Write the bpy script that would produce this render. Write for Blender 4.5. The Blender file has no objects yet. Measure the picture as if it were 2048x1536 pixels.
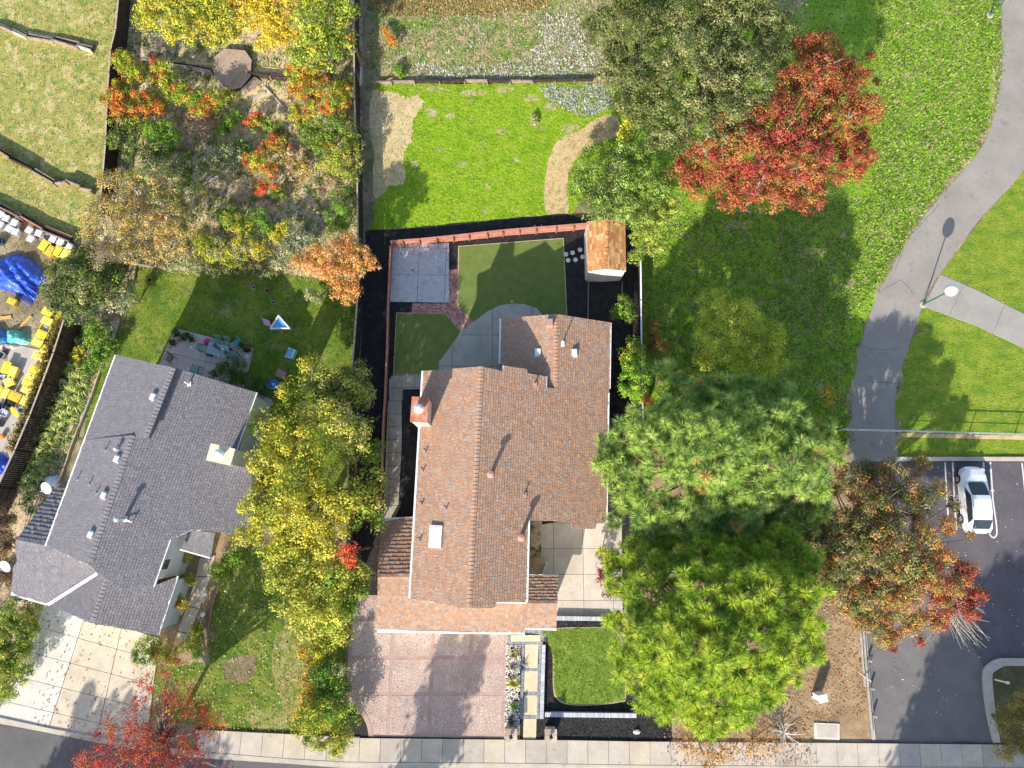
import bpy, math, random
import numpy as np
from mathutils import Vector
from mathutils.geometry import tessellate_polygon
R = math.radians
random.seed(7); RNG = np.random.default_rng(11)
S = bpy.context.scene
COL = S.collection
# ------------------------------------------------------------------ camera
FOC, PITCH, H = 1479.0, R(10.0), 52.0
cam_d = bpy.data.cameras.new('camera'); cam = bpy.data.objects.new('camera', cam_d); COL.objects.link(cam)
cam.location = (0, 0, H); cam.rotation_euler = (PITCH, 0, 0)
cam_d.sensor_width = 36; cam_d.lens = 36*FOC/2048; cam_d.clip_start = .5; cam_d.clip_end = 3000
S.camera = cam
# ------------------------------------------------------------------ sky, sun, exposure
SUN_EL, SUN_AZ = R(28.5), R(202.5)          # azimuth clockwise from north: the sun stands in the south-south-west
w = bpy.data.worlds.new('World'); S.world = w; w.use_nodes = True
nt = w.node_tree; bg = nt.nodes['Background']
sk = nt.nodes.new('ShaderNodeTexSky'); sk.sky_type = 'NISHITA'; sk.sun_disc = False
sk.sun_elevation = SUN_EL; sk.sun_rotation = SUN_AZ
nt.links.new(sk.outputs[0], bg.inputs[0]); bg.inputs[1].default_value = .15
sun_d = bpy.data.lights.new('sun', 'SUN'); sun = bpy.data.objects.new('sun', sun_d); COL.objects.link(sun)
sun_d.energy = 4.3; sun_d.angle = R(.5); sun_d.color = (1, .93, .81)
sv = Vector((math.sin(SUN_AZ)*math.cos(SUN_EL), math.cos(SUN_AZ)*math.cos(SUN_EL), math.sin(SUN_EL)))
sun.rotation_euler = sv.to_track_quat('Z', 'Y').to_euler(); sun.location = sv*80
S.view_settings.view_transform = 'Standard'; S.view_settings.look = 'None'
S.view_settings.gamma = 1; S.view_settings.exposure = .82
SH = np.array([-sv.x, -sv.y])/sv.z          # shadow offset on the ground per metre of height
# ------------------------------------------------------------------ photo point -> place
_c, _s = math.cos(PITCH), math.sin(PITCH)
def ray(px, py):
    return np.array([(px-1024)/FOC, _s-(py-768)/FOC*_c, -_c-(py-768)/FOC*_s])
def G(px, py, z=0.0):
    d = ray(px, py); t = (z-H)/d[2]
    return np.array([d[0]*t, d[1]*t, z])
def plane3(a, b, c):
    A, B, C_ = G(*a), G(*b), G(*c); n = np.cross(B-A, C_-A); n /= np.linalg.norm(n)
    if n[2] < 0: n = -n
    return n, float(n@A)
def on(pl, px, py):
    d = ray(px, py); o = np.array([0, 0, H]); t = (pl[1]-pl[0]@o)/(pl[0]@d); return o+d*t
def mpp(px, py, z=0.0):                     # metres per photo pixel
    return float(np.linalg.norm(G(px+1, py, z)-G(px, py, z)))
# ------------------------------------------------------------------ tagging
def tag(o, label=None, cat=None, group=None, kind=None):
    if label: o['label'] = label
    if cat: o['category'] = cat
    if group: o['group'] = group
    if kind: o['kind'] = kind
    return o
def empty(name, loc, label, cat, group=None, rz=0.0):
    o = bpy.data.objects.new(name, None); COL.objects.link(o); o.location = loc; o.rotation_euler.z = rz
    o.empty_display_size = .3
    return tag(o, label, cat, group)
def copy_tree(o, parent=None):
    c = o.copy(); COL.objects.link(c); c.parent = parent
    for ch in list(o.children): copy_tree(ch, c)
    return c
# ------------------------------------------------------------------ materials
def _ramp(nt, stops, fac):
    r = nt.nodes.new('ShaderNodeValToRGB'); cr = r.color_ramp
    while len(cr.elements) < len(stops): cr.elements.new(.5)
    for e, (p, c) in zip(cr.elements, stops): e.position = p; e.color = (*c, 1)
    nt.links.new(fac, r.inputs[0]); return r.outputs[0]
def _noise(nt, vec, sc, det=4, rough=.6, kind='n'):
    if kind == 'v':
        n = nt.nodes.new('ShaderNodeTexVoronoi'); n.feature = 'DISTANCE_TO_EDGE'
    else:
        n = nt.nodes.new('ShaderNodeTexNoise'); n.inputs['Detail'].default_value = det; n.inputs['Roughness'].default_value = rough
    n.inputs['Scale'].default_value = sc; nt.links.new(vec, n.inputs['Vector']); return n.outputs[0]
def _mix(nt, a, b, f, mode='MIX'):
    m = nt.nodes.new('ShaderNodeMix'); m.data_type = 'RGBA'; m.blend_type = mode
    if isinstance(f, float): m.inputs[0].default_value = f
    else: nt.links.new(f, m.inputs[0])
    nt.links.new(a, m.inputs[6])
    if isinstance(b, tuple): m.inputs[7].default_value = (*b, 1)
    else: nt.links.new(b, m.inputs[7])
    return m.outputs[2]
def M(name, stops, scale=1.0, fine=None, grain=.25, gscale=14, bump=.3, bscale=20, rough=.85, spec=.25, metal=0,
      stretch=None, attr=False, voro=None, wrinkle=None, coat=0, dist=.03):
    """stops: colours blended by a large noise; grain: fine light-dark variation; bump in the relief"""
    m = bpy.data.materials.new(name); m.use_nodes = True; nt = m.node_tree; b = nt.nodes['Principled BSDF']
    b.inputs['Roughness'].default_value = rough; b.inputs['Specular IOR Level'].default_value = spec
    b.inputs['Metallic'].default_value = metal; b.inputs['Coat Weight'].default_value = coat
    geo = nt.nodes.new('ShaderNodeNewGeometry'); vec = geo.outputs['Position']
    if stretch:
        mp = nt.nodes.new('ShaderNodeMapping'); mp.inputs['Rotation'].default_value = (0, 0, stretch[0]); mp.inputs['Scale'].default_value = stretch[1:]
        nt.links.new(vec, mp.inputs[0]); vec = mp.outputs[0]
    n = len(stops)
    if attr:
        at = nt.nodes.new('ShaderNodeAttribute'); at.attribute_name = 'Col'; col = at.outputs['Color']
    elif n == 1:
        rgb = nt.nodes.new('ShaderNodeRGB'); rgb.outputs[0].default_value = (*stops[0], 1); col = rgb.outputs[0]
    else:
        col = _ramp(nt, [(.34+.32*i/(n-1), c) for i, c in enumerate(stops)], _noise(nt, vec, scale, 5, .62))
    if fine:                                # (colour, scale, lo, hi) flecks
        for c, sc, lo, hi in fine:
            f = _ramp(nt, [(lo, (0, 0, 0)), (hi, (1, 1, 1))], _noise(nt, vec, sc, 4, .65)); col = _mix(nt, col, c, f)
    if grain:
        g = _ramp(nt, [(.3, (1-grain,)*3), (.7, (1+grain,)*3)], _noise(nt, vec, gscale, 3, .7)); col = _mix(nt, col, g, 1.0, 'MULTIPLY')
    hgt = _noise(nt, vec, bscale, 4, .7)
    if voro:                                # joints between stamped stones: (scale, colour)
        v = _noise(nt, vec, voro[0], kind='v'); f = _ramp(nt, [(.0, (1, 1, 1)), (.07, (0, 0, 0))], v); col = _mix(nt, col, voro[1], f)
        hgt = _mix(nt, hgt, (0, 0, 0), f)
    if wrinkle:
        hgt = _noise(nt, vec, wrinkle, 2, .5)
    nt.links.new(col, b.inputs['Base Color'])
    if bump:
        bp = nt.nodes.new('ShaderNodeBump'); bp.inputs['Strength'].default_value = bump; bp.inputs['Distance'].default_value = dist
        nt.links.new(hgt, bp.inputs['Height']); nt.links.new(bp.outputs[0], b.inputs['Normal'])
    return m
def leafmat(name, transl=.35, rough=.6):
    m = bpy.data.materials.new(name); m.use_nodes = True; nt = m.node_tree; b = nt.nodes['Principled BSDF']; out = nt.nodes['Material Output']
    at = nt.nodes.new('ShaderNodeAttribute'); at.attribute_name = 'Col'
    b.inputs['Roughness'].default_value = rough; b.inputs['Specular IOR Level'].default_value = .3
    nt.links.new(at.outputs['Color'], b.inputs['Base Color'])
    t = nt.nodes.new('ShaderNodeBsdfTranslucent'); nt.links.new(at.outputs['Color'], t.inputs[0])
    mx = nt.nodes.new('ShaderNodeMixShader'); mx.inputs[0].default_value = transl
    nt.links.new(b.outputs[0], mx.inputs[1]); nt.links.new(t.outputs[0], mx.inputs[2]); nt.links.new(mx.outputs[0], out.inputs[0])
    return m
def P(name, c, rough=.6, metal=0, spec=.4, coat=0): return M(name, [c], grain=.12, gscale=9, bump=.08, bscale=30, rough=rough, metal=metal, spec=spec, coat=coat)
# ------------------------------------------------------------------ mesh building
class MB:
    def __init__(s): s.v = []; s.f = []; s.c = []; s.mi = []; s.col = None; s.m = 0
    def face(s, pts, col=None):
        i = len(s.v); s.v += [tuple(p) for p in pts]; s.f.append(tuple(range(i, i+len(pts)))); s.c.append(col or s.col); s.mi.append(s.m)
    def add(s, vs, fs, col=None):
        i = len(s.v); s.v += [tuple(p) for p in vs]
        for f in fs: s.f.append(tuple(i+k for k in f)); s.c.append(col or s.col); s.mi.append(s.m)
    def box(s, c, d, rz=0, col=None, rx=0, ry=0):
        x, y, z = d[0]/2, d[1]/2, d[2]/2
        vs = [Vector((a*x, b*y, e*z)) for e in (-1, 1) for a, b in ((-1, -1), (1, -1), (1, 1), (-1, 1))]
        from mathutils import Euler
        m = Euler((rx, ry, rz)).to_matrix(); vs = [m@v+Vector(c) for v in vs]
        s.add(vs, [(3, 2, 1, 0), (4, 5, 6, 7), (0, 1, 5, 4), (1, 2, 6, 5), (2, 3, 7, 6), (3, 0, 4, 7)], col)
    def beam(s, p, q, wd, ht, col=None):
        """upright box between two points; wd across, ht down from the line"""
        p, q = np.array(p, float), np.array(q, float); d = q-p; n = np.array([-d[1], d[0], 0]); n /= (np.linalg.norm(n)+1e-9); n *= wd/2
        dn = np.array([0, 0, -ht]); vs = [p+n+dn, p-n+dn, q-n+dn, q+n+dn, p+n, p-n, q-n, q+n]
        s.add(vs, [(0, 1, 2, 3)[::-1], (4, 5, 6, 7), (0, 1, 5, 4), (1, 2, 6, 5), (2, 3, 7, 6), (3, 0, 4, 7)], col)
    def prism(s, pts, z0, z1, col=None, bottom=False):
        pts = [tuple(p[:2]) for p in pts]; A = sum(a[0]*b[1]-b[0]*a[1] for a, b in zip(pts, pts[1:]+pts[:1]))
        if A < 0: pts = pts[::-1]
        n = len(pts); vs = [(*p, z0) for p in pts]+[(*p, z1) for p in pts]
        tri = tessellate_polygon([[Vector((*p, 0)) for p in pts]])
        fs = []
        for t in tri:
            a, b, c = t; cr = (pts[b][0]-pts[a][0])*(pts[c][1]-pts[a][1])-(pts[b][1]-pts[a][1])*(pts[c][0]-pts[a][0])
            if cr < 0: t = (a, c, b)
            fs.append(tuple(k+n for k in t))
        fs += [(i, (i+1) % n, n+(i+1) % n, n+i) for i in range(n)]
        s.add(vs, fs, col)
    def slabup(s, top, th, col=None):
        """solid under a planar outline given in 3D: the outline, dropped th"""
        top = [np.array(p) for p in top]; n = len(top); vs = [p-np.array([0, 0, th]) for p in top]+top
        tri = tessellate_polygon([[Vector((p[0], p[1], 0)) for p in top]]); fs = []
        for t in tri:
            a, b, c = t; cr = (top[b][0]-top[a][0])*(top[c][1]-top[a][1])-(top[b][1]-top[a][1])*(top[c][0]-top[a][0])
            if cr < 0: t = (a, c, b)
            fs.append(tuple(k+n for k in t)); fs.append(tuple(t[::-1]))
        fs += [(i, (i+1) % n, n+(i+1) % n, n+i) for i in range(n)]
        s.add(vs, fs, col)
    def tube(s, p, q, r0, r1=None, n=6, col=None, cap=True):
        p, q = Vector(p), Vector(q); r1 = r0 if r1 is None else r1; d = (q-p)
        if d.length < 1e-6: return
        d.normalize(); u = d.orthogonal().normalized(); w_ = d.cross(u); vs = []
        for c, r in ((p, r0), (q, r1)): vs += [c+(u*math.cos(2*math.pi*i/n)+w_*math.sin(2*math.pi*i/n))*r for i in range(n)]
        fs = [(i, (i+1) % n, n+(i+1) % n, n+i) for i in range(n)]
        if cap: fs += [tuple(range(n))[::-1], tuple(range(n, 2*n))]
        s.add(vs, fs, col)
    def lathe(s, c, prof, n=14, col=None, sx=1, sy=1):
        c = np.array(c, float); vs = []
        for r, z in prof: vs += [(c[0]+sx*r*math.cos(2*math.pi*i/n), c[1]+sy*r*math.sin(2*math.pi*i/n), c[2]+z) for i in range(n)]
        fs = [(k*n+i, k*n+(i+1) % n, (k+1)*n+(i+1) % n, (k+1)*n+i) for k in range(len(prof)-1) for i in range(n)]
        s.add(vs, fs, col)
    def build(s, name, mat, parent=None, origin=None, local=False, smooth=False):
        V = np.array(s.v, float)
        if not local:
            if origin is None:
                if parent is not None:
                    q = parent; o = np.zeros(3)
                    while q is not None: o += np.array(q.location); q = q.parent
                    origin = o
                else: origin = np.array([V[:, 0].mean(), V[:, 1].mean(), V[:, 2].min()])
            V = V-np.array(origin)
        me = bpy.data.meshes.new(name); me.from_pydata(V.tolist(), [], s.f)
        for m in (mat if isinstance(mat, (list, tuple)) else [mat]): me.materials.append(m)
        if any(s.mi): me.polygons.foreach_set('material_index', s.mi)
        if any(c is not None for c in s.c):
            ca = me.color_attributes.new('Col', 'FLOAT_COLOR', 'CORNER'); arr = []
            for f, c in zip(s.f, s.c): arr += [*(c or (.5, .5, .5)), 1]*len(f)
            ca.data.foreach_set('color', arr)
        if smooth: me.polygons.foreach_set('use_smooth', [True]*len(s.f))
        me.update(); o = bpy.data.objects.new(name, me); COL.objects.link(o); o.parent = parent
        if not local and parent is None: o.location = origin
        return o
def npmesh(name, V, F, C, mat, parent=None, origin=None):
    """big triangle/quad mesh from arrays; C one colour per face"""
    k = F.shape[1]; me = bpy.data.meshes.new(name)
    if parent is not None: origin = np.array(parent.location)
    if origin is None: origin = np.array([V[:, 0].mean(), V[:, 1].mean(), 0])
    V = V-origin
    me.vertices.add(len(V)); me.vertices.foreach_set('co', V.astype(np.float32).ravel())
    me.loops.add(F.size); me.loops.foreach_set('vertex_index', F.astype(np.int32).ravel())
    me.polygons.add(len(F)); me.polygons.foreach_set('loop_start', np.arange(0, F.size, k, dtype=np.int32))
    me.materials.append(mat); me.update(calc_edges=True)
    ca = me.color_attributes.new('Col', 'FLOAT_COLOR', 'CORNER')
    cc = np.ones((len(F), k, 4), np.float32); cc[:, :, :3] = C[:, None, :]; ca.data.foreach_set('color', cc.ravel())
    o = bpy.data.objects.new(name, me); COL.objects.link(o); o.parent = parent
    if parent is None: o.location = origin
    return o
def gp(pts, z=0.0): return [G(x, y, z) for x, y in pts]
def rag(pts, amp=.25, step=.6, seed=1):
    """world outline with an uneven edge"""
    rg = random.Random(seed); out = []; n = len(pts)
    for a, b in zip(pts, pts[1:]+pts[:1]):
        a, b = np.array(a[:2]), np.array(b[:2]); L = np.linalg.norm(b-a); k = max(1, min(40, int(L/step)))
        nn = np.array([-(b-a)[1], (b-a)[0]])/(L+1e-9)
        for i in range(k):
            out.append(a+(b-a)*i/k+nn*rg.uniform(-amp, amp)*(1 if L > 1 else .3))
    return out
def spline(pts, k=6):
    """smooth closed outline through photo points"""
    n = len(pts); out = []
    for i in range(n):
        p0, p1, p2, p3 = [np.array(pts[(i+j-1) % n], float) for j in range(4)]
        for t in np.arange(k)/k: out.append(.5*((2*p1)+(-p0+p2)*t+(2*p0-5*p1+4*p2-p3)*t*t+(-p0+3*p1-3*p2+p3)*t**3))
    return out
def openspline(pts, k=6):
    q = [pts[0]]+list(pts)+[pts[-1]]; out = []
    for i in range(len(pts)-1):
        p0, p1, p2, p3 = [np.array(q[i+j], float) for j in range(4)]
        for t in np.arange(k)/k: out.append(.5*((2*p1)+(-p0+p2)*t+(2*p0-5*p1+4*p2-p3)*t*t+(-p0+3*p1-3*p2+p3)*t**3))
    return out+[np.array(pts[-1], float)]
def sheet(name, pts, mat, z=.004, world=False, ragged=0, th=0, parent=None, kind='structure', label=None, seed=1, smooth=False):
    if smooth: pts = spline(pts)
    w_ = pts if world else gp(pts)
    if ragged: w_ = rag(w_, ragged, seed=seed)
    b = MB(); b.prism(w_, z-th if th else z-.003, z); o = b.build(name, mat, parent)
    return tag(o, label, None, None, kind) if kind else o
def clip(poly, cell):
    out = [np.array(p[:2]) for p in poly]
    for a, b in zip(cell, cell[1:]+cell[:1]):
        a, b = np.array(a[:2]), np.array(b[:2]); e = b-a; inp, out = out, []
        if not inp: return []
        def side(p): return e[0]*(p[1]-a[1])-e[1]*(p[0]-a[0])
        for p, q in zip(inp, inp[1:]+inp[:1]):
            sp, sq = side(p), side(q)
            if sp >= 0: out.append(p)
            if (sp >= 0) != (sq >= 0): out.append(p+(q-p)*sp/(sp-sq))
    return out
def area(p): return abs(sum(a[0]*b[1]-b[0]*a[1] for a, b in zip(p, p[1:]+p[:1])))/2 if len(p) > 2 else 0
def slabs(parent, poly_px, origin_px, dx, dy, ang, mats, z=.05, gap=.025, name='slab', world=False, jz=.006, minA=.03, off=0):
    """cut an outline into slabs along a grid; each is its own piece"""
    poly = poly_px if world else gp(poly_px); o = G(*origin_px)[:2]; u = np.array([math.cos(ang), math.sin(ang)]); v = np.array([-u[1], u[0]])
    A = [((np.array(p[:2])-o)@u, (np.array(p[:2])-o)@v) for p in poly]
    i0, i1 = math.floor(min(a[0] for a in A)/dx)-1, math.ceil(max(a[0] for a in A)/dx)+1
    j0, j1 = math.floor(min(a[1] for a in A)/dy)-1, math.ceil(max(a[1] for a in A)/dy)+1; res = []
    for j in range(j0, j1):
        for i in range(i0, i1):
            s = off*(j % 2)*dx; g = gap/2; x0, x1, y0, y1 = i*dx+g+s, (i+1)*dx-g+s, j*dy+g, (j+1)*dy-g
            cell = [o+u*x+v*y for x, y in ((x0, y0), (x1, y0), (x1, y1), (x0, y1))]; c = clip(poly, cell)
            if area(c) > minA:
                b = MB(); b.prism(c, -.02, z+random.uniform(0, jz)); res.append(b.build(name, random.choice(mats), parent))
    return res
def inpoly(X, Y, poly):
    r = np.zeros(len(X), bool); n = len(poly)
    for i in range(n):
        x1, y1 = poly[i][:2]; x2, y2 = poly[(i+1) % n][:2]
        c = ((y1 > Y) != (y2 > Y)) & (X < (x2-x1)*(Y-y1)/((y2-y1) if y2 != y1 else 1e-9)+x1); r ^= c
    return r
def scatter(poly, n):
    P_ = np.array([p[:2] for p in poly]); lo, hi = P_.min(0), P_.max(0); q = RNG.uniform(lo, hi, (int(n*1.0), 2))
    return q[inpoly(q[:, 0], q[:, 1], poly)]
def tufts(name, poly_px, dens, cols, h=.09, r=.05, label=None, z=.0, blades=4, kind='stuff', mat=None):
    poly = gp(poly_px); a = np.array([p[:2] for p in poly]); box = np.prod(a.max(0)-a.min(0)); q = scatter(poly, box*dens)
    n = len(q)
    if not n: return
    base = np.repeat(q, blades, 0)+RNG.normal(0, r, (n*blades, 2)); N = len(base); th = RNG.uniform(0, 2*np.pi, N); ln = RNG.uniform(.3, 1, N)*h
    wd = .35*h*RNG.uniform(.6, 1.2, N); d = np.stack([np.cos(th), np.sin(th)], 1); s = np.stack([-d[:, 1], d[:, 0]], 1)
    V = np.zeros((N, 3, 3)); V[:, 0, :2] = base-s*wd[:, None]; V[:, 1, :2] = base+s*wd[:, None]; V[:, 2, :2] = base+d*(ln*.9)[:, None]
    V[:, :2, 2] = z; V[:, 2, 2] = z+ln*RNG.uniform(.4, 1, N)
    cl = np.array(cols)[RNG.integers(0, len(cols), n)]; C = np.repeat(cl, blades, 0)*RNG.uniform(.75, 1.3, (N, 1))
    o = npmesh(name, V.reshape(-1, 3), np.arange(N*3).reshape(-1, 3), C, mat or LEAF); return tag(o, label, None, None, kind)
def litter(name, poly_px, n, cols, size=.09, z=.02, label=None, kind='stuff'):
    poly = gp(poly_px); a = np.array([p[:2] for p in poly]); q = scatter(poly, n); n = len(q); th = RNG.uniform(0, 6.28, n); sz = size*RNG.uniform(.6, 1.3, n)
    V = np.zeros((n, 4, 3))
    for k in range(4):
        an = th+k*np.pi/2; rr = sz*(.5 if k % 2 else .8)
        V[:, k, 0] = q[:, 0]+np.cos(an)*rr; V[:, k, 1] = q[:, 1]+np.sin(an)*rr; V[:, k, 2] = z+RNG.uniform(0, .05, n)
    C = np.array(cols)[RNG.integers(0, len(cols), n)]*RNG.uniform(.8, 1.2, (n, 1))
    return tag(npmesh(name, V.reshape(-1, 3), np.arange(n*4).reshape(-1, 4), C, LEAF), label, None, None, kind)
# ------------------------------------------------------------------ foliage
LEAF = leafmat('leaf', .24); NEEDLE = leafmat('needle', .15, .55)
BARK = M('bark', [(.09, .065, .045), (.16, .13, .1)], 3, bump=.6, bscale=9)
PALE = M('pale_bark', [(.3, .27, .23), (.42, .38, .33)], 4, bump=.4, bscale=9)
def rdir(n, zmin=-1.0):
    z = RNG.uniform(zmin, 1, n); a = RNG.uniform(0, 2*np.pi, n); s = np.sqrt(1-z*z); return np.stack([s*np.cos(a), s*np.sin(a), z], 1)
def pick(pal, n):
    c = np.array([p[0] for p in pal]); wt = np.array([p[1] for p in pal], float); return c[RNG.choice(len(pal), n, p=wt/wt.sum())]*np.array([1.45, 1.36, 1.02])
def leaves(centres, radii, cols, nl, leaf, jit=.18, flat=.8):
    n = len(centres); C = np.repeat(centres, nl, 0); N = len(C); d = rdir(N, -.55); rr = np.repeat(radii, nl)*RNG.uniform(.35, 1.08, N)
    p = C+d*rr[:, None]*np.array([1, 1, flat]); nr = d*1.1+rdir(N)*.6+np.array([0, 0, .2]); nr /= np.linalg.norm(nr, axis=1)[:, None]
    t = np.cross(nr, rdir(N)); t /= np.linalg.norm(t, axis=1)[:, None]+1e-9; b = np.cross(nr, t)
    L = leaf[0]*RNG.uniform(.6, 1.25, N)[:, None]; W = leaf[1]*RNG.uniform(.6, 1.25, N)[:, None]
    V = np.stack([p-t*L/2, p-b*W/2, p+t*L/2, p+b*W/2], 1).reshape(-1, 3)
    cc = np.repeat(cols, nl, 0)*(1+RNG.normal(0, jit, (N, 1))).clip(.4, 1.8)*(1+RNG.normal(0, .07, (N, 3)))
    return V, cc.clip(.004, .95)
NLEAF = [0]; CV = 3.0
def crown(lobes, pal, cr=.5, dens=1.0, leaf=(.17, .11), cover=1.5, spread=.85, fillin=.35, zmin=-.35, spiky=0):
    """lobes: (px, py, r_px, z[, palette]) -> clump centres, leaf mesh arrays"""
    Vs, Cs, cents = [], [], []
    for lb in lobes:
        px, py, rp, z = lb[:4]; pl = lb[4] if len(lb) > 4 else pal; c = G(px, py, z); r = rp*mpp(px, py, z)
        k = min(cr, r*.55); nc = max(5, int(cover*CV*(r/k)**2)); d = rdir(nc, zmin)
        inner = RNG.uniform(0, 1, nc) < fillin
        rad = np.where(inner, RNG.uniform(.1, .8, nc), RNG.uniform(.82, 1.05+spiky, nc))*(r-k*.3)
        ctr = c+d*rad[:, None]*np.array([1, 1, spread]); ctr[:, 2] = np.maximum(ctr[:, 2], k*.5)
        rk = k*RNG.uniform(.65, 1.25, nc); nl = max(10, int(dens*k*k*4*np.pi*.62/(leaf[0]*leaf[1]*.5)*.3))
        V, C = leaves(ctr, rk, pick(pl, nc)*(1+RNG.normal(0, .12, (nc, 1))), nl, leaf); Vs.append(V); Cs.append(C); cents.append(ctr)
    return np.concatenate(Vs), np.concatenate(Cs), np.concatenate(cents)
def wood(root, base, cents, r, mat, nb=14, top=None, twigs=0, name='trunk'):
    b = MB(); base = np.array(base); ctr = cents.mean(0) if top is None else np.array(top)
    fork = base+(ctr-base)*.45; mid = base+(fork-base)*.5+np.array([random.uniform(-.15, .15), random.uniform(-.15, .15), 0])
    b.tube(base, mid, r*1.25, r, 8); b.tube(mid, fork, r, r*.85, 8); t = b.build(name, mat, root)
    b = MB(); idx = RNG.choice(len(cents), min(nb, len(cents)), replace=False)
    for i in idx:
        e = cents[i]; m = fork+(e-fork)*.5+np.array([random.uniform(-.4, .4), random.uniform(-.4, .4), .25]); b.tube(fork, m, r*.5, r*.28, 5, cap=False); b.tube(m, e, r*.28, r*.08, 4, cap=False)
    for i in RNG.choice(len(cents), min(twigs, len(cents)), replace=False):
        e = cents[i]
        for _ in range(4):
            d = rdir(1, -.1)[0]; b.tube(e, e+d*random.uniform(.4, .9), .018, .006, 3, cap=False)
    if b.v: b.build('branches', mat, t)
def plant(name, label, cat, lobes, pal, group=None, trunk=.0, bark=None, base=None, nb=12, twigs=0, **kw):
    V, C, cents = crown(lobes, pal, **kw)
    bx = cents.mean(0) if base is None else G(*base); loc = (bx[0], bx[1], 0)
    root = empty(name, loc, label, cat, group)
    F = np.arange(len(V)).reshape(-1, 4); npmesh('crown' if trunk else 'foliage', V, F, C, LEAF, root); NLEAF[0] += len(F)
    if trunk: wood(root, loc, cents, trunk, bark or BARK, nb, twigs=twigs)
    else:
        b = MB()
        for i in RNG.choice(len(cents), min(6, len(cents)), replace=False): b.tube((loc[0], loc[1], 0), cents[i], .03, .01, 4, cap=False)
        b.build('stem', bark or BARK, root)
    return root
def pine(name, label, lobes, base, pal, trunk=.3, tr=.5, nn=150, cover=9):
    """crown of round needle balls set over domed boughs"""
    root = empty(name, (*G(*base)[:2], 0), label, 'tree'); cs = []
    for px, py, rp, z in lobes:
        c = G(px, py, z); r = rp*1.12*mpp(px, py, z); n = max(3, int(cover*(r/tr)**2*.62)); d = rdir(n, -.1); rad = np.sqrt(RNG.uniform(.25, 1.0, n))*(r-tr*.3)
        cs.append(c+d*rad[:, None]*np.array([1, 1, .7])+RNG.normal(0, .1, (n, 3)))
    cs = np.concatenate(cs); top_ = cs[:, 2].max()
    keep = []; grid = {}                    # thin out balls that sit inside one another
    for i in np.argsort(-cs[:, 2]):
        k = tuple((cs[i]/.4).astype(int)); ok = True
        for a in (-1, 0, 1):
            for b_ in (-1, 0, 1):
                for c_ in (-1, 0, 1):
                    for q in grid.get((k[0]+a, k[1]+b_, k[2]+c_), ()):
                        if ((cs[i]-cs[q])**2).sum() < .085: ok = False
        if ok: grid.setdefault(k, []).append(i); keep.append(i)
    cs = cs[keep]; n = len(cs); col = pick(pal, n)*(1+RNG.normal(0, .06, (n, 1)))
    N = n*nn; sz = np.repeat(tr*RNG.uniform(.75, 1.12, n), nn); d = rdir(N)+np.array([0, 0, .12]); d /= np.linalg.norm(d, axis=1)[:, None]; s0 = np.repeat(cs, nn, 0)+d*(sz*.12)[:, None]
    side = np.cross(d, rdir(N)); side /= np.linalg.norm(side, axis=1)[:, None]+1e-9
    L = sz*RNG.uniform(.7, 1.0, N); wd = .0165
    V = np.stack([s0-side*wd, s0+side*wd, s0+d*L[:, None]-np.array([0, 0, .03])], 1).reshape(-1, 3)
    C = (np.repeat(col, nn, 0)*(1+RNG.normal(0, .3, (N, 1))).clip(.35, 1.9)).clip(.004, .9); print('pine balls', n)
    npmesh('crown', V, np.arange(N*3).reshape(-1, 3), C, NEEDLE, root); NLEAF[0] += N//2
    ic = []
    for px, py, rp, z in lobes:
        c = G(px, py, z); r = rp*mpp(px, py, z); m_ = int(5*(r/.6)**2)+3; dd = rdir(m_, -.3); ic.append(c+dd*(np.sqrt(RNG.uniform(.05, 1, m_))*(r-.35))[:, None]*np.array([1, 1, .5])-np.array([0, 0, .45]))
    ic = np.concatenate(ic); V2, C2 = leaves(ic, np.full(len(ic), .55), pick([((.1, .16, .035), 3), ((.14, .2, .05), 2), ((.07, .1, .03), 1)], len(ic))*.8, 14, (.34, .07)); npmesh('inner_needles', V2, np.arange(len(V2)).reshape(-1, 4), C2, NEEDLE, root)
    b = MB(); base3 = np.array([*G(*base)[:2], 0]); top = cs[np.argmax(cs[:, 2])]*.3+cs.mean(0)*.7; m = base3+(top-base3)*.5
    b.tube(base3, m, trunk*1.2, trunk*.8, 9); b.tube(m, top, trunk*.8, trunk*.3, 8); t = b.build('trunk', BARK, root)
    b = MB()
    for i in RNG.choice(n, 70, replace=False):
        f = base3+(top-base3)*random.uniform(.45, .95); e = cs[i]; mm = f*.5+e*.5+np.array([0, 0, random.uniform(-.5, .2)])
        b.tube(f, mm, .09, .05, 5, cap=False); b.tube(mm, e, .05, .015, 4, cap=False)
    b.build('branches', BARK, t); return root
def rosette(name, label, cat, px, py, r, col, n=34, group=None, wd=.035, rise=.55, col2=None, z0=0.0):
    p = G(px, py); root = empty(name, (p[0], p[1], z0), label, cat, group); th = RNG.uniform(0, 6.28, n); V = []; C = []
    for i in range(n):
        L = r*random.uniform(.65, 1.1); d = np.array([math.cos(th[i]), math.sin(th[i]), 0]); s = np.array([-d[1], d[0], 0])*wd; rs = rise*random.uniform(.5, 1.2)
        a = d*.03; m = d*L*.5+np.array([0, 0, L*rs]); e = d*L+np.array([0, 0, L*rs*random.uniform(.2, .9)]); b0 = np.array([*p[:2], z0])
        V += [b0+a-s, b0+a+s, b0+m+s*.9, b0+m-s*.9, b0+m-s*.9, b0+m+s*.9, b0+e+s*.12, b0+e-s*.12]
        c = np.array(col if (col2 is None or random.random() < .6) else col2)*random.uniform(.7, 1.35); C += [c, c*1.12]
    npmesh('leaves', np.array(V), np.arange(len(V)).reshape(-1, 4), np.array(C), LEAF, root)
    b = MB(); b.tube((p[0], p[1], z0-.02), (p[0], p[1], z0+.08), .05, .03, 6); b.build('crown_base', BARK, root); return root
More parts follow.
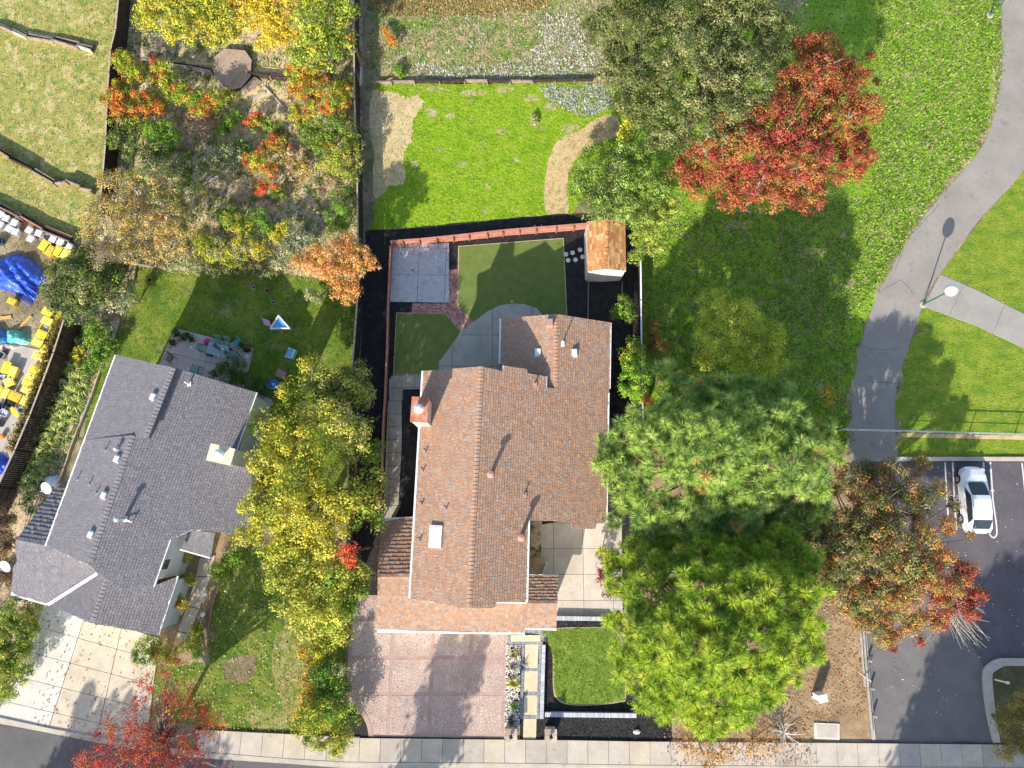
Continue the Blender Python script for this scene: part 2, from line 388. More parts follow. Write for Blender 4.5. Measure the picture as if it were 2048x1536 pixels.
# ================================================================== MATERIALS OF THE GROUND
m_soil = M('soil', [(.19, .14, .08), (.3, .23, .14), (.42, .34, .22)], .35, fine=[((.1, .14, .035), 1.2, .55, .68)], grain=.35, gscale=9, bump=.6)
m_garden = M('garden_soil', [(.38, .27, .165), (.58, .44, .28), (.72, .56, .38)], .6, fine=[((.1, .16, .03), 1.1, .52, .62), ((.13, .08, .05), 3, .55, .7)], grain=.35, gscale=10, bump=.6)
m_dry = M('dry_grass', [(.2, .22, .03), (.42, .35, .12), (.27, .28, .05), (.54, .43, .2), (.32, .3, .07)], .75, fine=[((.13, .23, .035), 1.6, .52, .64), ((.62, .54, .36), 3.2, .6, .72)], grain=.4, gscale=9, bump=.7)
m_field = M('ashy_field', [(.26, .21, .09), (.44, .33, .18), (.22, .24, .07), (.46, .37, .24)], .5, fine=[((.14, .25, .025), .6, .5, .62), ((.62, .58, .55), 1.3, .63, .7)], grain=.45, gscale=9, bump=.8)
m_bright = M('bright_lawn', [(.18, .31, .01), (.26, .4, .014), (.31, .39, .03)], .9, fine=[((.42, .36, .15), 1.1, .6, .7), ((.1, .2, .01), 4, .56, .68)], grain=.45, gscale=8, bump=1.0, bscale=5, dist=.12)
m_park = M('park_grass', [(.13, .25, .015), (.22, .37, .02), (.3, .4, .05)], .5, fine=[((.42, .34, .18), 1.1, .6, .7), ((.06, .14, .012), 3.2, .54, .64)], grain=.5, gscale=8, bump=1.0, bscale=4, dist=.2)
m_mown = M('mown_grass', [(.12, .22, .02), (.2, .28, .02), (.3, .33, .04)], .8, fine=[((.36, .3, .12), 1.3, .6, .72), ((.07, .14, .012), 4, .56, .66)], grain=.4, gscale=9, bump=.9, bscale=6, dist=.1, stretch=(.05, 1, 1.6, 1))
m_lawn = M('lawn', [(.08, .15, .015), (.15, .22, .02), (.26, .27, .05)], .6, fine=[((.3, .24, .11), .7, .57, .68), ((.04, .1, .01), 3, .55, .7)], grain=.4, gscale=10, bump=.8)
m_front = M('front_lawn', [(.13, .21, .02), (.18, .27, .025), (.23, .3, .05)], 1.2, grain=.35, gscale=13, bump=.8)
m_straw = M('straw_path', [(.42, .28, .13), (.62, .44, .24), (.5, .36, .18)], 1.2, grain=.25, gscale=12, bump=.5)
m_sand = M('bare_sand', [(.56, .41, .22), (.68, .51, .3)], 1.0, fine=[((.3, .33, .1), 2.4, .64, .72)], grain=.18, gscale=10, bump=.4)
m_leafdirt = M('leaf_litter_soil', [(.22, .15, .085), (.33, .23, .13), (.44, .33, .2)], .5, fine=[((.42, .18, .08), 6, .62, .7)], grain=.3, gscale=10, bump=.5)
m_mulch = M('black_mulch', [(.017, .015, .015), (.038, .034, .033)], 2, fine=[((.09, .085, .09), 9, .66, .74)], grain=.5, gscale=14, bump=1.0, rough=.75)
m_turf = M('artificial_turf', [(.13, .17, .035), (.165, .21, .05)], 1.4, grain=.14, gscale=15, bump=.35)
def conc(name, a, b_, **k): return M(name, [a, b_], 1.1, fine=[(tuple(x*.6 for x in a), 2.4, .62, .8), (tuple(x*.45 for x in a), 7, .7, .76)], grain=.1, gscale=16, bump=.25, rough=.9, **k)
m_conc = [conc('sidewalk_concrete', (.47, .395, .3), (.57, .49, .38)), conc('sidewalk_concrete_pale', (.46, .4, .33), (.56, .49, .41)), conc('sidewalk_concrete_grey', (.39, .34, .28), (.47, .41, .35))]
m_newc = conc('new_concrete', (.56, .53, .47), (.66, .63, .57)); m_court = [conc('court_concrete', (.5, .43, .35), (.6, .53, .45)), conc('court_concrete_pale', (.54, .47, .39), (.64, .57, .48))]
m_drive = [conc('drive_concrete', (.52, .43, .32), (.64, .55, .43)), conc('drive_concrete_tan', (.5, .42, .32), (.62, .53, .41))]
m_patio = [M('stained_patio', [(.38, .38, .39), (.52, .51, .5), (.42, .42, .43)], 1.4, fine=[((.66, .66, .65), 1.7, .64, .72), ((.2, .21, .23), 1.2, .64, .7)], grain=.1, gscale=16, bump=.2)]
m_arc = [conc('arc_concrete', (.38, .35, .3), (.47, .44, .38))]; m_walk = [conc('side_walk_concrete', (.3, .27, .22), (.45, .41, .34))]
m_terr = [conc('terrace_concrete', (.62, .48, .4), (.7, .56, .48))]
m_path = M('path_asphalt', [(.27, .24, .21), (.34, .305, .27)], .5, fine=[((.2, .185, .17), 1.0, .55, .75), ((.4, .37, .33), 4, .62, .75)], grain=.1, gscale=15, bump=.35)
m_branch = M('branch_path', [(.3, .28, .25), (.37, .34, .3)], .6, grain=.1, gscale=15, bump=.3)
m_lot = M('lot_asphalt', [(.1, .09, .1), (.13, .115, .125)], .6, fine=[((.16, .15, .15), 2.5, .62, .72)], grain=.2, gscale=14, bump=.4)
m_road = M('road_asphalt', [(.11, .105, .105), (.15, .14, .135)], .5, grain=.16, gscale=14, bump=.4); m_tar = M('tar_seam', [(.02, .02, .022)], grain=.2)
m_kerb = conc('kerb_concrete', (.4, .36, .3), (.5, .45, .38)); m_white = P('white_paint', (.8, .8, .78)); m_line = M('line_paint', [(.6, .58, .55), (.75, .73, .7)], 6, fine=[((.12, .11, .11), 7, .62, .68)], grain=.1)
m_stamp = [M(n, [a, b_], .8, fine=[((.62, .5, .38), 1.3, .58, .7), ((.27, .17, .15), 5, .62, .74)], grain=.14, gscale=12, voro=(5.6, (.34, .21, .18)), bump=.8, bscale=8) for n, a, b_ in
           (('stamped_pink', (.46, .335, .285), (.58, .45, .37)), ('stamped_rose', (.44, .32, .28), (.54, .42, .355)), ('stamped_cream', (.5, .385, .31), (.62, .5, .4)))]
m_band = M('stamped_band', [(.4, .26, .215), (.48, .33, .275)], 1, grain=.12, bump=.3)
m_wood = M('weathered_timber', [(.2, .15, .11), (.33, .26, .2)], 3, grain=.35, gscale=12, bump=.6); m_grey_wood = M('grey_timber', [(.36, .33, .29), (.5, .46, .41)], 3, grain=.25, bump=.5)
m_dark_wood = M('dark_fence_wood', [(.03, .022, .018), (.065, .045, .035)], 3, grain=.3, bump=.5); m_top = M('fence_cap_wood', [(.38, .28, .22), (.52, .41, .33)], 3, grain=.25)
m_red_wood = M('redwood_stain', [(.42, .17, .12), (.55, .25, .18)], 2.5, grain=.2, bump=.4); m_edge = M('edging_timber', [(.4, .29, .18), (.58, .45, .3)], 3, grain=.25, bump=.4)
m_brick = [M('brick_'+n, [a], grain=.25, gscale=14, bump=.4) for n, a in (('rose', (.42, .2, .16)), ('red', (.36, .14, .1)), ('pale', (.5, .29, .24)))]
m_rock = M('white_rock', [(.7, .66, .6)], attr=True, grain=.15, bump=.4)
# ================================================================== GROUND SHEETS
b = MB(); b.prism([(-400, -400), (400, -400), (400, 400), (-400, 400)], -.4, 0); tag(b.build('ground', m_soil, origin=(0, 0, 0)), kind='structure')
NWF = [(-250, -250), (237, -250), (237, 0), (224, 90), (217, 200), (207, 365), (198, 480), (150, 478), (0, 408), (-250, 330)]
sheet('hillside_field', NWF, m_dry, .008, ragged=.12)
NWG = [(262, -250), (722, -250), (728, 470), (725, 600), (560, 545), (270, 535), (207, 470), (212, 365), (225, 90)]
sheet('garden_bed', NWG, m_garden, .008, ragged=.1)
ASH = [(735, -250), (1330, -250), (1280, 165), (735, 166)]
sheet('ashy_field', ASH, m_field, .008, ragged=.15)
LWN = [(736, 166), (1250, 166), (1245, 300), (1140, 432), (1060, 432), (905, 449), (733, 463)]
sheet('bright_lawn', LWN, m_bright, .008, ragged=.06)
b = MB()
sheet('fence_foot_dirt', [(720, 168), (746, 170), (748, 300), (752, 400), (738, 462), (724, 462)], m_soil, .0115, ragged=.2)
sheet('bare_sand', [(741, 190), (790, 186), (815, 195), (838, 190), (846, 212), (828, 238), (826, 262), (818, 290), (806, 308), (808, 366), (780, 372), (750, 395), (745, 300)], m_sand, .013, ragged=.4, smooth=True)
sheet('straw_path', [(1232, 232), (1195, 236), (1158, 262), (1120, 278), (1096, 325), (1091, 422), (1135, 427), (1134, 370), (1150, 320), (1200, 285), (1240, 270)], m_straw, .013, ragged=.1, smooth=True)
PRK = [(1240, -250), (2100, -250), (2012, 0), (2010, 130), (1995, 220), (1965, 300), (1852, 430), (1785, 540), (1733, 650), (1708, 780), (1703, 920), (1290, 925), (1285, 530), (1250, 430), (1240, 166)]
sheet('park_grass', PRK, m_park, .012, ragged=.08)
sheet('leafy_dirt', [(1240, 840), (1500, 880), (1710, 900), (1712, 1000), (1727, 1220), (1742, 1484), (1270, 1484), (1285, 1100)], m_leafdirt, .015, ragged=.05)
sheet('mown_grass', [(2600, -100), (2200, 165), (2055, 332), (1962, 440), (1882, 546), (1955, 580), (2048, 627), (2600, 900)], m_mown, .008)
sheet('mown_grass', [(1846, 610), (1955, 653), (2048, 698), (2600, 980), (2600, 916), (1790, 916), (1790, 780), (1815, 700)], m_mown, .008)
m_patch = M('worn_turf', [(.36, .3, .13), (.5, .4, .22), (.24, .28, .05)], 1.6, fine=[((.2, .32, .02), 2.2, .5, .6)], grain=.35, gscale=9, bump=.7)
for k, (x, y, rx, ry) in enumerate([(870, 178, 26, 6), (945, 186, 30, 7), (1010, 180, 24, 6), (1060, 196, 22, 7), (862, 225, 16, 9), (1100, 215, 16, 8), (900, 232, 10, 6), (1068, 242, 9, 12), (880, 300, 8, 5), (925, 330, 12, 7), (1000, 262, 10, 5), (830, 330, 10, 8), (975, 372, 9, 5), (1140, 258, 22, 9), (1035, 318, 8, 6)]):
    sheet('worn_patch', [(x+rx*math.cos(t*.7854)*random.uniform(.7, 1.2), y+ry*math.sin(t*.7854)*random.uniform(.7, 1.2)) for t in range(8)], m_patch, .0122+.0001*k, ragged=.16, seed=k, smooth=True)
for k, (x, y, rx, ry) in enumerate([(1625, 505, 34, 14), (1480, 450, 40, 10), (1690, 470, 16, 8), (1580, 560, 18, 12), (1820, 150, 14, 10), (1890, 320, 16, 9), (1985, 170, 9, 34), (1940, 330, 18, 16), (1640, 780, 10, 24), (1700, 560, 10, 20), (1830, 420, 18, 8), (1600, 610, 14, 18)]):
    sheet('worn_patch', [(x+rx*math.cos(t*.7854)*random.uniform(.6, 1.2), y+ry*math.sin(t*.7854)*random.uniform(.6, 1.2)) for t in range(8)], m_patch, .0162+.0001*k, ragged=.3, seed=k+40, smooth=True)
# paths and car park
pl_ = [(2010, -250), (2002, 0), (2005, 120), (1990, 220), (1960, 300), (1850, 430), (1780, 540), (1732, 650), (1706, 780), (1701, 922)]
pr_ = [(1790, 922), (1792, 780), (1815, 700), (1845, 612), (1878, 547), (1962, 435), (2055, 328), (2130, 150), (2150, -250)]
sheet('path', openspline(pl_, 5)+openspline(pr_, 5), m_path, .03, th=.2)
sheet('branch_path', [(1880, 549), (1955, 581), (2048, 628), (2600, 905), (2600, 985), (2048, 697), (1955, 653), (1847, 613)], m_branch, .034, th=.2)
sheet('path_edge_dirt', [(x-7, y) for x, y in pl_[1:]]+[(x+4, y) for x, y in pr_[:5]]+[(x-60, y) for x, y in pr_[5:-1]], m_soil, .0165, ragged=.3)
b = MB()
for line in ([(1718, 560), (1760, 585), (1800, 560), (1830, 588)], [(1712, 690), (1760, 700), (1803, 697)], [(1790, 540), (1810, 480), (1850, 440), (1880, 410)], [(1730, 762), (1792, 768)], [(1868, 548), (1846, 600)],
             [(1925, 572), (1900, 628)], [(2010, 610), (1985, 670)]):
    q = [G(x, y, .038) for x, y in line]
    for p0, p1 in zip(q, q[1:]):
        k = 5; pp = [p0+(p1-p0)*i/k+np.array([random.uniform(-.07, .07), random.uniform(-.07, .07), 0]) for i in range(k+1)]; pp[0] = p0; pp[-1] = p1
        for a_, c_ in zip(pp, pp[1:]): b.beam(a_, c_, .017, .003)
tag(b.build('path_cracks', m_tar), 'thin dark cracks wandering across the park path', kind='stuff')
LOT = [(1700, 924), (2600, 924), (2600, 1760), (2300, 1640), (2048, 1486), (1742, 1484), (1726, 1215), (1703, 1000)]
sheet('car_park', LOT, m_lot, .02, th=.1)
sheet('car_park_entrance', [(1742, 1484), (1726, 1215), (1735, 1170), (1790, 1150), (1870, 1185), (1930, 1260), (1968, 1335), (1975, 1420), (1990, 1484)], M('worn_sunlit_asphalt', [(.15, .138, .135), (.19, .178, .172)], .6, grain=.12, gscale=16, bump=.4), .028, th=.1, ragged=.1)  # paler worn asphalt, cut along the shade edge: sunlight partly painted in
ROAD = [(-600, 1340), (-120, 1420), (0, 1450), (100, 1466), (200, 1488), (330, 1508), (402, 1517), (512, 1522), (660, 1530), (1024, 1538), (1700, 1543), (2300, 1545), (2700, 1545), (2700, 1900), (1024, 1930), (-600, 1800)]
sheet('road', ROAD, m_road, .012, th=.1)
# verge and pavement across the road, out of the picture
sheet('far_pavement', [(-600, 1800), (1024, 1930), (2700, 1900), (2700, 1990), (1024, 2020), (-600, 1900)], m_conc[0], .1, th=.2)
sheet('far_verge', [(-600, 1900), (1024, 2020), (2700, 1990), (2700, 3300), (-600, 3300)], m_lawn, .05, th=.2)
# left neighbour
sheet('neighbour_yard_soil', [(-400, 330), (0, 408), (150, 478), (165, 520), (158, 640), (150, 660), (60, 860), (0, 1010), (-400, 1400)], m_soil, .008)
sheet('concrete_pad', [(20, 697), (45, 692), (88, 702), (112, 690), (92, 760), (62, 850), (20, 950), (-160, 1300), (-200, 1150), (-90, 1000), (10, 752)], conc('pad_concrete', (.42, .36, .33), (.52, .46, .42)), .05, th=.1)
YRD = [(272, 533), (400, 547), (560, 548), (712, 565), (708, 740), (705, 1000), (560, 1000), (300, 900), (160, 905), (182, 800), (240, 640)]
sheet('back_lawn', YRD, m_lawn, .012, ragged=.05)
sheet('side_bed', [(150, 655), (240, 640), (182, 800), (118, 970), (100, 1030), (0, 1060), (20, 990), (62, 880), (115, 760)], m_garden, .016)
tufts('side_bed_greens', [(150, 660), (232, 645), (180, 790), (116, 960), (40, 1020), (60, 900), (115, 770)], 40, [(.12, .22, .03), (.2, .3, .05), (.26, .3, .08)], .22, .14, label='low green growth between the strap leaved clumps')
sheet('weedy_verge', [(-400, 900), (0, 1010), (60, 1000), (110, 960), (110, 1220), (90, 1240), (-20, 1420), (-400, 1350)], m_garden, .006)
FRL = [(436, 1112), (500, 1095), (600, 1100), (690, 1130), (690, 1476), (581, 1467), (512, 1465), (442, 1460), (270, 1430), (265, 1300), (420, 1330), (415, 1250), (432, 1180)]
sheet('leafy_lawn', FRL, m_lawn, .012, ragged=.05)
m_thin = M('thin_grass', [(.2, .22, .04), (.3, .28, .09), (.36, .3, .14)], .9, fine=[((.14, .2, .02), 2, .5, .62)], grain=.4, gscale=9, bump=.7)
for k, q_ in enumerate(([(560, 1262), (612, 1280), (620, 1380), (600, 1450), (560, 1400), (545, 1320)], [(455, 1320), (500, 1310), (512, 1345), (478, 1365), (450, 1350)], [(490, 1425), (560, 1418), (590, 1450), (520, 1462)], [(570, 1300), (600, 1310), (590, 1350), (565, 1340)])): sheet('worn_lawn_patch', q_, m_thin if k != 1 else m_soil, .013+.0012*k, ragged=.35, seed=k+3, smooth=True)
sheet('entry_bed', [(330, 1300), (318, 1268), (360, 1150), (400, 1050), (440, 1060), (470, 1080), (436, 1130), (418, 1250), (415, 1300), (380, 1330), (270, 1330)], m_leafdirt, .016)
sheet('side_concrete', [(513, 785), (545, 800), (512, 935), (470, 930), (480, 850)], conc('pale_side_concrete', (.5, .5, .48), (.6, .6, .57)), .03, th=.05)
# main lot
MUL = [(731, 461), (800, 458), (905, 447), (1030, 436), (1130, 427), (1180, 440), (1262, 460), (1283, 530), (1290, 835), (1290, 1100), (1240, 1240), (1060, 1265), (700, 1265), (690, 1240), (712, 1000), (722, 700)]
sheet('black_mulch', MUL, m_mulch, .018, ragged=.03)
FM = [(1040, 1236), (1330, 1236), (1345, 1482), (1040, 1482)]
sheet('front_mulch', FM, m_mulch, .019)
FL = [(1080, 1263), (1112, 1258), (1160, 1256), (1213, 1257), (1234, 1268), (1246, 1300), (1250, 1390), (1236, 1402), (1190, 1408), (1138, 1407), (1114, 1394), (1108, 1370), (1107, 1310), (1099, 1290), (1088, 1282)]
sheet('front_lawn_kerb', [(x+(-2.2 if x < 1170 else 2.2), y+(-2 if y < 1330 else 2)) for x, y in FL], m_edge, .05, th=.06, smooth=True)
sheet('front_lawn', FL, m_front, .06, smooth=True)
TA = [(918, 494), (1126, 478), (1134, 660), (1098, 660), (1087, 628), (1075, 618), (1050, 609), (1025, 607), (1000, 611), (975, 623), (946, 643), (917, 613)]
TB = [(794, 627), (890, 628), (922, 664), (880, 722), (877, 748), (788, 748)]
def grow(pts, k):
    cx, cy = sum(p[0] for p in pts)/len(pts), sum(p[1] for p in pts)/len(pts)
    return [(x+k*(x-cx)/math.hypot(x-cx, y-cy), y+k*(y-cy)/math.hypot(x-cx, y-cy)) for x, y in pts]
for T in (TA, TB):
    sheet('turf_kerb', grow(T, 2.2), m_edge, .05, th=.06); sheet('artificial_turf', T, m_turf, .056)
# ---- slab work
def group_root(name, px, py): o = bpy.data.objects.new(name, None); COL.objects.link(o); o.location = (*G(px, py)[:2], 0); return tag(o, kind='structure')
def slab_field(name, poly, origin, dx, dy, ang, mats, z=.05, bed=None, bedz=.03, **k):
    base = sheet(name, poly, bed or m_tar, bedz, th=.06); s = slabs(None, poly, origin, dx, dy, ang, mats, z, **k)
    for o in s:
        o.parent = base; o.location = Vector(o.location)-Vector(base.location)
    return base
angp = lambda a, b_: math.atan2(*(lambda d: (d[1], d[0]))(G(*b_)[:2]-G(*a)[:2]))
slab_field('patio', [(783, 493), (898, 486), (898, 606), (780, 604)], (780, 604), 1.98, 2.08, angp((780, 604), (898, 606)), m_patio)
slab_field('curved_patio', [(905, 690), (922, 664), (948, 643), (975, 623), (1000, 611), (1025, 607), (1050, 609), (1075, 618), (1095, 640), (1095, 765), (878, 765), (878, 724)], (985, 670), 2.9, 2.3, 0, m_arc, z=.06)
slab_field('side_walkway', [(784, 751), (850, 750), (850, 778), (806, 779), (803, 900), (797, 1008), (780, 1038), (766, 1038), (772, 900), (778, 760)], (778, 751), .92, .92, angp((778, 751), (850, 749)), m_walk)
slab_field('courtyard', [(1080, 1050), (1243, 1020), (1245, 1232), (1080, 1232)], (1107, 1097), 2.02, 1.72, angp((1107, 1097), (1175, 1097)), m_court)
slab_field('terrace', [(349, 656), (508, 697), (488, 775), (318, 735)], (412, 724), 3.0, 2.4, angp((340, 705), (460, 735)), m_terr)
# pavement in two runs, then kerb and gutter
sa = angp((1010, 1478), (1700, 1485))
slab_field('pavement', [(690, 1472), (747, 1474), (1010, 1477), (1280, 1482), (1700, 1485), (1975, 1487), (2600, 1492), (2600, 1536), (1700, 1531), (1280, 1528), (1000, 1524), (690, 1522)], (1051, 1478), 1.36, 3.0, sa, m_conc, z=.15, bedz=.12, off=0)
slab_field('pavement', [(442, 1460), (512, 1464), (581, 1467), (690, 1472), (690, 1522), (574, 1515), (400, 1501), (392, 1456)], (442, 1460), 1.42, 3.4, angp((442, 1460), (690, 1472)), m_conc, z=.15, bedz=.12)
def ribbon(name, a, b_, mat, z, th, parent=None): sheet(name, list(a)+list(b_)[::-1], mat, z, th=th, parent=parent)
ka = [(-400, 1350), (-120, 1400), (0, 1433), (100, 1455), (200, 1473), (330, 1494), (400, 1502), (574, 1516), (690, 1523), (1000, 1525), (1280, 1529), (1700, 1532), (2600, 1537)]
kb = [(x, y+5) for x, y in ka]; kc = [(-400, 1362), (-120, 1414), (0, 1447), (100, 1466), (200, 1486), (330, 1506), (402, 1516), (574, 1527), (690, 1536), (1000, 1546), (1280, 1550), (1700, 1553), (2600, 1558)]
ribbon('kerb', ka, kb, conc('kerb_top', (.44, .39, .32), (.54, .48, .4)), .16, .2); ribbon('gutter', kb, kc, m_kerb, .03, .1)
# lot kerbs
ribbon('lot_kerb', [(1790, 914), (2600, 914)], [(1790, 922), (2600, 924)], m_conc[1], .15, .2)
isl = openspline([(1984, 1484), (1970, 1420), (1963, 1350), (1974, 1327), (2000, 1316), (2048, 1316), (2600, 1316)], 5); isl2 = openspline([(1998, 1484), (1988, 1420), (1982, 1355), (1990, 1340), (2010, 1331), (2048, 1331), (2600, 1331)], 5)
sheet('island_bed', [tuple(p) for p in isl2]+[(2600, 1484)], M('island_soil', [(.06, .07, .025), (.13, .1, .05)], 1, grain=.4, bump=.7), .1, th=.2)
ribbon('island_kerb', isl, isl2, m_kerb, .16, .25)
# parking bay lines
b = MB()
def pl(*q):
    q = [G(x, y, .026) for x, y in q]
    for a_, c_ in zip(q, q[1:]): b.beam(a_, c_, .1, .003)
pl((1890, 924), (1894, 1000), (1897, 1040)); pl((1905, 924), (1909, 1000), (1913, 1060)); pl((1967, 924), (1969, 960), (1978, 1060), (1980, 1070), (1985, 1075), (1990, 1075), (1994, 1068), (1993, 1050), (1986, 1000), (1981, 924)); pl((2044, 926), (2052, 1000), (2060, 1070)); pl((2062, 926), (2070, 1000), (2078, 1070)); pl((2130, 926), (2150, 1070)); pl((2146, 926), (2166, 1070))
tag(b.build('parking_lines', m_line), kind='structure')
# concrete apron of the grey house, slabs in a fan
TL, TR, BR, BL = (92, 1206), (320, 1276), (292, 1500), (-6, 1433)
drv = sheet('neighbour_driveway', [TL, TR, (272, 1330), (262, 1400), BR, (200, 1474), (100, 1456), BL], m_tar, .05, th=.1)
us, vs = [0, .35, .67, 1.0], [0, .2, .42, .64, .86, 1.0]
def bil(u, v): return tuple((np.array(TL)*(1-u)+np.array(TR)*u)*(1-v)+(np.array(BL)*(1-u)+np.array(BR)*u)*v)
for i in range(3):
    for j in range(5):
        c = [bil(u, v) for u, v in ((us[i]+.002, vs[j]+.002), (us[i+1]-.002, vs[j]+.002), (us[i+1]-.002, vs[j+1]-.002), (us[i]+.002, vs[j+1]-.002))]
        q = MB(); q.prism(gp(c), 0, .075+.004*random.random()); q.build('slab', m_newc if i == 0 else random.choice(m_drive), drv)
# pink stamped driveway
dry = sheet('stamped_driveway', [(713, 1190), (760, 1190), (760, 1240), (1017, 1240), (1010, 1475), (690, 1472), (697, 1300)], m_band, .05, th=.1)
xt, xb, ys = [704, 787, 869, 945, 1013], [692, 776, 858, 932, 1006], [1238, 1314, 1387, 1471]
for j in range(3):
    for i in range(4):
        def X(i, y): t = (y-1238)/233; return xt[i]*(1-t)+xb[i]*t
        y0, y1 = ys[j]+4, ys[j+1]-3; c = [(X(i, y0)+3.5, y0), (X(i+1, y0)-3.5, y0), (X(i+1, y1)-3.5, y1), (X(i, y1)+3.5, y1)]
        q = MB(); q.prism(gp(c), 0, .062); q.build('stamped_panel', random.choice(m_stamp), dry)
q = MB(); q.prism(gp([(716, 1194), (756, 1194), (756, 1232), (706, 1232)]), 0, .062); q.build('stamped_panel', m_stamp[1], dry)
arc = openspline([(688, 1404), (706, 1407), (727, 1420), (741, 1444), (748, 1474)], 5); arc2 = openspline([(688, 1411), (702, 1414), (720, 1426), (733, 1448), (738, 1474)], 5)
ribbon('stamped_edge_band', arc, arc2, m_band, .075, .08); sheet('corner_mulch', [tuple(p) for p in arc2]+[(685, 1474)], m_mulch, .07, th=.05)
# brick path: every brick, joined
def brickwork(name, poly, ang, mats, dx=.23, dy=.115, z=.05, label=None, parent=None, gap=.014, bond=.5):
    P_ = gp(poly); o = P_[0][:2]; u = np.array([math.cos(ang), math.sin(ang)]); v = np.array([-u[1], u[0]]); b = MB()
    A = [((np.array(p[:2])-o)@u, (np.array(p[:2])-o)@v) for p in P_]
    for j in range(math.floor(min(a[1] for a in A)/dy)-1, math.ceil(max(a[1] for a in A)/dy)+1):
        for i in range(math.floor(min(a[0] for a in A)/dx)-2, math.ceil(max(a[0] for a in A)/dx)+1):
            x0, y0 = i*dx+(bond*dx if j % 2 else 0), j*dy; g = gap/2
            c = clip(P_, [o+u*x+v*y for x, y in ((x0+g, y0+g), (x0+dx-g, y0+g), (x0+dx-g, y0+dy-g), (x0+g, y0+dy-g))])
            if area(c) > dx*dy*.15: b.m = random.randrange(len(mats)); b.prism(c, z-.04, z+random.uniform(-.004, .006))
    return tag(b.build(name, mats, parent), label, kind='stuff')
bb = [[(897, 541), (917, 538), (917, 612), (897, 612)], [(825, 607), (897, 607), (897, 628), (823, 627)], [(897, 607), (917, 612), (948, 643), (923, 663), (890, 628)]]
for k, (q, a_) in enumerate(zip(bb, (math.pi/2, 0, -.76))): sheet('brick_path_bed', q, conc('mortar%d' % k, (.4, .36, .32), (.5, .46, .42)), .034, th=.05); brickwork('brick_path', q, a_, m_brick, label=('rose brick path running beside the turf', 'rose brick path below the stained patio', 'rose brick path slanting to the curved patio')[k])
# front walk: cream pads and blue-grey borders
m_pad = M('cream_pad', [(.56, .47, .3), (.66, .57, .4)], 2, grain=.12, bump=.3); m_pav = [M('paver_'+n, [a], grain=.15, bump=.3) for n, a in (('grey', (.3, .31, .34)), ('blue', (.24, .26, .3)), ('light', (.36, .36, .38)))]
m_cap = [M('cap_'+n, [a], grain=.1, bump=.2) for n, a in (('pale', (.52, .52, .56)), ('white', (.62, .62, .64)), ('silver', (.47, .48, .52)))]
sheet('front_walk_bed', [(1015, 1268), (1092, 1268), (1084, 1438), (1076, 1478), (1046, 1478), (1040, 1440), (1044, 1289), (1015, 1289)], m_tar, .04, th=.05)
fw = group_root('front_walk', 1060, 1370)
for c in ([(1021, 1270), (1080, 1270), (1082, 1283), (1021, 1283)], [(1050, 1289), (1077, 1289), (1075, 1336), (1049, 1336)], [(1049, 1342), (1076, 1342), (1074, 1383), (1048, 1383)], [(1048, 1390), (1075, 1390), (1074, 1430), (1047, 1429)], [(1047, 1437), (1073, 1437), (1072, 1477), (1046, 1477)]):
    q = MB(); q.prism(gp(c), 0, .07); q.build('cream_pad', m_pad, fw)
for c, a_ in (([(1015, 1283), (1086, 1283), (1086, 1289), (1015, 1289)], 1.571), ([(1043, 1289), (1049, 1289), (1046, 1437), (1040, 1437)], 0), ([(1077, 1289), (1083, 1289), (1078, 1437), (1073, 1437)], 0), ([(1049, 1336), (1077, 1336), (1076, 1342), (1049, 1342)], 1.571),
              ([(1049, 1383), (1077, 1383), (1076, 1390), (1049, 1390)], 1.571), ([(1047, 1430), (1075, 1430), (1074, 1437), (1047, 1437)], 1.571), ([(1015, 1268), (1020, 1268), (1020, 1283), (1015, 1283)], 0), ([(1046, 1258), (1078, 1258), (1092, 1268), (1092, 1283), (1084, 1283), (1080, 1268), (1046, 1265)], 1.571)):
    o = brickwork('border_pavers', c, a_, m_pav, dx=.2, dy=.1, z=.075, bond=0); o.parent = fw; o.location -= fw.location
def lowwall(label, poly, a_, z=.35):
    P_ = gp(poly, z); c = np.mean(P_, 0); root = empty('paver_wall', (c[0], c[1], 0), label, 'garden wall', 'low pale paver walls round the front lawn')
    b = MB(); b.prism(P_, 0, z-.06); b.build('wall_face', m_pav[0], root)
    o = MB(); P0 = P_[0][:2]; u = np.array([math.cos(a_), math.sin(a_)]); v = np.array([-u[1], u[0]]); dx = .11
    A = [((np.array(p[:2])-P0)@u, (np.array(p[:2])-P0)@v) for p in P_]; y0, y1 = min(a[1] for a in A)-.1, max(a[1] for a in A)+.1; i = math.floor(min(a[0] for a in A)/dx)-1
    while i*dx < max(a[0] for a in A)+dx:
        c = clip(P_, [P0+u*x+v*y for x, y in ((i*dx+.008, y0), ((i+1)*dx-.008, y0), ((i+1)*dx-.008, y1), (i*dx+.008, y1))]); i += 1
        if area(c) > .004: o.m = random.randrange(3); o.prism(c, z-.06, z+random.uniform(-.003, .005))
    tag(o.build('cap_stones', m_cap, root), kind='stuff')
lowwall('low pale paver wall between courtyard and front lawn', [(1112, 1232), (1216, 1234), (1216, 1242), (1112, 1241)], 0)
lowwall('low pale paver wall between cream walk and black mulch', [(1084, 1290), (1091, 1290), (1087, 1438), (1079, 1438)], math.pi/2)
lowwall('low pale paver wall below the rounded front lawn', [(1090, 1425), (1273, 1427), (1273, 1436), (1090, 1434)], 0)
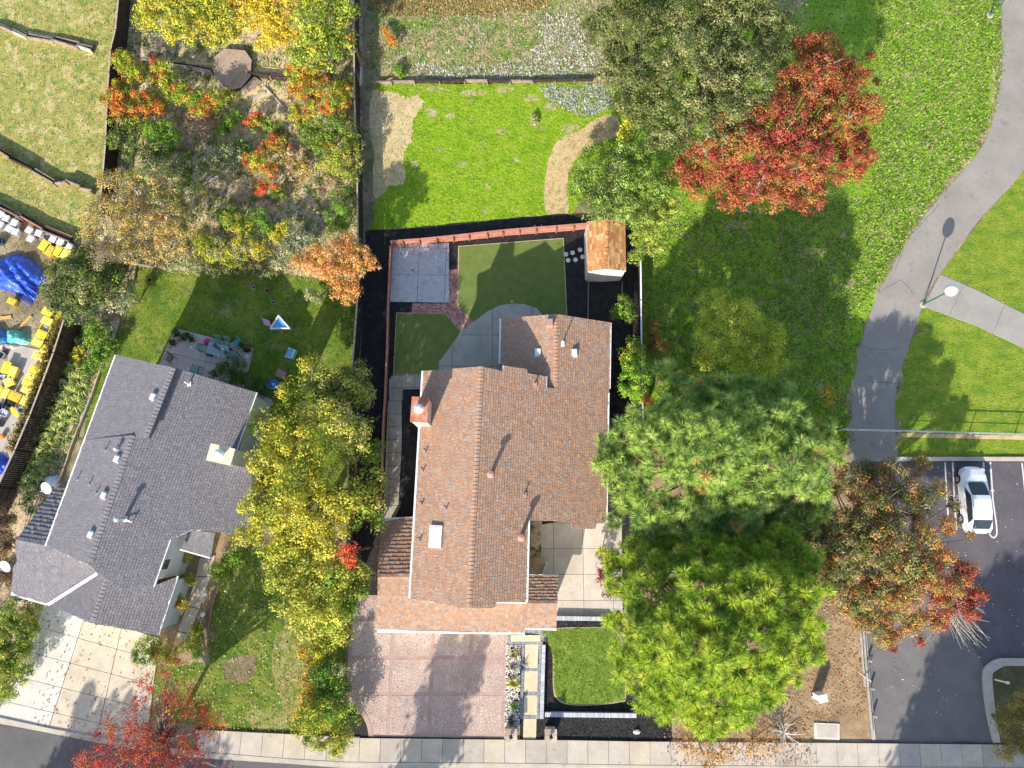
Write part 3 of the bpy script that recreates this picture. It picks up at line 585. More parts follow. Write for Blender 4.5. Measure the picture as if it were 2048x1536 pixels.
# mulch chips, pebbles, tufts, litter
def chips(name, poly, n, cols, s, z, label):
    P_ = gp(poly); q = scatter(P_, n); n = len(q); V = np.zeros((n, 4, 3)); base = RNG.normal(0, 1, (n, 4, 3))*s; V[:] = base; V[:, :, :2] += q[:, None, :]; V[:, :, 2] = z+np.abs(base[:, :, 2])
    F = np.array([(0, 1, 2), (0, 2, 3), (0, 3, 1), (1, 3, 2)])[None]+4*np.arange(n)[:, None, None]; C = np.repeat(np.array(cols)[RNG.integers(0, len(cols), n)]*RNG.uniform(.6, 1.3, (n, 1)), 4, 0)
    return tag(npmesh(name, V.reshape(-1, 3), F.reshape(-1, 3), C, m_rock), label, kind='stuff')
chips('mulch_chips', [(731, 461), (905, 447), (1130, 427), (1262, 460), (1283, 530), (1290, 835), (1240, 900), (1100, 700), (790, 700), (790, 1240), (700, 1240), (712, 900)], 26000, [(.02, .02, .022), (.05, .05, .055), (.012, .012, .012), (.13, .13, .14)], .028, .02, 'loose black rubber mulch chips in the back yard')
chips('mulch_chips', FM, 9000, [(.02, .02, .022), (.05, .05, .055), (.15, .15, .16)], .026, .02, 'loose black mulch chips round the front lawn')
RB = [(1013, 1290), (1042, 1290), (1038, 1455), (1010, 1475)]
sheet('rock_bed', RB, m_mulch, .055, th=.03)
PB = gp(RB); q = scatter(PB, 1300); V = []; F = []; C = []
ico = np.array([(0, 0, 1), (.9, 0, .4), (.28, .85, .4), (-.72, .53, .4), (-.72, -.53, .4), (.28, -.85, .4), (.72, .53, -.4), (-.28, .85, -.4), (-.9, 0, -.4), (-.28, -.85, -.4), (.72, -.53, -.4), (0, 0, -1)])
icf = [(0, 1, 2), (0, 2, 3), (0, 3, 4), (0, 4, 5), (0, 5, 1), (1, 6, 2), (2, 7, 3), (3, 8, 4), (4, 9, 5), (5, 10, 1), (2, 6, 7), (3, 7, 8), (4, 8, 9), (5, 9, 10), (1, 10, 6)]
for x, y in q:
    s = random.uniform(.035, .085); i = len(V); j = RNG.uniform(.7, 1.3, (12, 1)); V += list(ico*s*j*np.array([1, random.uniform(.6, 1), .7])+np.array([x, y, .06+s*.3])); c = random.choice([(.72, .68, .62), (.6, .52, .42), (.75, .74, .72), (.4, .34, .28), (.66, .58, .5)])
    for f in icf: F.append([i+k for k in f]); C.append(c)
tag(npmesh('white_rocks', np.array(V), np.array(F), np.array(C), m_rock), 'white and buff river rocks beside the stamped driveway', kind='stuff')
tufts('field_grass', [(-60, -60), (237, -60), (224, 90), (207, 365), (190, 470), (0, 400), (-60, 380)], 11, [(.22, .25, .04), (.42, .34, .12), (.5, .42, .2)], .13, .1)
tufts('field_weeds', [(735, -60), (1330, -60), (1280, 160), (735, 160)], 20, [(.3, .28, .1), (.42, .34, .2), (.14, .26, .03), (.2, .28, .08), (.46, .4, .3)], .2, .1)
tufts('pale_weeds', [(830, 128), (960, 138), (1060, 120), (1090, 30), (1150, 30), (1215, 130), (1215, 160), (940, 163), (835, 160)], 34, [(.66, .63, .6), (.5, .46, .4), (.3, .34, .16)], .2, .1, label='ashy white weeds above the low timber edge')
tufts('pale_weeds', [(1080, 175), (1215, 170), (1225, 215), (1170, 235), (1100, 205)], 60, [(.55, .54, .5), (.3, .36, .2), (.42, .4, .36)], .2, .1, label='grey green weeds in the corner of the bright lawn')
tufts('lawn_clover', [(738, 176), (850, 180), (850, 300), (815, 400), (742, 405)], 7, [(.2, .32, .02), (.3, .36, .06), (.45, .36, .18)], .1, .14, label='stray green weeds creeping over the bare sand')
tufts('lawn_clover', LWN, 30, [(.18, .34, .012), (.25, .41, .02), (.12, .25, .012)], .1, .08)
tufts('orange_weeds', [(735, -60), (1130, -60), (1090, 18), (960, 32), (780, 30), (742, 12)], 60, [(.42, .28, .08), (.46, .34, .13), (.3, .22, .08), (.3, .28, .08)], .24, .1, label='ochre weeds along the top edge of the field')
tufts('park_tufts', [(1760, -60), (2005, -60), (2005, 130), (1990, 220), (1955, 300), (1850, 425), (1780, 535), (1700, 640), (1560, 640), (1560, 400), (1740, 400)], 36, [(.18, .34, .02), (.28, .42, .05), (.1, .19, .012), (.38, .33, .16)], .2, .12)
tufts('park_tufts', [(1290, 430), (1560, 420), (1700, 640), (1700, 910), (1300, 880)], 26, [(.15, .3, .02), (.24, .38, .03), (.1, .18, .012), (.34, .27, .15)], .2, .12, label='shaded rough grass between side fence and park path')
tufts('mown_blades', [(2048, 340), (1962, 446), (1884, 545), (2048, 622)], 30, [(.2, .34, .03), (.28, .36, .06)], .07, .08)
tufts('lawn_blades', YRD, 34, [(.12, .2, .015), (.18, .26, .03), (.07, .12, .01)], .1, .08)
tufts('lawn_blades', FRL, 34, [(.13, .2, .015), (.22, .27, .04), (.08, .12, .01), (.32, .26, .1)], .1, .08)
tufts('front_lawn_blades', FL, 90, [(.13, .22, .02), (.2, .3, .03), (.24, .31, .06)], .08, .06, z=.06)
tufts('bed_weeds', NWG, 11, [(.16, .28, .03), (.26, .32, .05), (.34, .34, .08), (.44, .36, .2)], .22, .14)
tufts('yard_weeds', [(-60, 420), (150, 500), (150, 640), (60, 690), (-60, 690)], 14, [(.2, .22, .06), (.35, .28, .14), (.12, .18, .03)], .12, .1)
litter('fallen_leaves', FRL, 1700, [(.6, .45, .3), (.5, .3, .15), (.62, .55, .42), (.45, .18, .08)], .08, .06, 'dry leaves scattered over the left front lawn')
litter('fallen_leaves', [(90, 1215), (318, 1275), (280, 1490), (60, 1450)], 330, [(.25, .1, .06), (.4, .16, .1), (.16, .08, .05)], .075, .085, 'red brown leaves scattered on the left driveway')
litter('fallen_leaves', [(140, 1440), (430, 1440), (480, 1560), (120, 1560)], 500, [(.55, .06, .03), (.4, .1, .05), (.3, .05, .03)], .08, .17, 'red leaves fallen on pavement and road')
litter('fallen_leaves', [(1560, 1130), (1730, 1190), (1740, 1420), (1600, 1470), (1480, 1480)], 2600, [(.5, .2, .08), (.42, .16, .07), (.55, .36, .18), (.5, .4, .25)], .085, .03, 'rust coloured leaves drifted on the bare dirt')
litter('fallen_leaves', [(1320, 1440), (1600, 1440), (1640, 1530), (1340, 1530)], 900, [(.4, .2, .06), (.5, .32, .12), (.2, .1, .05)], .07, .17, 'tan leaves fallen on the pavement below the pine')
litter('fallen_leaves', [(1760, 930), (2200, 930), (2200, 1310), (1960, 1310), (1900, 1480), (1760, 1400)], 420, [(.7, .6, .4), (.6, .35, .12), (.75, .7, .55), (.5, .3, .1)], .07, .03, 'tiny pale leaves dotted over the car park')
litter('pebble_flecks', MUL, 260, [(.6, .6, .6), (.5, .48, .44)], .035, .05, 'pale flecks lying on the black mulch')
# ================================================================== HOUSES
m_shing = M('shingle', [(.4, .3, .2)], attr=True, grain=.22, gscale=13, bump=.5, bscale=30, rough=.95)
m_trim = P('cream_trim', (.72, .68, .62)); m_gut = P('gutter_white', (.78, .78, .77), rough=.4); m_stucco = M('cream_stucco', [(.6, .54, .45), (.66, .6, .51)], 3, grain=.05, bump=.3)
m_gstucco = M('grey_stucco', [(.58, .6, .58), (.63, .65, .63)], 3, grain=.05, bump=.3); m_glass = M('window_glass', [(.03, .04, .05)], grain=0, bump=0, rough=.08, spec=.6); m_dark = P('dark_metal', (.03, .03, .035))
m_copper = P('copper_pipe', (.5, .27, .2)); m_flash = P('lead_flash', (.42, .25, .2)); m_galv = P('galvanised', (.55, .56, .57), .35, .6); m_door = P('pale_door', (.6, .58, .52))
BROWN = [((.36, .19, .11), 5), ((.4, .22, .13), 4), ((.3, .185, .13), 4), ((.31, .24, .2), 4), ((.35, .28, .23), 3), ((.25, .18, .15), 2), ((.44, .24, .13), 2)]
GREY = [((.2, .195, .21), 5), ((.225, .215, .225), 5), ((.18, .175, .19), 3), ((.25, .24, .245), 3), ((.21, .215, .235), 2)]
SHEDC = [((.5, .24, .09), 4), ((.56, .31, .14), 3), ((.42, .18, .07), 2), ((.6, .38, .2), 2)]
def _soft(pal, k):
    t = sum(w_ for _, w_ in pal); m = [sum(c[i]*w_ for c, w_ in pal)/t for i in range(3)]; return [(tuple(m[i]+(c[i]-m[i])*k for i in range(3)), w_) for c, w_ in pal]
BROWN = [(tuple(k*1.15 for k in c), w_) for c, w_ in _soft(BROWN, .6)]; GREY = [((c[0]*1.0, c[1]*.95, c[2]*.95), w_) for c, w_ in _soft(GREY, .55)]
def rpick(pal):
    t = random.uniform(0, sum(p[1] for p in pal))
    for c, w_ in pal:
        t -= w_
        if t <= 0: return c
    return pal[0][0]
def shingles(parent, pl, px_poly, eave, pal, exp=.15, tw=.21, lift=.018, label=None, name='shingle_courses', jit=.09):
    """lay overlapping tabs course by course on a roof plane; eave = two photo points along the eave"""
    P_ = [on(pl, *p) for p in px_poly]; a, b_ = on(pl, *eave[0]), on(pl, *eave[1]); n = pl[0]
    u = (b_-a)/np.linalg.norm(b_-a); u -= n*(u@n); u /= np.linalg.norm(u); v = np.cross(n, u)
    if v[2] < 0: v = -v
    Q = [((p-a)@u, (p-a)@v) for p in P_]; b = MB()
    def spans(y):
        xs = []
        for (x1, y1), (x2, y2) in zip(Q, Q[1:]+Q[:1]):
            if (y1 > y) != (y2 > y): xs.append(x1+(y-y1)*(x2-x1)/(y2-y1))
        xs.sort(); return list(zip(xs[::2], xs[1::2]))
    y = min(q[1] for q in Q); top = max(q[1] for q in Q)
    W = lambda x, yy, h: a+u*x+v*yy+n*h
    while y < top-.02:
        y1 = min(y+exp, top); s0 = spans(y+.012); s1 = spans(y1-.012)
        if len(s0) != len(s1): s0 = s1 = spans((y+y1)/2)
        for (l0, r0), (l1, r1) in zip(s0, s1):
            x = min(l0, l1); xe = max(r0, r1); x -= random.uniform(0, tw)
            while x < xe:
                w_ = tw*random.uniform(.65, 1.3); xa, xb = x, x+w_-.016; x += w_
                A0, B0, A1, B1 = max(xa, l0), min(xb, r0), max(xa, l1), min(xb, r1)
                if B0-A0 < .02 and B1-A1 < .02: continue
                B0 = max(B0, A0+.004); B1 = max(B1, A1+.004); h = lift*random.uniform(.7, 1.5); c = rpick(pal); k = random.uniform(1-jit, 1+jit); c = tuple(q*k for q in c)
                dy = random.uniform(-.008, .008)
                p0, p1, p2, p3 = W(A0, y-.006+dy, h), W(B0, y-.006+dy, h), W(B1, y1, .003), W(A1, y1, .003); q0, q1 = W(A0, y-.006+dy, .001), W(B0, y-.006+dy, .001)
                i = len(b.v); flip = np.dot(np.cross(p1-p0, p2-p0), n) < 0
                fs = [(0, 1, 2, 3), (4, 5, 1, 0), (4, 0, 3), (5, 2, 1)]
                b.add([p0, p1, p2, p3, q0, q1], [f[::-1] for f in fs] if flip else fs, c)
        y = y1
    return tag(b.build(name, m_shing, parent), label, kind='stuff')
def ridge(parent, p, q, pal, pl1, sp=.24, w_=.17, lift=.045, name='ridge_cap', drop=.3):
    """folded cap shingles lapped along a ridge, each a piece sharing one mesh"""
    p, q = np.array(p), np.array(q); L = np.linalg.norm(q-p); u = (q-p)/L; s = np.cross(u, [0, 0, 1]); s /= np.linalg.norm(s); n = int(L/sp); me = []
    for c in range(4):
        b = MB(); col = rpick(pal); e = sp*1.15
        for sg in (-1, 1):
            o0, o1 = np.array([0, 0, lift]), np.array([0, 0, .012]); f0 = s*sg*w_+np.array([0, 0, lift-w_*drop]); f1 = s*sg*w_+np.array([0, 0, .012-w_*drop])
            a_, b2, c2, d = o0, o0*0+f0, u*e+f1, u*e+o1
            fs = [(0, 1, 2, 3), (0, 1, 4), (1, 2, 5, 4)]
            b.add([a_, b2, c2, d, f0-np.array([0, 0, lift]), f1-np.array([0, 0, .02])], [f if sg < 0 else f[::-1] for f in fs], col)
            b.add([o0, f0, f0-np.array([0, 0, .03]), o0-np.array([0, 0, .03])], [(0, 1, 2, 3)], tuple(x*.5 for x in col))
        o = b.build(name, m_shing, parent, local=True); me.append(o)
    pr = np.zeros(3); t = parent
    while t is not None: pr += np.array(t.location); t = t.parent
    for i in range(n):
        o = me[i] if i < 4 else me[random.randrange(4)].copy()
        if i >= 4: COL.objects.link(o); o.parent = parent
        o.location = p+u*sp*i-pr
def deck(parent, pl, px_poly, mat, th=.16, name='roof_deck'):
    b = MB(); b.slabup([on(pl, *p)-np.array([0, 0, .01]) for p in px_poly], th); return b.build(name, mat, parent)
def inset(pts, d):
    """shrink a plan outline (3D points) by d metres"""
    n = len(pts); A = sum(a[0]*b_[1]-b_[0]*a[1] for a, b_ in zip(pts, pts[1:]+pts[:1])); s = 1 if A > 0 else -1; out = []
    for i in range(n):
        p0, p1, p2 = pts[i-1], pts[i], pts[(i+1) % n]; e1 = (p1-p0)[:2]; e2 = (p2-p1)[:2]; e1 = e1/(np.linalg.norm(e1)+1e-9); e2 = e2/(np.linalg.norm(e2)+1e-9)
        n1, n2 = s*np.array([-e1[1], e1[0]]), s*np.array([-e2[1], e2[0]]); m = n1+n2; k = m@n1
        m = m/max(k, .35)*d; out.append(np.array([p1[0]+m[0], p1[1]+m[1], p1[2]]))
    return out
def walls(parent, pls_of, px_poly, mat, d=.5, drop=.2, name='wall', skip=()):
    """wall panels under a roof outline: [(px,py,plane)]"""
    P_ = inset([on(pl, x, y) for x, y, pl in px_poly], d); n = len(P_)
    for i in range(n):
        a, c = P_[i].copy(), P_[(i+1) % n].copy(); pa, pc = px_poly[i][2], px_poly[(i+1) % n][2]
        def zt(p, pl): return (pl[1]-pl[0][0]*p[0]-pl[0][1]*p[1])/pl[0][2]-drop
        za, zc = zt(a, pa), zt(c, pc); e = (c-a)[:2]; L = np.linalg.norm(e)
        if L < .3 or i in skip: continue
        e /= L; t = np.array([-e[1], e[0]])*.09
        b = MB(); vs = [(a[0]+t[0], a[1]+t[1], 0), (a[0]-t[0], a[1]-t[1], 0), (c[0]-t[0], c[1]-t[1], 0), (c[0]+t[0], c[1]+t[1], 0), (a[0]+t[0], a[1]+t[1], za), (a[0]-t[0], a[1]-t[1], za), (c[0]-t[0], c[1]-t[1], zc), (c[0]+t[0], c[1]+t[1], zc)]
        b.add(vs, [(0, 3, 2, 1), (4, 5, 6, 7), (0, 1, 5, 4), (1, 2, 6, 5), (2, 3, 7, 6), (3, 0, 4, 7)]); b.build(name, mat, parent)
    return P_
def gutter(parent, p, q, mat=None, name='gutter', w_=.13, h=.12, up=.03, out=None):
    b = MB(); u = np.array([0, 0, up]); b.beam(np.array(p)+u, np.array(q)+u, w_, h); return b.build(name, mat or m_gut, parent)
def pipe(parent, pl, x, y, h=.35, r=.05, mat=None, fl=.16, name='vent_pipe', cap=False, fm=None):
    p = on(pl, x, y); b = MB(); b.tube(p-np.array([0, 0, .1]), p+np.array([0, 0, h]), r, r, 10)
    if cap: b.lathe(p+np.array([0, 0, h]), [(r*1.05, -.05), (r*2, .0), (r*1.7, .08), (.01, .14)], 12)
    o = b.build(name, mat or m_copper, parent); f = MB(); f.box(p+np.array([0, 0, .03]), (fl*2, fl*2.2, .03)); f.build('flashing', fm or m_flash, o); return o
def wbox(parent, pl, x, y, s=(.32, .42, .2), name='roof_vent', mat=None, rz=0):
    p = on(pl, x, y); b = MB(); b.box(p+np.array([0, 0, s[2]/2+.03]), s, rz); b.box(p+np.array([0, 0, .03]), (s[0]+.12, s[1]+.16, .03), rz); o = b.build(name, mat or m_gut, parent)
    f = MB(); f.box(p+np.array([math.sin(-rz)*-(s[1]/2+.01), math.cos(rz)*(s[1]/2+.01), s[2]/2]), (s[0]*.8, .02, s[2]*.7), rz); f.build('louvre', m_dark, o); return o
def opening(parent, a, c, z0, z1, name='window', mat=None, out=.1):
    """frame and pane standing on a wall line a-c"""
    a, c = np.array(a[:2]), np.array(c[:2]); e = (c-a)/np.linalg.norm(c-a); L = np.linalg.norm(c-a); b = MB(); m = (a+c)/2; ang = math.atan2(e[1], e[0])
    b.box((m[0], m[1], (z0+z1)/2), (L, .24, z1-z0), ang); o = b.build(name, m_white, parent); g = MB(); g.box((m[0], m[1], (z0+z1)/2), (L-.14, .262, z1-z0-.14), ang); g.build('pane' if name == 'window' else 'panel', mat or m_glass, o); return o
# ------------------------------------------------------------------ main house
hb = G(1000, 950); main = empty('house', (hb[0], hb[1], 0), 'large house with a mottled brown shingle roof behind the pink driveway', 'house')
ZR, ZE = 6.3, 4.9
PA = plane3((962, 733, ZR), (938, 1217, ZR), (834, 950, ZE))            # west slope
PB_ = plane3((962, 733, ZR), (938, 1217, ZR), (1215, 950, 3.15))        # long east slope
PG = plane3((755, 1262, 2.8), (1055, 1262, 2.8), (900, 1152, 3.95))     # south slope over the garage
PGn = plane3((757, 1153, 3.95), (828, 1153, 3.95), (790, 1037, 2.75))   # its north slope
PRn = plane3((1056, 1207, 3.37), (1115, 1207, 3.37), (1085, 1151, 2.8))
zw = on(PB_, 1112, 700)[2]; PW = plane3((1112, 628, zw), (1112, 780, zw), (1003, 680, 3.0))   # wing west slope
A_ = [(847, 742), (962, 733), (938, 1217), (925, 1217), (821, 1195)]
B_ = [(962, 733), (1005, 742), (1005, 731), (1053, 738), (1055, 746), (1092, 753), (1092, 776), (1112, 776), (1112, 628), (1220, 645), (1218, 777), (1216, 786), (1212, 1045), (1193, 1047), (1190, 1058), (1144, 1057), (1143, 1043), (1061, 1041), (1057, 1041), (1053, 1203), (992, 1205), (990, 1216), (938, 1217)]
W_ = [(1003, 637), (1112, 628), (1112, 776), (1093, 776), (1090, 752), (1001, 727)]
GS = [(755, 1154), (822, 1154), (822, 1197), (938, 1217), (990, 1216), (992, 1205), (1053, 1205), (1056, 1207), (1115, 1207), (1112, 1258), (1050, 1256), (1049, 1265), (755, 1262)]
GN = [(764, 1038), (829, 1036), (823, 1154), (755, 1154)]
RN = [(1057, 1151), (1116, 1151), (1115, 1207), (1054, 1207)]
roof = MB(); roof.m = 0
def roofpart(parent, pl, poly, eave, pal, mat=None, **k):
    d = deck(parent, pl, poly, mat or m_trim); shingles(d, pl, poly, eave, pal, **k); return d
rA = roofpart(main, PA, A_, ((847, 742), (821, 1195)), BROWN, name='shingle_courses'); rB = roofpart(main, PB_, B_, ((1220, 700), (1212, 1045)), BROWN, exp=.17, tw=.21, lift=.03)
rW = roofpart(main, PW, W_, ((1003, 637), (1001, 727)), BROWN); rG = roofpart(main, PG, GS, ((755, 1262), (1049, 1264)), BROWN)
rGN = roofpart(main, PGn, GN, ((764, 1038), (829, 1037)), BROWN, lift=.05, exp=.26); rRN = roofpart(main, PRn, RN, ((1057, 1151), (1116, 1151)), BROWN, lift=.05, exp=.2)
ridge(rA, on(PA, 962, 733), on(PA, 938, 1215), BROWN, PA); ridge(rW, on(PB_, 1112, 629), on(PB_, 1112, 776), BROWN, PW); ridge(rGN, on(PG, 756, 1153.5), on(PG, 822, 1153.5), BROWN, PG); ridge(rRN, on(PG, 1056, 1206.5), on(PG, 1115, 1206.5), BROWN, PG)
gutter(main, on(PA, 845, 742), on(PA, 819, 1196)); gutter(main, on(PB_, 1221, 646), on(PB_, 1219, 777)); gutter(main, on(PB_, 1217, 786), on(PB_, 1213, 1045)); gutter(main, on(PB_, 1058, 1041), on(PB_, 1054, 1204))
gutter(main, on(PG, 755, 1263), on(PG, 1050, 1267)); gutter(main, on(PG, 1050, 1257), on(PG, 1113, 1259)); gutter(main, on(PW, 1001, 637), on(PW, 999, 727)); gutter(main, on(PGn, 764, 1037), on(PGn, 829, 1035), w_=.09); gutter(main, on(PRn, 1057, 1150), on(PRn, 1117, 1150), w_=.09)
q = MB(); q.beam(on(PB_, 1093, 753), on(PB_, 1092, 777), .1, .15); q.build('step_flashing', m_gut, main)
walls(main, None, [(847, 742, PA), (962, 733, PA), (1112, 776, PB_), (1216, 786, PB_), (1212, 1045, PB_), (1061, 1041, PB_), (1054, 1204, PB_), (938, 1217, PA), (821, 1195, PA)], m_stucco, .45)
ww = walls(main, None, [(1003, 637, PW), (1112, 628, PW), (1220, 645, PB_), (1216, 790, PB_), (1001, 785, PW)], m_stucco, .45, skip=(3,))
gw = walls(main, None, [(757, 1040, PGn), (757, 1154, PG), (756, 1262, PG), (1050, 1262, PG), (1113, 1258, PG), (1115, 1207, PG), (1116, 1152, PRn), (1057, 1152, PRn), (1050, 1180, PG), (830, 1154, PG), (829, 1040, PGn)], m_stucco, .45, skip=(7, 8, 9))
s0, s1 = gw[2], gw[3]; d_ = s1-s0
opening(main, s0+d_*.06+np.array([0, -.06, 0]), s0+d_*.56+np.array([0, -.06, 0]), .02, 2.25, 'garage_door', m_door); opening(main, s0+d_*.62+np.array([0, -.06, 0]), s0+d_*.92+np.array([0, -.06, 0]), .02, 2.25, 'garage_door', m_door)
opening(main, ww[0]+(ww[4]-ww[0])*.2, ww[0]+(ww[4]-ww[0])*.7, .1, 2.1, 'patio_door'); opening(main, ww[0]+(ww[1]-ww[0])*.3, ww[0]+(ww[1]-ww[0])*.7, 1, 2.1)
opening(main, ww[2]+(ww[3]-ww[2])*.3, ww[2]+(ww[3]-ww[2])*.6, 1, 2.0)
def chimney(parent, px, py, w_, l_, z, rot, body, capm, pot):
    c = G(px, py, z); b = MB(); b.box((c[0], c[1], z/2-.08), (w_, l_, z-.16), rot); ch = b.build('chimney', body, parent)
    b = MB(); b.box((c[0], c[1], z-.05), (w_+.1, l_+.1, .1), rot); b.build('chimney_cap', capm, ch)
    b = MB(); b.lathe((c[0], c[1], z), [(.2, 0), (.2, .22), (.3, .24), (.3, .38), (.14, .5), (.01, .52)], 14); b.build('flue', pot, ch)
    b = MB(); b.box((c[0], c[1], z*.98-.22), (w_+.05, l_+.05, .06), rot); b.build('chimney_band', capm, ch); return ch
m_rust = M('rusty_cap', [(.42, .13, .06), (.5, .2, .12), (.6, .33, .25)], 3, grain=.2, rough=.6)
chimney(main, 839, 819, .95, 1.45, 7.5, -.05, m_stucco, m_rust, m_gut)
c = on(PW, 1098, 650); b = MB(); b.box((c[0], c[1], c[2]+.3), (.42, .45, .9)); b.build('gable_vent_stack', m_flash, main)
sk = on(PA, 872, 1073); b = MB(); ry = math.atan2(ZR-ZE, 3.6)
b.box((sk[0], sk[1], sk[2]+.1), (.82, 1.36, .2), -.05, ry=-ry*.9); sko = b.build('skylight', m_gut, rA); b = MB(); b.box((sk[0], sk[1], sk[2]+.17), (.66, 1.2, .12), -.05, ry=-ry*.9); b.build('skylight_dome', P('frosted_dome', (.68, .68, .72), .2), sko)
for x, y in ((851, 905), (846, 943), (843, 1010), (892, 1019), (839, 1082)): pipe(rA, PA, x, y, .32, .045)
for x, y, h in ((1048, 990, .4), (1069, 769, .4)): pipe(rB, PB_, x, y, h, .045)
for x, y in ((982, 950), (1042, 1074)): pipe(rB, PB_, x, y, 1.0, .12, cap=True)
pipe(rB, PB_, 1124, 688, .9, .04, m_gut, fm=m_gut); wbox(rW, PW, 1076, 705); wbox(rB, PB_, 1148, 706)
b = MB(); b.beam(G(1095, 1128, 2.2), G(1086, 1152, 2.2), .2, 2.2); b.build('courtyard_wing_wall', m_stucco, main)
sheet('courtyard_bed', [(1062, 1041), (1084, 1041), (1081, 1150), (1056, 1150)], m_garden, .09)
# side gate and bin corner west of the house
b = MB(); b.beam(G(786, 1037, 1.2), G(826, 1034, 1.2), .08, 1.2); tag(b.build('side_gate', m_wood), 'low timber gate beside the ribbed garage roof', 'gate')
# ------------------------------------------------------------------ grey house
gb = G(330, 980); grey = empty('house', (gb[0], gb[1], 0), 'grey shingled house set askew left of the brown roofed house', 'house')
PN = plane3((346, 735, 6.08), (291, 875, 6.2), (185, 850, 4.85)); P1 = plane3((265, 870, 6.0), (178, 1130, 6.0), (125, 1010, 4.85))
P2 = plane3((265, 870, 6.0), (178, 1130, 6.0), (495, 960, 3.15))
PL = plane3((22, 1187, 2.75), (95, 1207, 2.75), (60, 1085, 3.95)); PLn = plane3((33, 1079, 3.95), (93, 1091, 3.95), (110, 975, 2.75))
PF = plane3((97, 1208, 2.76), (193, 1147, 3.72), (184, 1247, 4.0)); zf = on(PF, 213, 1158)[2]; PFe = plane3((213, 1158, zf), (184, 1247, 4.0), (335, 1210, 2.9))
N_ = [(232, 710), (346, 735), (291, 875), (265, 870), (170, 880)]; zz = None
g1 = roofpart(grey, PN, N_, ((232, 710), (170, 880)), GREY, m_gstucco)
g2 = roofpart(grey, P1, [(170, 880), (265, 870), (178, 1130), (92, 1091)], ((170, 880), (92, 1091)), GREY, m_gstucco)
g3 = roofpart(grey, P2, [(348, 735), (513, 785), (473, 900), (505, 935), (500, 1030), (470, 1068), (385, 1059), (341, 1079), (309, 1172), (240, 1180), (178, 1130), (265, 870), (293, 874)], ((513, 785), (473, 900)), GREY, m_gstucco, exp=.18, tw=.21, lift=.032)
g4 = roofpart(grey, PL, [(33, 1079), (93, 1092), (178, 1131), (193, 1147), (97, 1208), (22, 1187)], ((22, 1187), (95, 1207)), GREY, m_gstucco)
g5 = roofpart(grey, PLn, [(33, 1079), (92, 1091), (131, 978), (110, 975)], ((131, 978), (110, 975)), GREY, m_gstucco, lift=.05, exp=.27)
g6 = roofpart(grey, PF, [(193, 1147), (233, 1150), (213, 1158), (184, 1247), (97, 1208)], ((97, 1208), (184, 1247)), GREY, m_gstucco)
g7 = roofpart(grey, PFe, [(213, 1158), (232, 1148), (313, 1170), (356, 1152), (317, 1270), (184, 1247)], ((356, 1152), (317, 1270)), GREY, m_gstucco, exp=.18, lift=.032)
ridge(g1, on(PN, 346, 736), on(PN, 291, 875), GREY, PN); ridge(g2, on(P1, 265, 871), on(P1, 178, 1130), GREY, P1); ridge(g6, on(PF, 213, 1158), on(PF, 184, 1246), GREY, PF); ridge(g5, on(PLn, 33, 1079), on(PLn, 92, 1091), GREY, PL)
q = MB(); q.beam(on(PN, 346, 736)-np.array([0, 0, .05]), on(PN, 291, 875)-np.array([0, 0, .05]), .06, .5); q.build('ridge_fascia', P('slate_grey_metal', (.16, .155, .165)), grey)
gutter(grey, on(PN, 231, 710), on(PN, 169, 880), w_=.1); gutter(grey, on(P1, 169, 880), on(P1, 91, 1092), w_=.1); gutter(grey, on(PL, 22, 1188), on(PL, 95, 1209)); gutter(grey, on(P2, 341, 1079), on(P2, 308, 1174), w_=.09); gutter(grey, on(PFe, 356, 1152), on(PFe, 317, 1270), w_=.09)
gutter(grey, on(P2, 514, 785), on(P2, 474, 900), w_=.09)
b = MB(); b.beam(G(194, 1147, 3.8), G(96, 1209, 2.84), .2, .06); b.build('valley_flashing', m_gut, grey)
walls(grey, None, [(232, 710, PN), (346, 735, P2), (513, 785, P2), (473, 900, P2), (495, 940, P2), (480, 1058, P2), (385, 1059, P2), (341, 1079, P2), (309, 1172, P2), (178, 1130, P1), (92, 1091, P1), (170, 880, P1)], m_gstucco, .3)
lw = walls(grey, None, [(33, 1079, PL), (93, 1092, PL), (213, 1158, PF), (356, 1152, PFe), (317, 1270, PFe), (184, 1247, PFe), (97, 1208, PF), (22, 1187, PL)], m_gstucco, .3, skip=(1, 2))
walls(grey, None, [(33, 1079, PLn), (92, 1091, PLn), (131, 978, PLn), (110, 975, PLn)], m_gstucco, .2)
PE = plane3((383, 1100, 2.75), (420, 1115, 2.75), (430, 1068, 2.95)); g8 = roofpart(grey, PE, [(361, 1098), (378, 1060), (428, 1066), (420, 1115)], ((361, 1098), (420, 1115)), GREY, m_gut)
gutter(grey, on(PE, 360, 1099), on(PE, 420, 1116), w_=.09); b = MB()
for x, y in ((416, 1108), (423, 1075)): b.tube(G(x, y, 0)+np.array([-.1, .1, 0]), np.array([*(G(x, y, 2.8)[:2]+np.array([-.1, .1])), 2.7]), .06, n=8)
b.build('porch_post', m_gut, grey); a = on(P2, 341, 1079); c = on(P2, 309, 1172)
opening(grey, a+(c-a)*.45+np.array([-.28, .1, 0]), a+(c-a)*.72+np.array([-.28, .1, 0]), 3.0, 4.0); opening(grey, a+(c-a)*.1+np.array([-.28, .1, 0]), a+(c-a)*.3+np.array([-.28, .1, 0]), 1.0, 2.2)
a, c = lw[6], lw[4]; opening(grey, a+(c-a)*.12+np.array([0, -.04, 0]), a+(c-a)*.8+np.array([0, -.04, 0]), .05, 2.2, 'garage_door', m_door)
chimney(grey, 441, 909, 1.45, .95, 7.0, -.22, m_gstucco, M('pale_cap', [(.66, .55, .38), (.74, .66, .5)], 3, grain=.15), m_gut)
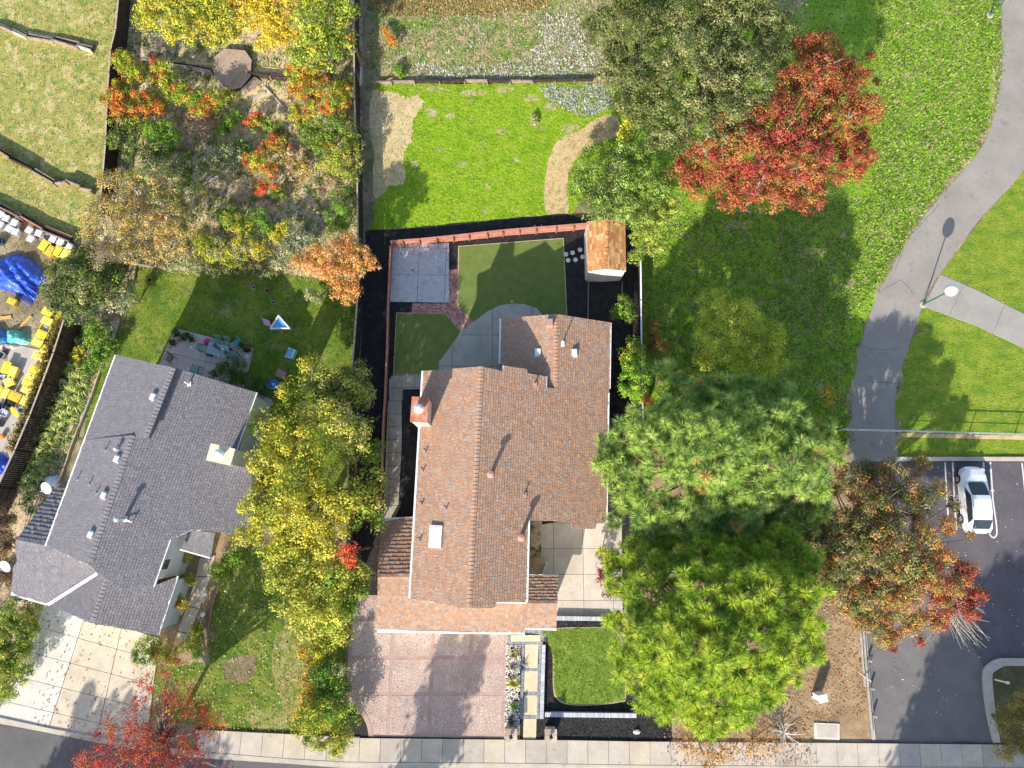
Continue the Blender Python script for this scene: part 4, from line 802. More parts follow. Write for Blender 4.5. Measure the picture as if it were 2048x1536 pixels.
for pl, x, y, pr in ((PN, 308, 794, g1), (P1, 236, 918, g2), (P1, 210, 991, g2), (P1, 184, 1069, g2)): wbox(pr, pl, x, y, (.28, .34, .22), rz=-.35)
for x, y in ((211, 901), (155, 959), (179, 969), (193, 987)): pipe(g2, P1, x, y, .38, .04, m_galv, fl=.08, fm=m_galv)
pipe(g2, P1, 237, 898, .35, .08, m_galv, cap=True, fm=m_galv); pipe(g3, P2, 378, 768, .6, .05, m_gut, fl=.14, fm=m_gut); pp = pipe(g3, P2, 250, 1038, 1.0, .1, m_galv, cap=True, fm=m_gut)
c = on(P2, 258, 1041); b = MB(); b.box((c[0], c[1], c[2]+.22), (.6, .08, .05), -.3); b.tube((c[0]+.2, c[1]-.1, c[2]), (c[0]+.2, c[1]-.1, c[2]+.35), .03, n=6); b.build('antenna_bracket', m_gut, grey)
def dish(px, py, z, label, az=3.6, root_px=None):
    c = G(px, py, z); bse = G(*(root_px or (px+4, py+18)), z-.6); root = empty('satellite_dish', tuple(bse), label, 'satellite dish', 'satellite dishes on the grey house')
    b = MB(); n = 20; u = Vector((math.sin(az)*math.cos(.95), math.cos(az)*math.cos(.95), math.sin(.95))); e1 = u.orthogonal().normalized(); e2 = u.cross(e1); cc = Vector(c); rg = []
    for k, (r, h) in enumerate(((.01, 0), (.22, .02), (.36, .06), (.46, .11))): rg.append([cc+u*h+(e1*math.cos(6.283*i/n)*1.0+e2*math.sin(6.283*i/n)*.85)*r for i in range(n)])
    for r0, r1 in zip(rg, rg[1:]):
        for i in range(n): b.face([r0[i], r0[(i+1) % n], r1[(i+1) % n], r1[i]])
    b.build('reflector', m_gut, root); b = MB(); b.tube(tuple(bse), cc, .03, n=6); b.build('mast', m_galv, root); b = MB(); b.tube(cc-e2*.35, cc+u*.5, .015, n=5); b.box(cc+u*.5, (.1, .08, .12)); b.build('receiver_arm', m_galv, root)
dish(95, 975, 3.6, 'white satellite dish above the ribbed grey lean-to', root_px=(97, 984)); dish(13, 1131, 3.6, 'white satellite dish off the left edge of the grey roof', root_px=(18, 1140))
# ------------------------------------------------------------------ shed
sb = G(1213, 500); shed = empty('shed', (sb[0], sb[1], 0), 'small cream shed with an orange brown shingle roof', 'shed')
SW_ = plane3((1175, 443, 2.35), (1176, 543, 2.35), (1213, 490, 2.95)); SE_ = plane3((1250, 443, 2.35), (1252, 543, 2.35), (1213, 490, 2.95))
s1_ = roofpart(shed, SW_, [(1174, 443), (1215, 437), (1212, 538), (1176, 543)], ((1174, 443), (1176, 543)), SHEDC, exp=.17, tw=.42, jit=.1); s2_ = roofpart(shed, SE_, [(1215, 437), (1250, 443), (1252, 542), (1212, 538)], ((1250, 443), (1252, 542)), SHEDC, exp=.17, tw=.42, jit=.1)
ridge(s1_, on(SW_, 1214, 438), on(SW_, 1212, 537), SHEDC, SW_, sp=.3, w_=.13)
sw = walls(shed, None, [(1174, 443, SW_), (1214, 437, SW_), (1250, 443, SE_), (1252, 541, SE_), (1212, 538, SW_), (1176, 542, SW_)], P('shed_paint', (.68, .62, .55)), .1)
opening(shed, G(1196, 555), G(1228, 555), .05, 1.9, 'shed_door', m_white)
# ================================================================== FENCES AND WALLS
def fence(label, line, z, mat, cap, bay=2.4, group='timber fences round the yards', post=.1, brd=.14, face=.04, rail=True, lean=0):
    """line: photo points of its top edge"""
    P_ = [G(x, y, z) for x, y in line]; c = P_[len(P_)//2]; root = empty('fence', (c[0], c[1], 0), label, 'fence', group); seg = []
    for a, b_ in zip(P_, P_[1:]):
        L = np.linalg.norm(b_-a); k = max(1, round(L/bay)); seg += [(a+(b_-a)*i/k, a+(b_-a)*(i+1)/k) for i in range(k)]
    for a, b_ in seg:
        b = MB(); L = np.linalg.norm(b_-a); n = max(1, int(L/brd)); u = (b_-a)/L
        for i in range(n):
            p = a+u*L*i/n; q = a+u*(L*(i+1)/n-.012); h = random.uniform(-.03, .03); b.beam((p[0], p[1], z+h), (q[0], q[1], z+h), face/2+random.uniform(0, .012), z+h)
        tag(b.build('fence_boards', mat, root), kind='stuff')
        b = MB(); b.tube((a[0], a[1], 0), (a[0], a[1], z+.06), post/2*1.2, n=4); b.build('post', mat, root)
        if cap: b = MB(); b.beam((a[0], a[1], z+.055), (b_[0], b_[1], z+.055), .11, .035); b.build('cap_rail', cap, root)
    return root
fence('long dark board fence between the shrub garden and the main back yard', [(707, -120), (708, 100), (709, 200), (714, 330), (716, 470), (717, 560), (712, 640), (704, 740), (697, 900), (694, 1060), (690, 1200)], 1.9, m_dark_wood, m_top)
fence('dark board fence between the dry hillside field and the shrub garden', [(240, -120), (237, 0), (231, 60), (221, 100), (215, 190), (211, 290), (204, 370), (200, 420)], 1.7, m_dark_wood, m_top)
fence('dark slatted fence behind the row of yellow bins', [(128, 640), (107, 706), (85, 765), (60, 830), (30, 900), (-5, 975), (-60, 1090)], 2.1, m_dark_wood, m_top)
fence('pale capped fence right of the shed and round green shrubs', [(1281, 520), (1282, 600), (1283, 690), (1285, 800), (1286, 850)], 1.7, m_dark_wood, m_gut)
fence('low redwood fence left of the turf squares', [(781, 492), (776, 600), (774, 690), (770, 790), (766, 850), (762, 1000), (758, 1040)], .75, m_red_wood, m_red_wood, bay=1.9)
b = MB()
for k, line in enumerate([[(130, 642), (107, 708), (85, 767), (60, 832), (30, 902)]]):
    q = [G(x-5, y, 1.2) for x, y in line]; V, C = [], []
    for a, c in zip(q, q[1:]):
        n = 420; t = RNG.uniform(0, 1, (n, 1)); ctr = a+(c-a)*t+RNG.normal(0, .12, (n, 3))*np.array([1, 1, 3]); ctr[:, 2] = ctr[:, 2].clip(.1, 2.1); v, cc = leaves(ctr, np.full(n, .15), pick([((.1, .09, .03), 3), ((.4, .33, .12), 2), ((.2, .16, .05), 2)], n), 10, (.11, .08)); V.append(v); C.append(cc)
    V = np.concatenate(V); C = np.concatenate(C); o = npmesh('ivy', V, np.arange(len(V)).reshape(-1, 4), C, LEAF); tag(o, 'speckled dry ivy covering the slatted fence beside the yellow bins', 'ivy')
def plankwall(label, line, mat, z=.5, th=.09, cat='retaining wall', group='old timber retaining walls', L0=1.6, rows=2, slack=.12, posts=True, pm=None):
    P_ = [G(x, y) for x, y in line]; c = P_[len(P_)//2]; root = empty('retaining_wall', (c[0], c[1], 0), label, cat, group)
    for a, b_ in zip(P_, P_[1:]):
        L = np.linalg.norm(b_-a); k = max(1, round(L/L0)); u = (b_-a)/L; n = np.array([-u[1], u[0], 0])
        for i in range(k):
            for r in range(rows):
                j0, j1 = random.uniform(-slack, slack), random.uniform(-slack, slack); off = n*(r*th*1.6-th*.8*(rows-1)); p, q = a+u*L*i/k+n*j0+off, a+u*L*(i+1)/k+n*j1+off; zz = z-r*.08+random.uniform(-.05, .05)
                p[2] = q[2] = zz; b = MB(); b.beam(p, q-u*.02, th, zz*.98); b.build('plank', mat[random.randrange(len(mat))] if isinstance(mat, list) else mat, root)
            if posts:
                p = a+u*L*i/k-n*.16; b = MB(); b.box((p[0], p[1], z*.55), (.1, .1, z*1.1)); b.build('post', pm or m_wood, root)
    return root
plankwall('broken weathered plank wall at the top left of the dry field', [(-60, 42), (0, 56), (60, 74), (112, 82), (160, 96), (190, 100)], [m_wood, m_grey_wood], .45, rows=3, slack=.2)
plankwall('bowed brown timber wall across the middle of the dry field', [(-60, 270), (0, 300), (30, 320), (75, 345), (115, 370), (140, 366), (170, 378), (192, 388)], [m_wood, m_dark_wood], .6, rows=2)
plankwall('timber wall above the white buckets', [(-60, 385), (0, 414), (50, 438), (95, 460), (150, 482)], [m_wood, m_dark_wood, m_red_wood], .6, rows=3, slack=.14)
plankwall('low timber edge between the ashy field and the bright lawn', [(738, 168), (830, 166), (930, 165), (1020, 166), (1110, 164), (1225, 160)], [m_dark_wood, m_wood], .35, rows=1, slack=.05)
plankwall('dark timber terrace wall left of the octagonal deck', [(290, 122), (340, 132), (385, 138), (428, 147)], [m_dark_wood, m_grey_wood], .5, rows=2, slack=.04)
plankwall('dark timber terrace wall right of the octagonal deck', [(500, 151), (545, 157), (590, 162), (640, 167), (705, 172)], [m_dark_wood, m_grey_wood], .5, rows=2, slack=.04)
sheet('terrace_ledge', [(512, 134), (560, 137), (600, 146), (600, 151), (508, 144)], m_sand, .06, th=.05, ragged=.05); sheet('terrace_ledge', [(370, 123), (425, 127), (427, 133), (372, 129)], m_sand, .06, th=.05, ragged=.05)
plankwall('pale timber edging beside the strap leaved plants', [(240, 640), (228, 680), (206, 733), (184, 795), (160, 855), (140, 910), (120, 968)], [m_edge, m_grey_wood], .25, rows=1, slack=.03, posts=False, L0=2.4)
plankwall('weathered edging right below the dark slatted fence', [(158, 648), (143, 700), (118, 760), (92, 812), (70, 862), (45, 925), (10, 1000)], [m_grey_wood, m_wood], .2, rows=1, slack=.05, posts=False)
plankwall('short timber edging at the top left of the back lawn', [(273, 533), (268, 566)], [m_edge], .2, rows=1, slack=0, posts=False); plankwall('white timber edging at the foot of the grey shrubs', [(276, 530), (326, 536)], [m_grey_wood], .2, rows=1, slack=0, posts=False)
# pink retaining wall: leaning boards and posts
L_ = [(783, 487), (840, 483), (900, 477), (955, 471), (1010, 465), (1060, 461), (1115, 457), (1174, 452)]; zt = .6
c = G(980, 468); pk = empty('retaining_wall', (c[0], c[1], 0), 'pink stained board wall with posts along the top of the black mulch', 'retaining wall')
Q = [G(x, y, 0) for x, y in L_]
def along(px): 
    for (x0, y0), (x1, y1) in zip(L_, L_[1:]):
        if px <= x1 or (x1, y1) == L_[-1]: return y0+(y1-y0)*(px-x0)/(x1-x0)
PX = [783, 808, 841, 875, 908, 939, 975, 1006, 1039, 1072, 1112, 1147, 1174]
for x0, x1 in zip(PX, PX[1:]):
    for r in range(3):
        z1 = .2*(r+1); p, q = G(x0+.3, along(x0)+6, 0), G(x1-.3, along(x1)+6, 0); off = np.array([0, .05*r+random.uniform(-.015, .015), z1]); b = MB(); b.beam(p+off, q+off, .05, .195); b.build('plank', m_red_wood, pk)
    p, q = G(x0+.3, along(x0)+6, 0), G(x1-.3, along(x1)+6, 0); b = MB(); b.beam(p+np.array([0, .14, .64]), q+np.array([0, .14, .64]), .2, .035); b.build('cap_board', m_red_wood, pk)
for x in PX[1:-1]:
    p = G(x, along(x)+7); b = MB(); b.box((p[0], p[1]-.02, .36), (.1, .12, .72)); b.build('post', M('post_brown', [(.28, .12, .08)], grain=.2) if x == 808 else bpy.data.materials['post_brown'], pk)
for lbl, a, c in (('thin brown edging strip from shed to wing roof', (1177, 562), (1176, 640)), ('short brown edging strip under the right shed corner', (1245, 562), (1244, 588))):
    b = MB(); b.beam(G(*a, .1), G(*c, .1), .06, .1); tag(b.build('edging_strip', m_wood), lbl, 'edging')
# metal rail fence across the park path
c = G(1860, 865); rf = empty('rail_fence', (c[0], c[1], 0), 'white metal pipe rail crossing the foot of the park path', 'railing'); P_ = [G(x, y, 1.0) for x, y in [(1688, 858), (1718, 859), (1765, 860), (1812, 861), (1870, 862.5), (1955, 865), (2048, 868), (2135, 871), (2230, 875), (2330, 878)]]
for a, c in zip(P_, P_[1:]):
    b = MB(); b.tube(a, c, .035, n=8); b.build('rail', m_galv, rf); b = MB(); b.tube(a-np.array([0, 0, .5]), c-np.array([0, 0, .5]), .02, n=6); b.build('rail', m_galv, rf)
for a in P_: b = MB(); b.tube((a[0], a[1], 0), a, .04, n=8); b.build('post', m_galv, rf)
sheet('rail_strip', [(1790, 866), (2600, 883), (2600, 892), (1790, 874)], m_straw, .014)
# wooden guard rail by the car park
c = G(1728, 1350); gr = empty('guard_rail', (c[0], c[1], 0), 'weathered white timber rail between bare dirt and car park', 'railing')
ln = [(1719, 1205), (1722, 1262), (1726, 1320), (1731, 1375), (1736, 1430), (1740, 1480)]
for i, (a, c) in enumerate(zip(ln, ln[1:])):
    for r, (dx, z) in enumerate(((0, .62), (6, .55), (9, .2))):
        if r == 0 and i > 2: continue
        b = MB(); b.beam(G(a[0]+dx, a[1], z), G(c[0]+dx, c[1]-.5, z), .1 if r < 2 else .16, .14); b.build('plank', m_grey_wood if r < 2 else m_kerb, gr)
    p = G(a[0]+8, a[1]); b = MB(); b.box((p[0], p[1], .3), (.12, .12, .6)); b.build('post', m_grey_wood, gr)
b = MB(); p, q = G(1718, 1345, .5), G(1743, 1363, .9); b.tube(p, q, .035, n=7); b.tube(q, (q[0], q[1], 0), .03, n=6); b.build('bent_pipe', m_galv, gr)
# deck
oc = G(463, 138); dk = empty('deck', (oc[0], oc[1], 0), 'octagonal brown timber deck among the orange berried shrubs', 'deck')
dp = gp([(449, 97), (490, 101), (503, 120), (501, 152), (482, 175), (460, 178), (439, 164), (424, 138), (428, 114)], .45); a_ = angp((440, 165), (480, 120)); u = np.array([math.cos(a_), math.sin(a_)]); v = np.array([-u[1], u[0]]); o = dp[0][:2]
cs = [((np.array(p[:2])-o)@v) for p in dp]
m_dk = [M('deck_board_%s' % n, [c1, c2], 2, grain=.2, bump=.3) for n, c1, c2 in (('brown', (.36, .26, .19), (.43, .32, .24)), ('tan', (.4, .3, .22), (.46, .35, .27)))]
y = min(cs)
while y < max(cs):
    c = clip(dp, [o+u*x+v*yy for x, yy in ((-9, y+.006), (9, y+.006), (9, y+.14), (-9, y+.14))])
    if area(c) > .03: b = MB(); b.prism(c, .41, .45+random.uniform(0, .006)); b.build('deck_board', random.choice(m_dk), dk)
    y += .146
b = MB(); b.prism(inset([np.array([*p[:2], 0]) for p in dp], .05), 0, .405); b.build('deck_frame', m_dark_wood, dk)
for k in range(3):
    b = MB(); b.prism(gp([(482+k*6, 179+k*1-k*2), (508+k*4, 153+k*3), (514+k*4, 156+k*3), (488+k*6, 184-k*1)], .3-.1*k), 0, .3-.1*k); b.build('step', m_dk[0], dk)
pathp = [(530, 175), (545, 190), (558, 205), (572, 222)]
plankwall('curved timber strip on the sandy slope below the deck', pathp, [m_grey_wood], .15, rows=1, slack=.02, posts=False, group='timber strips below the deck')
sheet('sandy_slope', [(505, 175), (560, 170), (585, 200), (590, 235), (560, 245), (500, 215), (485, 195)], m_sand, .014, ragged=.12); sheet('sandy_slope', [(475, 250), (530, 262), (535, 285), (490, 280)], m_sand, .014, ragged=.12); sheet('sandy_slope', [(455, 365), (510, 375), (500, 400), (450, 395)], m_sand, .014, ragged=.12)
for k, (x0, y0, x1, y1) in enumerate([(418, 360, 437, 352), (424, 373, 445, 361), (441, 389, 453, 368), (453, 392, 464, 375), (505, 198, 530, 183), (470, 152, 482, 160)][:5]):
    b = MB(); b.beam(G(x0, y0, .12), G(x1, y1, .12), .18, .12); tag(b.build('plank', m_grey_wood), ('lowest left pale plank fanned below the silver shrub', 'second pale plank fanned below the silver shrub', 'third pale plank fanned below the silver shrub', 'rightmost pale plank fanned below the silver shrub', 'pale plank lying on the sandy slope by the deck steps')[k], 'plank', 'pale planks lying on the slope')
# planks and debris by the wall corner
b = MB(); b.beam(G(712, 95, 1.5), G(722, 130, .2), .18, .04); tag(b.build('plank', P('orange_plank', (.6, .25, .08))), 'upper orange plank leaning on the dark long fence', 'plank'); b = MB(); b.beam(G(708, 132, 1.5), G(720, 165, .2), .16, .04); tag(b.build('plank', bpy.data.materials['orange_plank']), 'lower orange plank leaning on the dark long fence', 'plank')
b = MB(); b.beam(G(722, 135, .3), G(720, 170, .3), .08, .1); tag(b.build('plank', m_white), 'white upright plank at the left end of the low timber edge', 'plank'); b = MB(); b.beam(G(765, 164, .3), G(784, 156, .3), .14, .1); tag(b.build('plank', m_red_wood), 'reddish plank end sticking out of the weeds', 'plank'); b = MB(); b.beam(G(770, 172, .2), G(786, 155, .25), .07, .06); tag(b.build('plank', m_grey_wood), 'thin pale stick crossing the reddish plank', 'plank')
b = MB()
for i in range(9):
    t0, t1 = 3.4+i*.3, 3.7+i*.3; c0 = G(1076, 448, .12); b.tube((c0[0]+.28*math.cos(t0), c0[1]+.28*math.sin(t0), .1), (c0[0]+.28*math.cos(t1), c0[1]+.28*math.sin(t1), .1), .035, n=6)
tag(b.build('hose', P('cream_hose', (.62, .52, .44))), 'curl of cream hose on the mulch above the pink wall', 'hose')
# ================================================================== SMALL GROUND THINGS
for k, (x, y, t) in enumerate([(1132, 509, 'leftmost upper'), (1145, 506, 'middle upper'), (1160, 500, 'rightmost upper'), (1136, 521, 'leftmost lower'), (1151, 520, 'middle lower'), (1165, 514, 'rightmost lower')]):
    p = G(x, y); b = MB(); b.lathe((p[0], p[1], 0), [(.17, .0), (.17, .055), (.15, .065), (.0, .068)], 16); b.lathe((p[0]+.02, p[1], .066), [(.09, 0), (.09, .006), (.0, .007)], 10)
    tag(b.build('stepping_stone', conc('stone%d' % k, (.6, .58, .54), (.72, .7, .66)), smooth=False), f'{t} round grey stepping stone beside the shed', 'stepping stone', 'round stepping stones in the mulch')
p = G(1024, 604); b = MB(); b.lathe((p[0], p[1], 0), [(.12, 0), (.12, .1), (.06, .12), (.06, .18), (0, .2)], 12); tag(b.build('sprinkler_box', m_kerb), 'small round fitting at the top of the curved patio', 'drain')
def lamp(label, bx, by, lit=False):
    p = G(bx, by); root = empty('street_lamp', (p[0], p[1], 0), label, 'street lamp', 'park path lamps'); gm = P('lamp_green', (.03, .12, .09))
    b = MB(); b.lathe((p[0], p[1], 0), [(.26, 0), (.26, .06), (.24, .09), (0, .09)], 16); b.build('footing', m_kerb, root)
    for a in range(4): b = MB(); b.lathe((p[0]+.15*math.cos(a*1.57+.78), p[1]+.15*math.sin(a*1.57+.78), .09), [(.03, 0), (.03, .05), (0, .055)], 6); b.build('bolt', m_galv, root)
    b = MB(); b.lathe((p[0], p[1], .09), [(.1, 0), (.1, .1), (.055, .16), (.045, 3.2)], 10); b.build('pole', gm, root)
    b = MB(); n = 18; prof = [(.1, 3.12)]+[(.42*math.sin(math.pi*i/9), 3.5-.4*math.cos(math.pi*i/9)) for i in range(1, 9)]+[(.02, 3.9)]; b.lathe((p[0], p[1], 0), prof, n); b.build('globe', P('opal_globe', (.82, .83, .84), .3), root, smooth=True)
lamp('white globe lamp at the fork of the park path', 1846, 609); lamp('lamp post at the top right beside the park path', 1979, 31)
p = G(2004, 1364, .0); q0, q1 = G(1990, 1359, .1), G(2014, 1365, 1.2); b = MB(); b.tube(q0, q1, .05, n=8); b.box((q1[0], q1[1], 1.25), (.22, .16, .1)); tag(b.build('marker_post', m_white), 'white post leaning in the kerbed island', 'post')
# utility vault and white cabinet beside the bare dirt
vt = sheet('utility_vault', [(1627, 1445), (1678, 1447), (1678, 1479), (1628, 1477)], m_newc, .09, th=.2, kind=None)
tag(vt, 'pale concrete utility vault lid set in the leafy dirt', 'utility cover')
b = MB(); b.prism(gp([(1632, 1449), (1674, 1450), (1674, 1475), (1633, 1474)]), .09, .1); b.build('lid_panel', m_conc[1], vt)
p = G(1632, 1389); root = empty('utility_box', (p[0], p[1], 0), 'small white utility box half hidden at the pine edge', 'utility box'); b = MB(); b.box((p[0], p[1], .55), (.5, .4, 1.1), .2); b.build('cabinet', m_white, root); b = MB(); b.box((p[0], p[1], 1.13), (.58, .48, .05), .2); b.build('lid', m_white, root); b = MB(); b.box((p[0]-.04, p[1]-.21, .55), (.36, .02, .8), .2); b.build('door', m_galv, root)
b = MB(); b.beam(G(1622, 1397, .2), G(1634, 1394, .2), .25, .04); tag(b.build('loose_board', m_galv), 'loose pale board lying against the utility box', 'board')
p = G(1273, 1463); b = MB(); b.lathe((p[0], p[1], 0), [(.12, 0), (.17, .08), (.1, .16), (0, .18)], 7, sx=1.5); tag(b.build('white_stone', m_newc), 'white stone at the end of the black front mulch', 'stone')
# gate pillars
for lbl, x, y in (('stone gate pillar with black lantern left of the cream walk', 1022, 1462), ('stone gate pillar with black lantern right of the cream walk', 1100, 1462)):
    p = G(x, y); root = empty('gate_pillar', (p[0], p[1], 0), lbl, 'pillar', 'stone pillars at the front walk'); ms = [M('fieldstone_%d%d' % (x, i), [c], grain=.25, bump=.5) for i, c in enumerate([(.45, .37, .28), (.55, .47, .38), (.36, .29, .23), (.5, .4, .33)])]
    for lv in range(5):
        for sd in range(4):
            for k in range(2):
                a_ = sd*math.pi/2; ux, uy = math.cos(a_), math.sin(a_); w_ = .15; cx = p[0]+ux*.24-uy*(k-.5)*.32*(1 if lv % 2 else .9); cy = p[1]+uy*.24+ux*(k-.5)*.32; b = MB()
                b.box((cx, cy, .1+lv*.19), (.14+random.uniform(0, .03), .29, .17), a_); b.build('stone', random.choice(ms), root)
    b = MB(); b.box((p[0], p[1], .48), (.5, .5, .96)); b.build('core', m_kerb, root)
    for k in range(4): b = MB(); b.box((p[0]+(.2 if k % 2 else -.2), p[1]+(.2 if k > 1 else -.2), 1.02), (.39, .39, .08), 0); b.build('cap_stone', ms[k], root)
    b = MB(); b.tube((p[0], p[1], 1.06), (p[0], p[1], 1.2), .04, n=6); b.box((p[0], p[1], 1.32), (.17, .17, .26)); b.lathe((p[0], p[1], 1.45), [(.15, 0), (.04, .12), (0, .18)], 4); b.build('lantern', m_dark, root)
# ================================================================== CAR
def car():
    ax0, ax1 = G(1970, 925), G(1983, 1060); hd = math.atan2(ax0[1]-ax1[1], ax0[0]-ax1[0])-math.pi/2
    c = G(1938, 1000, 0); root = empty('parked_car', (c[0], c[1], .025), 'white parked sedan nosed up to the grass kerb', 'car', rz=hd); pw = M('car_white', [(.82, .82, .81)], grain=.0, bump=0, rough=.25, spec=.5, coat=.8); L = 4.55
    st = [(-2.27, .55, .42, .62, .58), (-2.2, .74, .3, .86, .86), (-1.9, .86, .24, .98, .98), (-1.4, .9, .22, .97, 1.0), (-.6, .91, .2, .93, .96), (.4, .91, .2, .9, .94), (1.1, .9, .22, .86, .93), (1.7, .86, .24, .78, .85), (2.1, .74, .3, .66, .74), (2.24, .5, .4, .58, .62), (2.29, .3, .45, .52, .54)]
    b = MB(); rings = []
    for y, hw, zb, zs, zt in st:
        r = []
        for f, z in ((.86, zb), (.99, zb+.12), (1, (zb+zs)/2), (.96, zs), (.78, zs+(zt-zs)*.7), (.4, zt), (0, zt+.01)): r.append((hw*f, y, z))
        rings.append([(-x, yy, z) for x, yy, z in r]+[(x, yy, z) for x, yy, z in r[-2::-1]])
    for r0, r1 in zip(rings, rings[1:]):
        for i in range(len(r0)-1): b.face([r0[i], r0[i+1], r1[i+1], r1[i]][::-1])
    b.face(rings[0][::-1]); b.face(rings[-1])
    for r0, r1 in zip(rings, rings[1:]): b.face([r0[-1], r0[0], r1[0], r1[-1]])
    b.build('body', pw, root, local=True, smooth=True)
    g0 = [(-1.98, .62, 1.0), (-1.35, .6, 1.36), (-.75, .62, 1.46), (.05, .62, 1.44), (.3, .61, 1.37), (1.12, .74, .95)]
    lo = [(-1.98, .74), (-1.35, .8), (-.75, .83), (.05, .83), (.3, .82), (1.12, .8)]
    b = MB()
    for (y0, w0, z0), (y1, w1, z1) in list(zip(g0, g0[1:]))[1:4]: b.face([(-w0, y0, z0), (w0, y0, z0), (w1, y1, z1), (-w1, y1, z1)]); 
    for sg in (-1, 1):
        for k in (1, 2, 3): (y0, w0, z0), (y1, w1, z1) = g0[k], g0[k+1]; b.face([(sg*w0, y0, z0), (sg*(w0+.05), y0, z0-.08), (sg*(w1+.05), y1, z1-.08), (sg*w1, y1, z1)])
    b.build('roof', pw, root, local=True)
    b = MB(); b.face([(-.6, 1.08, .98), (-.59, .32, 1.37), (.59, .32, 1.37), (.6, 1.08, .98)]); b.face([(-.6, 1.08, .98), (-.42, 1.2, .955), (.42, 1.2, .955), (.6, 1.08, .98)][::-1]); b.build('windscreen', m_glass, root, local=True)
    b = MB(); b.face([(-.58, -1.96, 1.01), (-.57, -1.38, 1.345), (.57, -1.38, 1.345), (.58, -1.96, 1.01)]); b.build('rear_window', m_glass, root, local=True)
    for sg in (-1, 1):
        b = MB(); b.face([(sg*.8, -1.6, .97), (sg*.82, -.55, .97), (sg*.67, -.55, 1.38), (sg*.65, -1.3, 1.28)]); b.build('side_window', m_glass, root, local=True)
        b = MB(); b.face([(sg*.82, -.48, .97), (sg*.8, .85, .95), (sg*.66, .3, 1.3), (sg*.67, -.48, 1.38)]); b.build('side_window', m_glass, root, local=True)
        b = MB(); b.face([(sg*.74, -1.96, .99), (sg*.8, -1.6, .97), (sg*.65, -1.3, 1.28), (sg*.62, -1.38, 1.35), (sg*.6, -1.98, 1.0)]); b.build('pillar', pw, root, local=True); b = MB(); b.face([(sg*.8, .85, .95), (sg*.78, 1.1, .95), (sg*.6, 1.08, .985), (sg*.61, .3, 1.37), (sg*.66, .3, 1.3)]); b.build('pillar', pw, root, local=True)
        b = MB(); b.box((sg*1.0, .62, 1.0), (.2, .12, .12)); b.build('wing_mirror', pw, root, local=True)
        b = MB(); b.box((sg*.66, 2.02, .7), (.28, .24, .1), -sg*.5); b.build('headlight', P('headlight_glass%d' % sg, (.5, .52, .55), .15), root, local=True)
        b = MB(); b.box((sg*.66, -2.2, .8), (.26, .1, .12), sg*.2); b.build('tail_light', P('tail_red%d' % sg, (.5, .03, .03), .2), root, local=True)
        for y in (1.42, -1.32):
            b = MB()
            for t in range(18):
                a0, a1 = t*math.pi/9, (t+1)*math.pi/9
                for x0, x1, r0, r1 in ((sg*.72, sg*.93, .33, .33), (sg*.93, sg*.935, .33, .22)): b.face([(x0, y+r0*math.cos(a0), .33+r0*math.sin(a0)), (x0, y+r0*math.cos(a1), .33+r0*math.sin(a1)), (x1, y+r1*math.cos(a1), .33+r1*math.sin(a1)), (x1, y+r1*math.cos(a0), .33+r1*math.sin(a0))])
            wh = b.build('wheel', m_dark, root, local=True); b = MB()
            for t in range(5): a0 = t*1.2566; b.box((sg*.925, y+.11*math.cos(a0), .33+.11*math.sin(a0)), (.02, .2, .06), rx=a0)
            b.build('rim', m_galv, wh, local=True)
    for y in (-.5, .95):
        b = MB()
        for sg in (-1, 1): b.box((sg*.912, y, .6), (.006, .012, .5))
        b.build('door_seam', m_dark, root, local=True)
    b = MB(); b.box((0, 2.27, .5), (.7, .06, .12)); b.build('grille', m_dark, root, local=True)
car()
# ================================================================== BACK LAWN THINGS
def P3(px, py, z=0): return G(px, py, z)
m_green = P('chair_green', (.22, .42, .3)); m_blue = P('toy_blue', (.1, .33, .75), .4); m_pink = P('toy_pink', (.75, .4, .58), .4); m_teal = P('toy_teal', (.05, .42, .42), .4); m_cream = P('toy_cream', (.72, .64, .56), .4); m_terra = P('terracotta', (.45, .18, .09))
p = P3(556, 648); ph = empty('playhouse', (p[0], p[1], 0), 'toy climbing house with a blue roof and pink slide on the lawn', 'play house')
tri = [(557, 631), (579, 656), (541, 657)]; T3 = [G(x, y, 1.35) for x, y in tri]; b = MB(); b.prism(T3, 1.27, 1.3); b.build('blue_floor', m_blue, ph); b = MB()
for a, c in zip(T3, T3[1:]+T3[:1]): b.tube(a, c, .06, n=7)
b.build('cream_frame', m_cream, ph)
B3 = [G(x+dx, y+dy, 0) for (x, y), (dx, dy) in zip(tri, ((4, 4), (6, 8), (4, 8)))]
for i, (a, c) in enumerate(zip(T3, B3)): b = MB(); b.tube(a, c, .07, n=6); b.build('leg', m_teal if i else m_cream, ph)
b = MB(); b.face([T3[1], T3[2], B3[2]+np.array([0, 0, .5]), B3[1]+np.array([0, 0, .5])]); b.build('teal_panel', m_teal, ph)
b = MB(); a, c = G(541, 648, 1.0), G(526, 643, .1); u_ = np.array([.1, -.22, 0]); b.face([a+u_, a-u_, c-u_, c+u_]); b.beam(a+u_, c+u_, .04, -.1); b.beam(a-u_, c-u_, .04, -.1); b.build('slide', m_pink, ph)
b = MB(); b.beam(G(562, 662, .4), G(566, 669, .0), .12, .04); b.build('ladder', P('toy_orange', (.6, .25, .1)), ph)
p = P3(583, 709); tc = empty('toy_chair', (p[0], p[1], 0), 'blue toy chair with a mint back standing on the lawn', 'toy chair', rz=-.35)
b = MB(); b.box((0, 0, .3), (.55, .55, .1)); b.build('seat', P('seat_blue', (.25, .42, .8), .4), tc, local=True); b = MB(); b.box((.33, .02, .45), (.14, .66, .5)); b.build('backrest', P('mint', (.35, .7, .62), .4), tc, local=True)
